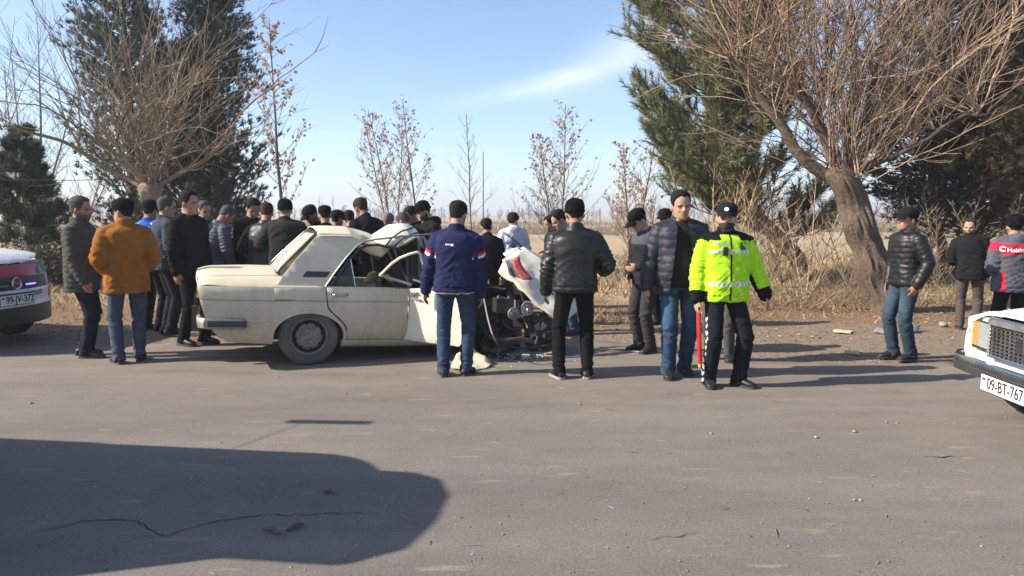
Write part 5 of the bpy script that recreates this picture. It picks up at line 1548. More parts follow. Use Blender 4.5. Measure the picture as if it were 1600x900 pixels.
        for hip, kn, ft, fw in legs:
            tw_ = s.twide
            m1 = hip * .6 + kn * .4; m2 = kn * .5 + ft * .5
            bot = ft + np.array([0, 0, -.045]) - fw * .012
            mb.tube([hip + np.array([0, 0, .03]), hip + (kn - hip) * .15, m1, kn, m2, ft * .85 + kn * .15, bot], [(.098, .105), (.096, .105), (.085 * tw_ ** .5, .092), (.072 * tw_, .077 * tw_), (.068 * tw_, .074 * tw_), (.062 * tw_, .068 * tw_), (.060 * tw_, .070 * tw_)], 16, ref=(1, 0, 0))
            lseg += [(hip, kn), (kn, ft)]
        def post_trs(V, N):
            D = np.array([seg_dist(V, a, b)[0] for a, b in lseg]); sid = D.argmin(0); disp = np.zeros(len(V)); wear = np.zeros(len(V))
            for i, (a, b) in enumerate(lseg):
                m = sid == i; L = np.linalg.norm(b - a); ax = (b - a) / L; rel_ = V[m] - a; t = rel_ @ ax; pr = rel_ - t[:, None] * ax
                al = t + (.435 if i % 2 else 0)
                fo = pnoise(np.stack([al * 17 + i * 3 + s.seed * 5.1, pr[:, 0] * 8, pr[:, 1] * 8 + al * 7], 1))
                am = .35 + .9 * np.exp(-((al - .46) / .10) ** 2) + 1.1 * sstep(.68, .82, al) + .8 * np.exp(-((al - .02) / .09) ** 2)
                disp[m] = .015 * am * 1.15 * (.42 - np.abs(fo) ** .6)
                wear[m] = np.exp(-((al - .28) / .17) ** 2) * sstep(-.02, .05, -pr[:, 1])
            tc = np.array(s.trousers, float); tc = tc * (.65 if tc.max() < .045 else .85); C = np.tile(tc, (len(V), 1))
            if s.tmat == 'denim':
                bz = V[:, 2] - hipz; ax_ = np.abs(V[:, 0])
                inpk = (V[:, 1] > .02) & (ax_ > .025) & (ax_ < .135) & (bz > -.135) & (bz < .02)
                edge = inpk & ((ax_ < .033) | (ax_ > .127) | (bz < -.127) | (np.abs(bz - .012) < .008))
                C[edge] *= .55
                C[np.abs(bz - .055) < .006] *= .6
                C = C * (1 + .5 * wear[:, None]) * (1 + .14 * fbm(V * 9 + s.seed, 2))[:, None]
            if s.pattern and hasattr(s.pattern, 'trs'): C = s.pattern.trs(C, V, N, sid, lseg)
            return V + N * disp[:, None], C, None
        remesh_later('trousers', mb, vox_c, post_trs, M_denim if s.tmat == 'denim' else M_cloth, root, 3)
        # ---- shoes
        for hip, kn, ft, fw in legs:
            sidev = np.array([-fw[1], fw[0], 0]); base = np.array([ft[0], ft[1], 0])
            up_ = np.array([0, 0, 1.])
            def ring(y, w, z0, z1, n=14):
                out = []
                for j in range(n):
                    a = 2 * math.pi * j / n; c, q = math.cos(a), math.sin(a)
                    out.append(Vector(base + fw * y + sidev * math.copysign(abs(c) ** .8, c) * w + up_ * ((z0 + z1) / 2 + math.copysign(abs(q) ** .8, q) * (z1 - z0) / 2)))
                return out
            mb = MB(); mb.loft([ring(-.086, .018, .026, .05), ring(-.078, .030, .020, .072), ring(-.05, .036, .018, .085), ring(0, .039, .018, .095), ring(.05, .043, .018, .088), ring(.10, .049, .018, .070), ring(.145, .047, .018, .056), ring(.172, .034, .019, .045), ring(.182, .016, .022, .036)], True, True, tuple(s.shoec))
            sh = mb.build('shoe', M_shoe, root, 70)
            mb = MB(); prof = [(-.092, .020), (-.080, .034), (-.03, .041), (.04, .045), (.10, .052), (.15, .049), (.178, .034), (.19, .012)]
            mb.loft([[Vector(base + fw * y + sidev * w * sx + up_ * z) for sx, z in ((-1, .002), (1, .002), (1, .022), (-1, .022))] for y, w in prof])
            mb.build('sole', M_solew if s.sneakers else M_sole, sh, 30)
        s.legs = legs
    def make_hat(s, H, X0, fwd, up):
        n = 32; mb = MB(); rings = []
        if s.hat == 'beanie':
            for z, g, fr in ((.095, .012, .04), (.100, .020, .042), (.118, .021, .040), (.128, .019, .034), (.132, .015, .030), (.16, .016, .02), (.19, .017, .0), (.215, .018, 0), (.232, .020, 0), (.240, .018, 0)):
                ring = []
                for x, y, zz, a in head_ring(min(z, .239), g, n):
                    lift = fr * (.5 + .5 * math.cos(a)) * 1.0
                    rib = .0012 * math.sin(a * 32)
                    ring.append(Vector(H(x * (1 + rib), y * (1 + rib), z + lift * (1 - (z - .095) / .16) + (.012 if z > .2 else 0))))
                rings.append(ring)
            mb.loft(rings, True, True, s.hatc)
            mb.build('beanie', M_knit, s.root, 180)
        else:
            for z, g in ((.130, .008), (.134, .011), (.155, .014), (.175, .017), (.20, .018), (.220, .018), (.236, .014), (.241, .004)):
                ring = []
                for x, y, zz, a in head_ring(min(z, .239), g, n):
                    ring.append(Vector(H(x, y, z + .022 * (.5 + .5 * math.cos(a)) * (1 - (z - .13) / .12) + (.012 if z > .17 else 0))))
                rings.append(ring)
            hatc = s.hatc
            mb.loft(rings, True, True, hatc)
            cap = mb.build('cap', M_cloth, s.root, 180)
            mb = MB(); top = []; bot = []
            for i in range(15):
                a = (i - 7) / 7 * 1.12; r_ = head_ring(.125, .012, 72)
                q = min(r_, key=lambda t: abs(((t[3] - a + math.pi) % (2 * math.pi)) - math.pi))
                L = .075 * math.cos(a * .9) ** .8 if abs(a * .9) < 1.5 else 0
                zb = .133 + .022 * (.5 + .5 * math.cos(a)) + .004
                top.append([Vector(H(q[0], q[1] - .004, zb)), Vector(H(q[0] * 1.02, q[1] + L * .55, zb - .006 - .004 * abs(a))), Vector(H(q[0] * .98, q[1] + L, zb - .022 - .012 * a * a))])
            rows = [list(r_) for r_ in zip(*top)]
            dn = Vector(up) * -.005
            V = [p for r_ in rows for p in r_] + [p + dn for r_ in rows for p in r_]; m = 15; F = []
            for r_ in range(2):
                for j in range(m - 1):
                    a_ = r_ * m + j; F += [(a_, a_ + 1, a_ + m + 1, a_ + m), (a_ + 45, a_ + m + 45, a_ + m + 46, a_ + 46)]
            for j in range(m - 1): F.append((30 + j, 31 + j, 76 + j, 75 + j))
            mb.add(V, F, hatc); mb.build('brim', M_cloth, cap, 60)
# ------------------------------------------------------------------ the cast
def pat_police(C, c):
    Y = np.array((.40, .72, .025)); K = np.array((.008, .009, .011)); Wt = np.array((.72, .74, .74)); Gy = np.array((.30, .33, .36))
    oz, tx, tf, arm, al, V = c['oz'], c['tx'], c['tf'], c['arm'], c['al'], c['V']
    C[:] = Y
    t = ~arm
    ang = np.abs(tx) / (np.abs(tx) + np.abs(tf) + 1e-6)
    C[t & (ang > .80) & (oz < .36)] = K                         # dark side panels
    C[t & (oz > .475) & (np.abs(tx) > .085)] = K                # dark shoulder yoke
    C[t & (oz > .525)] = K                                      # collar
    C[t & (np.abs(tx) < .006) & (tf > 0)] = K                   # zip
    for b0, b1 in ((.345, .395), (.045, .095)):                 # chevron bands
        m = t & (oz > b0) & (oz < b1) & (ang < .80)
        ph = ((np.abs(tx) + np.abs(oz - (b0 + b1) / 2) * (1.0)) / .042) % 1.0
        C[m & (ph < .50)] = Wt; C[m & (ph >= .50) & (ph < .72)] = Gy
        C[m & ((oz < b0 + .006) | (oz > b1 - .006))] = Y
    C[t & (oz < -.085)] = Y * .9
    # sleeves: dark strip along the inner side, dark cuff
    for i, (nm, a, b) in enumerate(c['segs']):
        if i < 2: continue
        sg = 1 if nm[0] == 'L' else -1
        m = c['sid'] == i
        inner = (c['N'] @ (np.array([-sg * .8, .45, -.25]))) > .35
        C[m & inner] = K
        C[m & (al > .47)] = K
        C[m & (al < .05) & (c['N'][:, 2] > .3)] = K
    return C
def _trs(C, V, N, sid, lseg):
    for i in (2, 3):                                            # chevron stripe down the outer seam of the right leg
        a, b = lseg[i]; L = np.linalg.norm(b - a); ax = (b - a) / L
        m = sid == i; rel = V - a; al = rel @ ax + (.435 if i == 3 else 0); pr = rel - (rel @ ax)[:, None] * ax
        w = pr[:, 1]
        m = m & (N[:, 0] < -.55) & (np.abs(w + .015) < .022) & (al > .25)
        ph = ((al + np.abs(w + .015) * .9) / .065) % 1
        C[m & (ph < .55)] = (.42, .43, .42)
    return C
pat_police.trs = _trs
def pat_track(C, c):
    t = ~c['arm']; oz, tx, tf = c['oz'], c['tx'], c['tf']
    C[t & (oz < -.068) & (oz > -.080)] = (.55, .40, .42); C[t & (oz < -.080)] = (.30, .05, .08)
    C[t & (tf < 0) & (np.abs(oz - .405) < .0085) & (tx > -.0) & (tx < .085)] = (.75, .75, .76)
    for i, (nm, a, b) in enumerate(c['segs']):
        if nm in ('Lu', 'Ru'):
            sg = 1 if nm[0] == 'L' else -1
            m = (c['sid'] == i) & ((c['N'] @ np.array([sg * .95, .25, 0])) > .45)
            q = c['al'] - .35 * (c['V'][:, 1])
            C[m & (q > .105) & (q < .135)] = (.50, .03, .04); C[m & (q > .135) & (q < .158)] = (.75, .75, .76)
    return C
def pat_blue(C, c):
    oz, tx = c['oz'], c['tx']; t = ~c['arm']
    C[t & (oz > .30)] = (.02, .10, .42)
    C[c['arm'] & (c['al'] < .16)] = (.02, .10, .42)
    st = (c['arm'] & (c['N'][:, 2] > .2)) | (t & (np.abs(np.abs(tx) - .12) < .012) & (oz > .3))
    C[st & (np.abs((c['V'][:, 1] * 40) % 2 - 1) < .5)] = (.65, .68, .75)
    return C
def pat_holcim(C, c):
    oz, tx, tf, t = c['oz'], c['tx'], c['tf'], ~c['arm']
    red = (.42, .025, .045)
    C[t & (oz > .335) & (oz < .475) & (tf < .05)] = red
    for i, (nm, a, b) in enumerate(c['segs']):
        if nm[1:] == 'u': C[(c['sid'] == i) & (c['al'] > -.02) & (c['al'] < .085) & (c['V'][:, 2] < 9)] = red
    C[t & (np.abs(tx - .17) < .02) & (oz < .12)] = red
    return C
def pat_strap_shade(C, c):
    t = ~c['arm']; d = c['tx'] * .62 - (c['oz'] - .32) * .78
    C[t & (np.abs(d) < .018)] = (.09, .11, .15)
    C[t & (c['tf'] < .02) & (d > .03) & (d < .13) & (c['oz'] < .30) & (c['tx'] > -.02)] = (.10, .15, .24)  # blue-grey panel: the strap's shadow painted on the back
    return C
def pat_lsleeve(C, c):
    C[c['arm']] = (.006, .006, .007); return C
def pat_grey(C, c):      # grey shoulders over black
    C[(~c['arm']) & (c['oz'] > .40)] = (.075, .072, .082)
    for i, (nm, a, b) in enumerate(c['segs']):
        if nm == 'Lu': C[c['sid'] == i] = (.075, .072, .082)
    return C
BLK, CHAR, NAVY = (.011, .011, .013), (.028, .028, .030), (.014, .018, .042)
JEAN, DJEAN = (.040, .068, .122), (.018, .026, .040)
W = 'men gathered round the wrecked car'; LG = 'men standing left of the wrecked car'; RG = 'men standing right of the wrecked car'
P = Person
PP = {}
P('bearded man in an olive grey quilted jacket facing the man in brown', 137, 306, fy=557, yaw=98, head=(-6, 4, 0), armL='frontlow', armR=((.10, -.05, -1), (-.02, -.36, -1)), feet=((.10, .05, 8), (-.10, -.06, -8)), jc=(.062, .066, .058), hem=-.20, quilt=.055, ease=.026, trousers=DJEAN, tmat='denim', hair='pepper', beard=.85, hi=True, seed=1, group=LG, collar=.045, bulk=1.06, belly=.02, footx=134)
P('man in a tan brown suede jacket and black cap, hands in pockets', 186, 308, fy=566, yaw=212, head=(42, 4, 0), armL='jpocket', armR='jpocket', feet=((.11, .02, 14), (-.10, -.06, -10)), jc=(.27, .105, .022), hem=-.17, ease=.034, trousers=(.065, .09, .135), tmat='denim', hat='cap', hi=True, seed=2, group=LG, bulk=1.1, collar=.05, footx=204)
P('man with bright blue striped shoulders and dark cap, behind the man in brown', 250, 311, fy=516, yaw=160, head=(15, 10, 0), jc=(.015, .017, .03), pattern=pat_blue, hat='cap', seed=3, group=LG, footx=240)
P('grey haired man in a slate blue jacket, back half turned', 268, 306, fy=522, yaw=128, head=(0, 6, 0), armL='down', armR='frontlow', jc=(.045, .055, .072), trousers=(.026, .028, .032), hair='pepper', hairlen=.007, seed=4, group=LG, hi=True, footx=264, bulk=1.03)
P('young man in a black jacket, in profile, left of the car boot', 303, 297, fy=538, yaw=68, head=(8, 2, 0), armL='down', armR='down', feet=((.09, -.08, 10), (-.10, .04, -6)), jc=(.016, .016, .015), hem=-.16, trousers=(.013, .014, .019), hi=True, seed=5, group=LG, footx=302, hairlen=.016, collar=.02)
P('grey haired man peering between the young man and the quilted navy back', 324, 313, Y=10.9, yaw=75, head=(-25, 15, 0), jc=BLK, hair='pepper', hairlen=.008, seed=6, group=W)
P('stooping man in a navy quilted puffer jacket, back turned, behind the boot', 359, 319, Y=9.95, yaw=140, lean=20, head=(-5, 40, 0), armL='frontlow', armR='frontlow', jc=(.045, .052, .075), jacket='nylon', quilt=.042, ease=.03, hem=-.16, trousers=BLK, hair='pepper', hairlen=.006, seed=7, group=W, hi=True, collar=.02)
P('dark haired young man looking down between two black coated backs', 399, 311, Y=11.2, yaw=55, head=(-18, 32, 0), jc=BLK, seed=8, group=W, hairlen=.018)
P('brown haired man in a black coat with shiny leather sleeves, back turned', 420, 317, Y=10.1, yaw=165, lean=10, head=(25, 25, 0), armL='wide', armR='loose', jc=(.022, .022, .022), jacket='leather', pattern=pat_lsleeve, hem=-.36, ease=.036, hair='brown', seed=9, group=W, hi=True, collar=.02)
P('man in a black beanie and charcoal wool coat, back turned, by the rear window', 449, 310, Y=10.0, yaw=186, lean=6, head=(4, 8, 0), armL='wide', armR='wide', jc=(.040, .040, .038), hem=-.38, ease=.036, hat='beanie', seed=10, group=W, hi=True, hair='grey', hairlen=.006, bulk=1.08)
P('man in a dark cap with lowered face, next to the charcoal coat', 488, 319, Y=11.1, yaw=-45, head=(0, 35, 0), jc=BLK, hat='cap', hatc=(.011, .01, .013), seed=11, group=W, beard=.5)
P('man in a black cap seen from behind, first left of the roof ridge', 510, 321, Y=10.6, yaw=200, head=(0, 12, 0), jc=BLK, hat='cap', seed=12, group=W, hairlen=.006)
P('man in a flat dark cap behind the roof, right of the other cap', 530, 327, Y=10.9, yaw=150, head=(0, 12, 0), jc=BLK, hat='cap', hatc=(.01, .01, .011), seed=13, group=W)
P('dark haired man behind the roof, face turned away to the left', 547, 329, Y=11.4, yaw=222, head=(0, 25, 0), jc=BLK, seed=14, group=W)
P('tall dark haired man in a black coat bending over the wreck', 566, 311, Y=10.5, yaw=228, lean=24, head=(-6, 28, 0), armL='front', armR='front', jc=(.014, .016, .020), ease=.034, hair='brown', hairlen=.015, seed=15, group=W, hi=True, beard=.3)
P('white haired man bending behind the crumpled roof', 607, 332, Y=11.0, yaw=150, lean=25, head=(0, 35, 0), jc=NAVY, hair='grey', seed=16, group=W)
P('grey haired man in a navy coat bending just right of the crumpled roof', 631, 331, Y=10.3, yaw=236, lean=32, head=(6, 35, 0), armL='front', armR='front', jc=NAVY, ease=.034, hair='pepper', hairlen=.007, seed=17, group=W, hi=True)
P('man in a black beanie and hooded jacket looking down to the left', 662, 313, Y=10.9, yaw=-62, lean=6, head=(-12, 28, 0), armL='front', armR='front', jc=(.017, .017, .019), hood=True, hat='beanie', seed=18, group=W, hi=True, beard=.75, collar=.045)
P('man half hidden left of the one in beanie and hood', 643, 322, Y=11.7, yaw=-55, head=(0, 30, 0), jc=BLK, seed=19, group=W)
PP['track'] = P('man in a navy tracksuit top with white shoulder bar and blue jeans, back turned', 741, 313, fy=587, yaw=176, side=-2.5, head=(-14, 16, 0), armL='loose', armR='down', feet=((.12, .02, 16), (-.10, -.05, -16)), jc=(.020, .023, .068), pattern=pat_track, hem=-.08, ease=.03, trousers=JEAN, tmat='denim', hi=True, seed=20, group=W, footx=712, hairlen=.010, collar=.05, bulk=1.08)
P('dark haired man in a dark jacket behind the navy tracksuit', 760, 342, Y=10.4, yaw=195, lean=14, head=(0, 15, 0), jc=(.018, .016, .022), seed=21, group=W)
P('man in a pale grey hoodie with shoulder strap and dark beanie', 802, 331, Y=12.4, yaw=192, head=(-45, 5, 0), armL='front', armR='frontlow', jc=(.50, .53, .58), hood=True, pattern=pat_strap_shade, hat='beanie', hatc=(.02, .017, .017), trousers=DJEAN, seed=22, group=W, hi=True, ease=.034)
P('man in a dark coat with hands together behind the bent bonnet', 858, 337, Y=11.8, yaw=-70, head=(0, 20, 0), armL='front', armR='front', jc=(.030, .028, .030), hem=-.28, seed=23, group=W)
P('man in a black ribbed puffer jacket bending towards the engine', 872, 327, Y=9.9, yaw=-72, lean=15, head=(-2, 32, 0), armL='frontlow', armR='frontlow', jc=(.013, .013, .014), jacket='nylon', quilt=.04, ease=.03, trousers=JEAN, tmat='denim', seed=24, group=W, hi=True, collar=.04)
P('man in a black leather jacket, beanie and black jeans, back turned', 926, 309, fy=591, yaw=178, head=(10, 12, 0), armL=((.26, .02, -1), (.10, -.40, -1)), armR='wide', feet=((.15, .0, 20), (-.13, -.03, -10)), jc=(.016, .016, .017), jacket='leather', hem=-.06, ease=.034, trousers=(.013, .013, .014), tmat='cloth', hat='beanie', hi=True, seed=25, group=RG, footx=897, sneakers=True, bulk=1.12, collar=.055, hair='black')
P('man in a cap and dark grey jacket looking down at his hands', 1014, 324, fy=549, yaw=-62, lean=4, head=(-8, 34, 0), armL='front', armR='frontlow', jc=(.03, .03, .033), pattern=pat_grey, trousers=(.045, .044, .044), hat='cap', hi=True, seed=26, group=RG, footx=1008)
P('dark capped man half hidden behind the man in the open navy jacket', 1037, 325, Y=10.6, yaw=-40, head=(0, 10, 0), jc=BLK, hat='cap', seed=27, group=RG)
PP['open'] = P('stout man in an open navy puffer jacket, black shirt and blue jeans', 1060, 297, fy=587, yaw=2, head=(4, 6, 3), armL='back', armR='loose', feet=((.09, .10, 6), (-.10, -.06, -10)), jc=(.030, .032, .049), jacket='nylon', quilt=.075, ease=.034, hem=-.13, open_front=.085, shirt=(.016, .016, .017), trousers=(.034, .066, .115), tmat='denim', twide=1.05, hi=True, seed=28, group=RG, footx=1058, bulk=1.14, belly=.055, hair='black', hairlen=.012, collar=.04)
P('man with a high forehead half hidden behind the traffic policeman', 1116, 327, fy=562, yaw=-28, head=(0, 4, 0), jc=(.03, .03, .035), trousers=(.085, .08, .078), hair='pepper', hairlen=.006, seed=29, group=RG, footx=1124)
PP['police'] = P('traffic policeman in a yellow reflective jacket, face mask and cap', 1143, 315, fy=602, yaw=3, head=(-22, -2, 0), armL='out', armR='baton', feet=((.15, -.04, 38), (-.14, -.02, -6)), jc=(.5, .9, .02), pattern=pat_police, hem=-.10, ease=.036, trousers=(.017, .018, .025), hat='cap', hatc=(.012, .014, .020), hi=True, seed=30, group=RG, footx=1128, bulk=1.12, belly=.02, collar=.05, hair='pepper', hairlen=.006, twide=1.12)
P('young man in a shiny black puffer jacket and cap, standing by the willow', 1419, 322, fy=561, yaw=-78, head=(0, -3, 0), armL='pocket', armR='pocket', feet=((.08, .05, 10), (-.08, -.05, -10)), jc=(.012, .012, .013), jacket='leather', quilt=.06, ease=.026, hem=-.07, trousers=(.036, .058, .080), tmat='denim', hat='cap', hatc=(.012, .012, .013), hi=True, seed=31, group=RG, footx=1409)
P('bearded man in a black jacket and taupe trousers near the right edge', 1546, 341, fy=514, yaw=150, side=6, lean=6, head=(-190, 2, 0), armL='front', armR='down', jc=(.018, .018, .019), ease=.034, hem=-.14, trousers=(.085, .072, .066), seed=32, group=RG, hair='brown', beard=.7, hi=True, footx=1512)
PP['holcim'] = P('man in a grey work jacket with red back panel and black beanie', 1579, 334, Y=8.3, yaw=172, head=(-8, 8, 0), armL='front', armR='front', jc=(.085, .085, .10), pattern=pat_holcim, ease=.042, hem=-.12, trousers=(.018, .018, .02), hat='beanie', seed=33, group=RG, hi=True, bulk=1.12, hood=True)
run_jobs()
for o in COL.objects:
    if 'printed' in o: del o['printed']
print('people', round(time.time() - T0, 1))

# ---- marks and small things on them
def child(root, nm):
    for o in root.children:
        if o.name.split('.')[0] == nm: return o
def text_mesh(body, size, bold=.0, extrude=.0):
    cu = bpy.data.curves.new('t', 'FONT'); cu.body = body; cu.size = size; cu.align_x = 'CENTER'; cu.align_y = 'CENTER'; cu.offset = bold; cu.extrude = extrude; cu.resolution_u = 4
    o = bpy.data.objects.new('t', cu); COL.objects.link(o)
    dg = bpy.context.evaluated_depsgraph_get(); dg.update()
    me = bpy.data.meshes.new_from_object(o.evaluated_get(dg))
    bpy.data.objects.remove(o); bpy.data.curves.remove(cu)
    return me
def project(me, host, c, U, Vv, n, lift=.004):
    """lay a flat mesh on the host mesh's surface (host-local coordinates)"""
    h = host.data; bv = BVHTree.FromPolygons([v.co for v in h.vertices], [p.vertices for p in h.polygons])
    bm = bmesh.new(); bm.from_mesh(me)
    bmesh.ops.triangulate(bm, faces=bm.faces)
    for v in bm.verts:
        o = c + U * v.co.x + Vv * v.co.y + n * .5
        hit = bv.ray_cast(o, -n)
        v.co = (hit[0] + n * lift) if hit[0] is not None else c + U * v.co.x + Vv * v.co.y
    bm.to_mesh(me); bm.free(); return me
Mwhite = simple('white_print', (.78, .78, .78), .7); Mgreyp = simple('reflective_print', (.45, .48, .46), .5); Mbadge = simple('badge_blue', (.02, .05, .13), .6)
hm = PP['holcim']; hj = child(hm.root, 'jacket')
def on_back(p, o, x): X, F, T = p.sfr(o); return Vector(p.spt(o) + X * x), Vector(-X), Vector(T), Vector(-F)
def on_front(p, o, x): X, F, T = p.sfr(o); return Vector(p.spt(o) + X * x), Vector(X), Vector(T), Vector(F)
me = project(text_mesh('Holcim', .066, .0018), hj, *on_back(hm, .395, .055), .006); link('lettering', me, Mwhite, hj)
mb = MB(); ring = []
for i in range(22):
    a = .6 + i / 21 * 4.8
    ring += [(math.cos(a) * .032, math.sin(a) * .032, 0), (math.cos(a) * .019, math.sin(a) * .019, 0)]
mb.add(ring, [(2 * i, 2 * i + 1, 2 * i + 3, 2 * i + 2) for i in range(21)])
link('emblem', project(mb.mesh('emblem'), hj, *on_back(hm, .41, .185), .006), Mwhite, hj)
pl = PP['police']; pj = child(pl.root, 'jacket')
link('lettering', project(text_mesh('POLİS', .05, .001), pj, *on_front(pl, .44, -.085), .005), Mgreyp, pj)
mb = MB(); mb.add([(-.03, -.03, 0), (0, -.042, 0), (.03, -.03, 0), (.03, .035, 0), (-.03, .035, 0)], [(0, 1, 2, 3, 4)])
link('badge', project(mb.mesh('badge'), pj, *on_front(pl, .425, .115), .006), Mbadge, pj)
# body camera
c, U, Vv, n = on_front(pl, .375, -.06)
h = pj.data; bv = BVHTree.FromPolygons([v.co for v in h.vertices], [p.vertices for p in h.polygons]); hit = bv.ray_cast(c + n * .5, -n)[0]
bc = empty('body_camera'); bc.parent = None
Mrot = Matrix((U, n, Vv)).transposed()
Wm = Matrix.Translation(pl.root.location) @ Matrix.Rotation(R(pl.yaw), 4, 'Z') @ Matrix.Scale(pl.k, 4)
bc.matrix_world = Wm @ Matrix.Translation(hit + n * .012) @ Mrot.to_4x4()
tag(bc, 'small black body camera clipped on the yellow jacket chest', 'camera')
mb = MB()
for y, s_ in ((-.012, .85), (-.006, 1), (.010, 1), (.014, .85)): pass
mb.loft([[Vector((x * .024 * s_, y, z * .040 * s_)) for x, z in ((-1, -.8), (-.8, -1), (.8, -1), (1, -.8), (1, .8), (.8, 1), (-.8, 1), (-1, .8))] for y, s_ in ((-.012, .9), (-.008, 1), (.010, 1), (.015, .85))])
mb.build('case', simple('camera_plastic', (.018, .018, .02), .45), bc, 30)
mb = MB(); mb.lathe([(.011, .014), (.011, .019), (.008, .020)], (0, 0, .015)); mb.build('lens', simple('lens_glass', (.03, .03, .05), .08), bc, 30)
# cap emblem, mask
H = pl.H
me = MB(); em = [(math.cos(a) * .020, math.sin(a) * .017, 0) for a in np.linspace(0, 2 * math.pi, 12, endpoint=False)]
me.add(em, [tuple(range(12))])
capo = child(pl.root, 'cap'); cc = Vector(H(0, .05, .185)); fw = Vector(H(0, 1, 0) - H(0, 0, 0)); up_ = Vector(H(0, 0, 1) - H(0, 0, 0)); xx = Vector(H(1, 0, 0) - H(0, 0, 0))
link('emblem', project(me.mesh('emblem'), capo, cc, xx, up_, fw, .003), simple('white_badge', (.8, .8, .8), .5), capo)
mb = MB(); rows = []
for z in np.linspace(.0, .070, 8):
    row = []
    for i in range(17):
        a = (i - 8) / 8 * 1.35; best = min(head_ring(z, .011 + (.012 * math.exp(-(a / .45) ** 2) if z > .03 else .004), 90), key=lambda t: abs(((t[3] - a + math.pi) % (2 * math.pi)) - math.pi))
        drop = .03 * (abs(a) / 1.35) ** 2 * (z / .08 - .5)
        row.append(Vector(H(best[0], best[1] + .012 * math.exp(-(a / .3) ** 2) * (z / .08) * .4, z - drop)))
    rows.append(row)
V = [p for r_ in rows for p in r_]; F = [(r_ * 17 + j, r_ * 17 + j + 1, r_ * 17 + j + 18, r_ * 17 + j + 17) for r_ in range(7) for j in range(16)]
mb.add(V, F); mk = mb.build('face_mask', simple('mask_cloth', (.013, .013, .015), .85), pl.root, 180)
sm = mk.modifiers.new('t', 'SOLIDIFY'); sm.thickness = .003
# red baton in his right hand
hb, d, pn, w = pl.hands[1]
g = Vector(hb + d * .085 + pn * .022)
bt = empty('traffic_baton'); bt.matrix_world = Wm @ Matrix.Translation(g)
tag(bt, 'red traffic baton pointing down from the policeman right hand', 'baton')
dv = Vector((.02, -.10, -1)).normalized()
mb = MB(); mb.tube([-dv * .10, -dv * .02, dv * .04], [.013, .014, .015], 12, round_ends=True); mb.build('grip', simple('baton_grip', (.015, .015, .016), .5), bt)
mb = MB(); mb.tube([dv * .04, dv * .07, dv * .30, dv * .545], [.017, .021, .021, .019], 14, round_ends=True); mb.build('rod', simple('baton_red', (.62, .012, .016), .3, coat=.4), bt)
mb = MB(); mb.tube([dv * .545, dv * .57], [.020, .016], 12, round_ends=True); mb.build('tip', simple('baton_tip', (.5, .4, .08), .4), bt)
# ---- fallen piece of wing, cable
def crumple(name, rows, mat, label, cat, seed, amp=.014, sub=4):
    Gd = np.array([[tuple(p) for p in r_] for r_ in rows], float); r0, c0 = Gd.shape[:2]; n1, n2 = (r0 - 1) * sub + 1, (c0 - 1) * sub + 1; V = []
    for i in range(n1):
        for j in range(n2):
            a, b = i / sub, j / sub; i0, j0 = min(int(a), r0 - 2), min(int(b), c0 - 2); fa, fb = a - i0, b - j0
            V.append((Gd[i0, j0] * (1 - fa) + Gd[i0 + 1, j0] * fa) * (1 - fb) + (Gd[i0, j0 + 1] * (1 - fa) + Gd[i0 + 1, j0 + 1] * fa) * fb)
    V = np.array(V); V += (amp * pnoise(V * 9 + seed))[:, None] * np.array([.3, -.4, .8]); V[:, 2] = np.maximum(V[:, 2], .008)
    F = [(i * n2 + j, i * n2 + j + 1, (i + 1) * n2 + j + 1, (i + 1) * n2 + j) for i in range(n1 - 1) for j in range(n2 - 1)]
    o = link(name, np_mesh(name, V, F), mat, None, 26); m = o.modifiers.new('t', 'SOLIDIFY'); m.thickness = .006; m.offset = 0
    return tag(o, label, cat)
crumple('torn_wing_piece', [[G(704, 574, .02), A(712, 556, 7.85), A(722, 546, 8.0)], [G(722, 578, .01), A(735, 562, 7.8), A(738, 543, 7.95)], [G(745, 578, .01), A(752, 566, 7.75), A(748, 553, 7.9)], [G(760, 575, .01), G(768, 571, .015), G(768, 567, .02)]], M_cream, 'torn cream piece of wing lying on the road before the wreck', 'car part', 3, .05, 5)
mb = MB(); cp_ = [(757, 462, .52, 7.95), (762, 490, .36, 7.85)] 
pts = [A(756, 465, 7.9), A(763, 500, 7.8), A(772, 528, 7.75)] + [G(785, 545, .015), G(810, 553, .012), G(850, 556, .012), G(900, 557, .012), G(945, 553, .012), G(985, 549, .012), G(1010, 551, .012)]
sp = []
for i in range(len(pts) - 1):
    p0, p1, p2, p3 = pts[max(0, i - 1)], pts[i], pts[i + 1], pts[min(len(pts) - 1, i + 2)]
    for t in (0, .25, .5, .75): sp.append(.5 * ((2 * p1) + (p2 - p0) * t + (2 * p0 - 5 * p1 + 4 * p2 - p3) * t * t + (3 * p1 - p0 - 3 * p2 + p3) * t ** 3))
mb.tube(sp + [pts[-1]], .008, 6)
tag(mb.build('loose_cable', simple('grey_cable', (.30, .29, .28), .5)), 'loose grey cable trailing from the wreck across the road', 'cable')

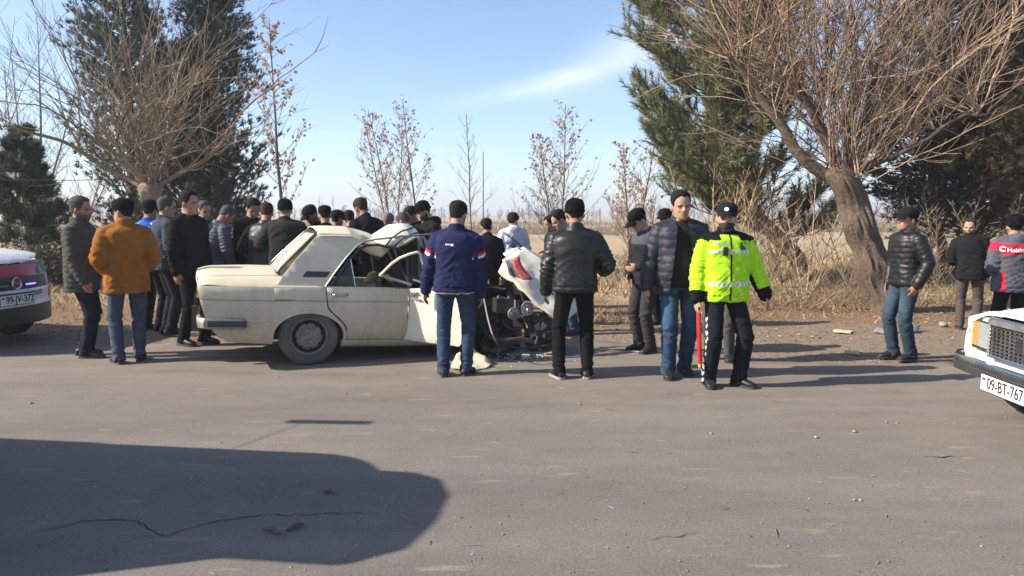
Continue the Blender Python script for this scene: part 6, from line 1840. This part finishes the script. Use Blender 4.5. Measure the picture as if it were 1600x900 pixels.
# ================================================================== white saloon at the right edge
def white_saloon():
    root = empty('white_saloon', (3.39 + 3.03, 5.02, 0), R(177.5))
    tag(root, 'white saloon car with chrome grille and plate 09-BT-767 at the right edge', 'car')
    WB = 2.424
    for s in (-1, 1):
        out = [(-.97, .45), (-1.05, .79), (.8, .80), (2.2, .80), (2.78, .785), (2.93, .745), (2.95, .50), (2.94, .40), (2.86, .30)] + list(reversed(sill_arc(WB))) + list(reversed(sill_arc(0))) + [(-.80, .25)]
        panel('body_side', out, side_fn(s), root, M_white, .09, .012, cuts_v=(.654, .66, .666))
        for cx in (0, WB):
            mb = MB(); inner = [(cx + .34 * math.cos(a), .34 * math.sin(a) + .297) for a in np.linspace(0, math.pi, 14)]
            mb.loft([[Vector((x, s * y, z)) for x, z in inner] for y in (.45, .77)], False, False); mb.add([Vector((x, s * .45, z)) for x, z in inner], [tuple(range(14))]); mb.build('wheel_well', M_under, root, 0)
            wheel('wheel', root, (cx, s * .69, .297), s, M_rubberd)
        for x in (.35, 1.0, 1.95):
            mb = MB(); mb.tube([(x, s * (side_w(x, z) + .0075), z) for z in np.linspace(.27, .79, 10)], .003, 5); mb.build('door_gap', M_under, root)
        for x in (.55, 1.2):
            mb = MB(); mb.tube([(x - .07, s * .812, .73), (x, s * .83, .73), (x + .07, s * .812, .73)], .011, 6); mb.build('door_handle', M_chrome, root)
    def hood(x, y):
        f = max(0, (x - 1.9) / 1.05)
        z = top_z(x, y, .93) - .10 * f ** 1.6 - .02 * max(0, f - .9) * 6
        return (x, y, z + (.012 if abs(y) < .28 else 0) * (1 - f * .6))
    panel('bonnet', [(1.92, -.62), (1.92, .62), (2.94, .60), (2.965, .3), (2.97, 0), (2.965, -.3), (2.94, -.60)], hood, root, M_white, .07, .012, cuts_v=(-.28, -.25, .25, .28))
    for s in (-1, 1): panel('wing_top', [(1.6, s * .628), (2.94, s * .606), (2.945, s * .72), (2.7, s * .765), (1.6, s * .776)], hood, root, M_white, .07, .012)
    panel('boot_lid', [(-1.06, -.74), (-1.06, .74), (.12, .775), (.12, -.775)], lambda x, y: (x, y, top_z(x, y, .945)), root, M_white, .1, .012)
    panel('tail_panel', [(-.74, .79), (.74, .79), (.70, .38), (-.70, .38)], lambda y, z: (-1.05 + .1 * (.79 - z), y, z), root, M_white, .2, .012)
    # greenhouse
    def gl(s): return lambda x, z: (x, s * (.755 - .175 * (z - .8) / .55), z)
    for s in (-1, 1):
        panel('pillar_frame', [(-.33, .80), (1.95, .80), (1.48, 1.36), (.10, 1.36)], lambda x, z, g=gl(s): g(x, z), root, M_white, .1, .012)
        for q in ([(.2, .83), (1.0, .83), (1.0, 1.30), (.50, 1.30)], [(1.05, .83), (1.78, .83), (1.42, 1.30), (1.05, 1.30)]):
            panel('side_window', q, lambda x, z, g=gl(s), s=s: (g(x, z)[0], g(x, z)[1] + s * .010, z), root, M_gdark, .2, .004, bevel=0)
    panel('roof', [(.10, -.585), (.07, 0), (.10, .585), (1.48, .585), (1.55, 0), (1.48, -.585)], lambda x, y: (x, y, 1.42 - .06 * (y / .585) ** 4 - .03 * ((x - .8) / .7) ** 4), root, M_white, .1, .012)
    for nm, x0, x1 in (('windscreen', 1.95, 1.50), ('rear_window', -.30, .10)):
        panel(nm, [(-.66, 0), (.66, 0), (.56, 1), (-.56, 1)], lambda y, t, x0=x0, x1=x1: (x0 + (x1 - x0) * t, y, .92 + .44 * t), root, M_gdark, .2, .005, bevel=0)
    mb = MB(); mb.loft([[Vector((x, y, z)) for y, z in ((-.66, .25), (.66, .25), (.66, .78), (-.66, .78))] for x in (-.9, 2.75)]); mb.build('floor_pan', M_under, root, 0)
    # ---- nose
    fx = 2.965
    panel('front_panel', [(-.76, .42), (.76, .42), (.765, .70), (.74, .77), (-.74, .77), (-.765, .70)], lambda y, z: (fx - .025 - .06 * (abs(y) / .76) ** 3, y, z), root, M_white, .1, .012)
    gr = empty('grille', (0, 0, 0)); gr.parent = root
    g0, g1, z0, z1 = -.385, .385, .515, .785
    mb = MB(); mb.box((fx - .005, 0, (z0 + z1) / 2), (.012, .385, (z1 - z0) / 2)); mb.build('grille_back', M_platek, gr, 0)
    mb = MB(); mb.tube([(fx + .022, g0, z0), (fx + .022, g1, z0), (fx + .012, g1, z1), (fx + .012, g0, z1), (fx + .022, g0, z0)], [(.016, .013)] * 5, 6); mb.build('grille_frame', M_chrome, gr, 30)
    mb = MB(); mb.box((fx + .024, 0, z1 - .022), (.016, .385, .020)); mb.build('grille_top', M_dullchrome, gr, 0)
    for k in range(8):
        z = z0 + .03 + k * .0265; mb = MB(); mb.box((fx + .020, 0, z), (.010, .375, .0052), Matrix.Rotation(.3, 3, 'Y')); mb.build('grille_slat', M_chrome, gr, 0)
    for k in range(15):
        y = g0 + .026 + k * .0523; mb = MB(); mb.box((fx + .012, y, (z0 + z1) / 2 - .01), (.008, .004, .115)); mb.build('grille_bar', M_dullchrome, gr, 0)
    mb = MB(); mb.box((fx + .034, 0, .645), (.006, .036, .052)); mb.build('grille_badge', M_chrome, gr, 0)
    mb = MB(); mb.box((fx + .041, 0, .645), (.003, .026, .041)); mb.build('badge_face', M_platek, gr, 0)
    for s in (-1, 1):
        hl = empty('headlamp', (0, 0, 0)); hl.parent = root
        def hx(y): return fx - .01 - .06 * (abs(y) / .76) ** 3
        mb = MB(); ya, yb = .402, .705
        mb.loft([[Vector((hx(y) + d, s * y, z)) for d, z in ((-.02, .535), (.010, .530), (.006, .735), (-.02, .74))] for y in (ya, (ya + yb) / 2, yb)]); mb.build('lamp_bowl', M_chrome, hl, 20)
        mb = MB(); mb.loft([[Vector((hx(y) + d, s * y, z)) for d, z in ((.012, .542), (.030, .55), (.026, .72), (.010, .728))] for y in (ya + .01, .5, .598)]); mb.build('lamp_lens', M_lens, hl, 20)
        mb = MB(); mb.loft([[Vector((hx(y) + d, s * y, z)) for d, z in ((.012, .542), (.030, .55), (.026, .72), (.010, .728))] for y in (.605, .66, yb)]); mb.build('indicator_lens', M_amber, hl, 20)
        mb = MB(); mb.tube([(hx(ya) + .02, s * ya, .53), (hx(yb) + .02, s * yb, .53), (hx(yb) + .016, s * yb, .738), (hx(ya) + .016, s * ya, .738), (hx(ya) + .02, s * ya, .53)], .009, 6); mb.build('lamp_bezel', M_blackp, hl)
    # bumper
    bp = empty('front_bumper', (0, 0, 0)); bp.parent = root
    path = [(2.58, -.82), (2.80, -.83), (2.97, -.80), (3.05, -.70), (3.075, -.35), (3.08, 0), (3.075, .35), (3.05, .70), (2.97, .80), (2.80, .83), (2.58, .82)]
    def sweep(prof):
        rings = []
        for i, (x, y) in enumerate(path):
            a, b = path[max(0, i - 1)], path[min(len(path) - 1, i + 1)]; t = Vector((b[0] - a[0], b[1] - a[1])).normalized(); n = Vector((t.y, -t.x))
            rings.append([Vector((x + n.x * d, y + n.y * d, z)) for d, z in prof])
        return rings
    mb = MB(); mb.loft(sweep([(-.02, .36), (.012, .365), (.020, .40), (.020, .42), (.012, .428), (-.02, .43)])); mb.build('bumper_rubber', M_blackp, bp, 40)
    mb = MB(); mb.loft(sweep([(-.02, .432), (.018, .433), (.020, .465), (.008, .482), (-.02, .484)])); mb.build('bumper_chrome', M_chrome, bp, 40)
    for s in (-1, 1):
        mb = MB(); mb.loft([[Vector((x, s * (.835 + d), z)) for d, z in ((-.01, .352), (.022, .36), (.026, .42), (.02, .478), (-.01, .486))] for x in (2.56, 2.58, 2.90, 2.97)] ); mb.build('bumper_end', M_blackp, bp, 40)
    mb = MB(); mb.loft([[Vector((x, y, z)) for x, z in ((2.80, .40), (2.93, .40), (2.90, .30), (2.78, .28))] for y in (-.66, .66)]); mb.build('front_valance', M_white, root, 30)
    plate(bp, '09-BT-767', (3.112, .02, .355), (0, 1, 0), (.0, 0, 1), (1, 0, 0), .50, .108, .082)
    return root
white_saloon()

# ================================================================== ambulance car at the left edge
def ambulance():
    hd = R(-9)
    c = A(22, 440, 8.95)
    off = Vector((math.cos(hd), math.sin(hd), 0)) * 3.45
    root = empty('ambulance_van', (c.x - off.x, c.y - off.y, 0), hd)
    tag(root, 'white ambulance van with red stripe, dark grille and plate 99-JV-372 at the left edge', 'van')
    # x: rear axle 0, front axle 2.70, nose 3.45; plan curve of the nose
    def nose(y, z):
        x = 3.45 - .30 * (abs(y) / .88) ** 2.3 - .12 * max(0, (z - .72) / .3) ** 1.5 + (.02 if z < .5 else 0)
        return (x, y, z)
    def strip(name, z0, z1, w, mat, dx=0.0, w1=None, step=.06):
        w1 = w1 or w
        return panel(name, [(-w, z0), (w, z0), (w1, z1), (-w1, z1)], lambda y, z: Vector(nose(y, z)) + Vector((dx, 0, 0)), root, mat, step, .012)
    strip('lower_bumper', .24, .455, .87, M_blackp)
    strip('bumper', .457, .655, .88, M_white, .012)
    strip('nose_red_band', .80, .945, .84, M_red, .0, .80)
    gr = strip('grille_panel', .655, .80, .66, M_blackp, .006); strip('nose_side', .657, .798, .875, M_white, -.012)
    for k in range(3):
        mb = MB(); mb.tube([Vector(nose(y, .575 + k * .02)) + Vector((.022, 0, 0)) for y in np.linspace(-.48, .48, 13)], .006, 6); mb.build('bumper_slot', M_platek, root)
    # bonnet
    panel('bonnet', [(1.95, -.74), (1.95, .74), (2.9, .80), (3.10, .76), (3.235, .6), (3.335, .38), (3.372, 0), (3.335, -.38), (3.235, -.6), (3.10, -.76), (2.9, -.80)],
          lambda x, y: (x, y, 1.16 - .11 * ((x - 1.95) / 1.42) ** 2 - .05 * (abs(y) / .8) ** 4 - .09 * max(0, (x - 2.95) / .42) ** 2.2), root, M_white, .07, .012)
    # sides
    for s in (-1, 1):
        def sf(x, z, s=s): w = .885 - .05 * max(0, (x - 2.4) / .8) ** 2 - .02 * max(0, (.45 - z) / .25) - .10 * max(0, (z - 1.0) / .8) ** 1.3; return (x, s * w, z)
        aw = lambda cx: [(cx + .36 * math.cos(R(a)), .31 + .36 * math.sin(R(a))) for a in np.linspace(192, -12, 15)]
        panel('body_side', [(-.75, .30), (-.80, 1.0), (2.95, 1.0), (3.12, .90), (3.14, .40), (3.10, .26)] + list(reversed(aw(2.70))) + list(reversed(aw(0))), sf, root, M_white, .1, .012)
        panel('side_stripe', [(-.80, .80), (3.06, .80), (3.02, .94), (-.80, .94)], lambda x, z, sf=sf, s=s: Vector(sf(x, z)) + Vector((0, s * .010, 0)), root, M_red, .15, .006)
        panel('upper_side', [(-.80, 1.0), (-.74, 1.74), (1.25, 1.76), (1.95, 1.06), (2.0, 1.0)], sf, root, M_white, .1, .012)
        for q in ([(-.55, 1.08), (.35, 1.08), (.35, 1.60), (-.52, 1.60)], [(.45, 1.08), (1.75, 1.08), (1.20, 1.62), (.45, 1.62)]):
            panel('side_window', q, lambda x, z, sf=sf, s=s: Vector(sf(x, z)) + Vector((0, s * .009, 0)), root, M_gdark, .2, .004, bevel=0)
        for cx in (0, 2.70):
            wheel('wheel', root, (cx, s * .76, .31), s, M_rubberd, r=.31, w=.19)
            mb = MB(); inner = [(cx + .36 * math.cos(a), .36 * math.sin(a) + .31) for a in np.linspace(0, math.pi, 14)]
            mb.loft([[Vector((x, s * y, z)) for x, z in inner] for y in (.5, .85)], False, False); mb.add([Vector((x, s * .5, z)) for x, z in inner], [tuple(range(14))]); mb.build('wheel_well', M_under, root, 0)
        # swept headlamp
        hl = empty('headlamp', (0, 0, 0)); hl.parent = root
        hp = [(.47, .82), (.60, .81), (.80, .84), (.855, .93), (.82, .985), (.66, .95), (.5, .90)]
        panel('lamp_bowl', [(s * y, z) for y, z in hp], lambda y, z: Vector(nose(y, z)) + Vector((.010, 0, 0)), hl, M_dullchrome, .06, .008)
        panel('lamp_lens', [(s * y, z) for y, z in hp], lambda y, z: Vector(nose(y, z)) + Vector((.024, 0, 0)), hl, M_lens, .06, .004)
        fl = panel('corner_reflector', [(s * .70, .50), (s * .86, .50), (s * .868, .64), (s * .76, .64)], lambda y, z: Vector(nose(y, z)) + Vector((.022, 0, 0)), root, simple('orange_band', (.60, .12, .045), .4), .05, .006)
        mb = MB(); mb.loft([[Vector((1.80 + dx, s * (.90 + y), z)) for dx, y in ((-.05, 0), (.05, .0), (.05, .2), (-.05, .2))] for z in (1.05, 1.08, 1.24, 1.27)]); mb.build('wing_mirror', M_blackp, root, 40)
    panel('windscreen', [(-.78, 0), (.78, 0), (.66, 1), (-.66, 1)], lambda y, t: (2.02 - .75 * t - .08 * (y / .78) ** 2, y, 1.08 + .66 * t), root, M_gdark, .12, .006, bevel=0)
    panel('roof', [(-.76, -.74), (-.76, .74), (1.28, .70), (1.34, 0), (1.28, -.70)], lambda x, y: (x, y, 1.82 - .08 * (abs(y) / .74) ** 4), root, M_white, .1, .012)
    panel('rear_panel', [(-.86, .3), (.86, .3), (.86, 1.0), (.76, 1.76), (-.76, 1.76), (-.86, 1.0)], lambda y, z: (-.79, y, z), root, M_white, .2, .012)
    mb = MB(); mb.loft([[Vector((x, y, z)) for y, z in ((-.78, .26), (.78, .26), (.78, .95), (-.78, .95))] for x in (-.75, 2.85)]); mb.build('floor_pan', M_under, root, 0)
    # badge, blue lamp, plate
    n0 = Vector(nose(.02, .73)) + Vector((.02, 0, 0))
    bd = empty('badge', n0); bd.parent = root
    mb = MB(); mb.lathe([(.052, 0), (.060, .004), (.068, .010), (.074, .004), (.076, 0)], axis='X', n=26, cap=False); mb.build('badge_ring', M_chrome, bd, 40)
    mb = MB(); mb.lathe([(.002, .004), (.05, .004), (.054, 0)], axis='X', n=22, cap=False); mb.build('badge_face', simple('badge_maroon', (.16, .05, .06), .35), bd, 40)
    for i, z in enumerate((-.02, 0, .02)):
        pass
    me = text_mesh('FIAT', .042, .0008, .001)
    for v in me.vertices: v.co = Vector((.008 + v.co.z, v.co.x, v.co.y))
    link('badge_lettering', me, M_chrome, bd)
    bl = bpy.data.materials.new('blue_flash_lamp'); bl.use_nodes = True; nt = bl.node_tree; b = nt.nodes['Principled BSDF']
    b.inputs['Base Color'].default_value = (.04, .03, .5, 1); b.inputs['Emission Color'].default_value = (.16, .10, 1.0, 1); b.inputs['Emission Strength'].default_value = 2.6
    for s in (1, -1):
        lp = empty('flash_lamp', (0, 0, 0)); lp.parent = root
        y0, y1 = s * .14, s * .30
        mb = MB(); mb.tube([Vector(nose(y, .712)) + Vector((.022, 0, 0)) for y in np.linspace(y0, y1, 6)], [(.020, .020)] * 6, 8, round_ends=True); mb.build('lamp_case', M_blackp, lp)
        mb = MB(); mb.tube([Vector(nose(y, .712)) + Vector((.040, 0, 0)) for y in np.linspace(y0, y1, 6)], [(.009, .009)] * 6, 8, round_ends=True); mb.build('lamp_lens', bl if s > 0 else M_lens, lp)
    plate(root, '99-JV-372', Vector(nose(0, .545)) + Vector((.035, 0, 0)), (0, 1, 0), (0, 0, 1), (1, 0, 0), .50, .115)
    return root
ambulance()

# ================================================================== van outside the frame that throws the shadow on the road
def shadow_van():
    root = empty('parked_van', (-5.06, 3.70, 0), R(-8))
    tag(root, 'tall van parked outside the left edge, its shadow on the near road', 'van')
    M_v = paint('silver_paint', (.55, .56, .57), .12, .3)
    # plan outline of one level, rounded at the tail (+x)
    def ring(xr, w, z, xf, r=.62, n=8):
        pts = []
        for k in range(n + 1):
            a = R(-90 + 90 * k / n); pts.append(Vector((xr - r + math.cos(a) * r, -w + r + math.sin(a) * r, z)))
        for k in range(n + 1):
            a = R(90 * k / n); pts.append(Vector((xr - r + math.cos(a) * r, w - r + math.sin(a) * r, z)))
        pts += [Vector((xf, w, z)), Vector((xf, -w, z))]
        return pts
    mb = MB(); mb.loft([ring(1.46, .86, .32, -3.4), ring(1.52, .90, .45, -3.5), ring(1.52, .92, .9, -3.5), ring(1.50, .91, 1.05, -3.2), ring(1.42, .84, 1.50, -2.6), ring(1.36, .80, 1.80, -2.3), ring(1.28, .76, 1.98, -2.1, .55), ring(1.0, .58, 2.03, -1.9, .45)]); mb.build('body', M_v, root, 40)
    for s in (-1, 1):
        for x0, x1 in ((-2.1, -1.3), (-1.2, -.2), (-.1, .95)):
            mb = MB(); mb.add([Vector((x, s * y, z)) for x, y, z in ((x0, .915, 1.10), (x1, .915, 1.10), (x1 - .03, .868, 1.47), (x0 + (.25 if x0 < -2 else .03), .868, 1.47))], [(0, 1, 2, 3)]); o = mb.build('side_window', M_gdark, root, 0); m = o.modifiers.new('t', 'SOLIDIFY'); m.thickness = .012
        for x in (.75, -2.6): wheel('wheel', root, (x, s * .80, .33), s, M_rubberd, r=.33, w=.2)
        mb = MB(); mb.tube([(-2.0, s * .62, 1.95), (-1.9, s * .62, 2.02), (.6, s * .62, 2.02), (.75, s * .62, 1.95)], .018, 7); mb.build('roof_rail', M_blackp, root)
        mb = MB(); mb.loft([[Vector((1.50 + .01 * k, s * .72 + y, z)) for y, z in ((-.07, .75), (.07, .75), (.06, 1.05), (-.06, 1.05))] for k in range(3)]); mb.build('tail_lamp', M_lampr, root)
    mb = MB(); mb.tube([(1.54, -.8, .55), (1.60, -.5, .5), (1.62, 0, .5), (1.60, .5, .5), (1.54, .8, .55)], [(.06, .10)] * 5, 8); mb.build('rear_bumper', M_blackp, root)
    mb = MB(); mb.box((1.33, 0, 1.60), (.01, .62, .22), Matrix.Rotation(-.12, 3, 'Y')); mb.build('rear_window', M_gdark, root, 0)
    sp_ = [Vector((1.0, y, 0)) for y in (-.70, .46)]
    def spr(z, g): return [Vector((x, y, z)) for x, y in ((.9, -.74 + g), (1.45, -.74 + g), (1.66 - g, -.55), (1.72 - g, -.2), (1.70 - g, .15), (1.60 - g, .38), (1.42, .48 - g), (.9, .50 - g))]
    mb = MB(); mb.loft([spr(1.90, .03), spr(1.93, 0), spr(1.985, 0), spr(2.0, .03)]); mb.build('shadow_slab', M_v, root, 40)  # unseen slab added to give the shadow's end its notch
    def bxr(z, g): return [Vector((x, y, z)) for x, y in ((-2.15 + g, -.70 + g), (-.98 - g, -.70 + g), (-.80 - g, -.5), (-.80 - g, .5), (-.98 - g, .72 - g), (-2.15 + g, .72 - g))]
    mb = MB(); mb.loft([bxr(1.97, .06), bxr(2.0, 0), bxr(2.10, 0), bxr(2.14, .06)]); mb.build('shadow_box', M_blackp, root, 40)  # unseen box added to put the step into the shadow outline
    # unseen bar, added only to cast the thin bar shadow on the road
    rk = empty('shadow_caster', (0, 0, 0)); rk.parent = root
    inv = root.matrix_basis.inverted()
    pa, pb = inv @ Vector((-5.02, 5.06, 2.22)), inv @ Vector((-4.42, 5.02, 2.22))
    mb = MB(); mb.tube([pa, pb], [(.05, .02)] * 2, 8); mb.build('shadow_bar', M_blackp, rk)
    for t in (.2,):
        p = pa.lerp(pb, t); mb = MB(); mb.tube([p, Vector((p.x, .6, 2.05)), Vector((p.x, .45, 1.98))], .0035, 6); mb.build('bracket', M_blackp, rk)
shadow_van()
print('cars', round(time.time() - T0, 1))

# ================================================================== small debris
def debris():
    rg = np.random.RandomState(90)
    def stone(p, r, label=None):
        mb = MB(); mb.ball((0, 0, 0), (r * rg.uniform(.8, 1.2), r, r * .6), 9, 6); me = mb.mesh('stone')
        V = np.array([v.co[:] for v in me.vertices]); V *= (1 + .35 * pnoise(V / r * 1.3 + rg.rand() * 50))[:, None]
        for v, q in zip(me.vertices, V): v.co = q
        o = link('stone', me, simple('pale_stone', (.27, .23, .18), .9, var=.3, scale=40), None, 50); o.location = p; o.rotation_euler = (0, 0, rg.uniform(0, 6)); return o
    for px, py, r, lab in ((1275, 683, .016, 'flat pale clod on the road below the white car'), (1335, 674, .015, 'pale clod on the road just left of the white car'), (1385, 659, .011, 'left of two small pebbles before the white car'), (1402, 661, .011, 'right of two small pebbles before the white car'), (906, 631, .013, 'small pale stone on the road below the leather jacket man'), (1111, 677, .012, 'small stone on the road below the policeman'), (1335, 781, .010, 'left pebble of the pair on the near road at right'), (1345, 781, .010, 'right pebble of the pair on the near road at right'), (48, 630, .014, 'dark clod on the road at the far left'), (1474, 507, .06, 'rounded grey rock beside the flattened sheet under the conifer')):
        o = stone(G(px, py, r * .35), r); tag(o, lab, 'stone', 'stones on the road')
    # scattered grit, straw and twigs: too many and too small to count
    n = 520; px = rg.uniform(0, 1600, n); py = 560 + 340 * rg.rand(n) ** 1.5
    P = np.array([G(a, b, .003)[:] for a, b in zip(px, py)]); Vs = []; Fs = []; Cs = []; o = 0
    for i, p in enumerate(P):
        s_ = rg.uniform(.002, .0055); straw = rg.rand() < .06
        a = rg.uniform(0, 6.28); L = rg.uniform(.02, .08) if straw else s_ * 1.4; w = .002 if straw else s_
        d = np.array([math.cos(a), math.sin(a), 0]); q = np.array([-d[1], d[0], 0]); h = .004 if straw else s_ * .8
        Vs += [p - d * L - q * w, p + d * L - q * w * .7, p + d * L * .8 + q * w, p - d * L * .7 + q * w, p + np.array([0, 0, h + .002])]
        Fs += [(o, o + 1, o + 4), (o + 1, o + 2, o + 4), (o + 2, o + 3, o + 4), (o + 3, o, o + 4)]; o += 5
        c = np.array([(.38, .32, .22), (.32, .28, .22), (.24, .21, .17), (.42, .37, .28)][rg.randint(4)]) * rg.uniform(.6, 1.1); Cs += [c] * 5
    tag(link('grit', np_mesh('grit', Vs, Fs, np.array(Cs)), M_dryleaf), 'pale grit, straw and twigs scattered over the asphalt', 'grit', kind='stuff')
    for i, (a, b, lab) in enumerate([((448, 828), (474, 818), 'dark bark strip lying by the crack in the shadow'), ((410, 826), (436, 834), 'thin twig lying left of the bark strip in the shadow'), ((505, 768), (520, 770), 'small dark twig in the middle of the shadow')]):
        p, q = G(*a, .01), G(*b, .012); mb = MB(); m_ = (p + q) / 2 + Vector((.01, .01, .008)); mb.tube([p, m_, q], [.006, .013, .005], 6)
        tag(mb.build('twig', simple('bark_brown', (.09, .07, .055), .9)), lab, 'twig', 'twigs on the road')
    for i, (a, b, w, lab) in enumerate([((1305, 516), (1332, 519), .06, 'short pale board lying on the leaf litter'), ((1322, 549), (1345, 552), .04, 'thin stick near the feet of the man by the willow'), ((850, 553), (880, 551), .04, 'splinter of wood on the road under the engine')]):
        p, q = G(*a, .02), G(*b, .02); d = (q - p); n_ = Vector((-d.y, d.x, 0)).normalized() * w
        mb = MB(); mb.loft([[p + n_ + Vector((0, 0, -.012)), p - n_ + Vector((0, 0, -.012)), p - n_ + Vector((0, 0, .012)), p + n_ + Vector((0, 0, .012))], [q + n_ * .9 + Vector((0, 0, -.012)), q - n_ + Vector((0, 0, -.012)), q - n_ + Vector((0, 0, .012)), q + n_ * .9 + Vector((0, 0, .012))]])
        tag(mb.build('board', simple('bare_wood', (.46, .37, .25), .85), None, 0), lab, 'board', 'loose boards')
    z = .03
    crumple('flattened_sheet', [[G(1364, 518, z), G(1390, 520, z), G(1435, 518, z)], [G(1372, 510, .06), G(1400, 511, .07), G(1438, 508, .06)]], simple('grey_tin', (.27, .28, .30), .5, .3, .3), 'flattened grey tin sheet on the leaf litter left of the white car', 'tin sheet', 9)
    # crumbs of broken glass under the engine
    n = 260; Vs = []; Fs = []; o = 0
    for i in range(n):
        p = np.array(G(rg.normal(815, 38), rg.normal(553, 7), .004)[:]); s_ = rg.uniform(.004, .011); a = rg.uniform(0, 6.28)
        Vs += [p + s_ * np.array([math.cos(a + k * 2.1), math.sin(a + k * 2.1), 0]) for k in range(3)] + [p + np.array([0, 0, s_])]; Fs += [(o, o + 1, o + 3), (o + 1, o + 2, o + 3), (o + 2, o, o + 3)]; o += 4
    tag(link('glass_crumbs', np_mesh('glass_crumbs', Vs, Fs), simple('glass_crumb', (.62, .68, .68), .12, var=.2)), 'crumbs of broken glass on the road under the engine', 'broken glass', kind='stuff')
    # dark oil and coolant stain
    mb = MB(); c = G(800, 556, .004); ring = [c + Vector((math.cos(a) * (.55 + .16 * math.sin(3 * a + 1) + .1 * math.sin(7 * a)), math.sin(a) * (.20 + .05 * math.sin(4 * a)), 0)) for a in np.linspace(0, 2 * math.pi, 60, endpoint=False)]
    mb.add(ring, [tuple(range(60))]); link('fluid_stain', mb.mesh('fluid_stain'), simple('oil_stain', (.025, .023, .021), .25), road)
debris()
# ================================================================== air
def haze():
    mb = MB(); mb.box((0, 880, 8.0), (1700, 1000, 9.6))
    m = bpy.data.materials.new('haze'); m.use_nodes = True; nt = m.node_tree; nt.nodes.clear()
    out = nt.nodes.new('ShaderNodeOutputMaterial'); v = nt.nodes.new('ShaderNodeVolumePrincipled')
    v.inputs['Color'].default_value = (.90, .94, 1.0, 1); v.inputs['Density'].default_value = .0013; v.inputs['Anisotropy'].default_value = .2
    nt.links.new(v.outputs[0], out.inputs['Volume'])
    o = mb.build('haze', m, None, 0)
    tag(o, 'thin pale haze lying over the whole field', 'haze', kind='stuff')
haze()
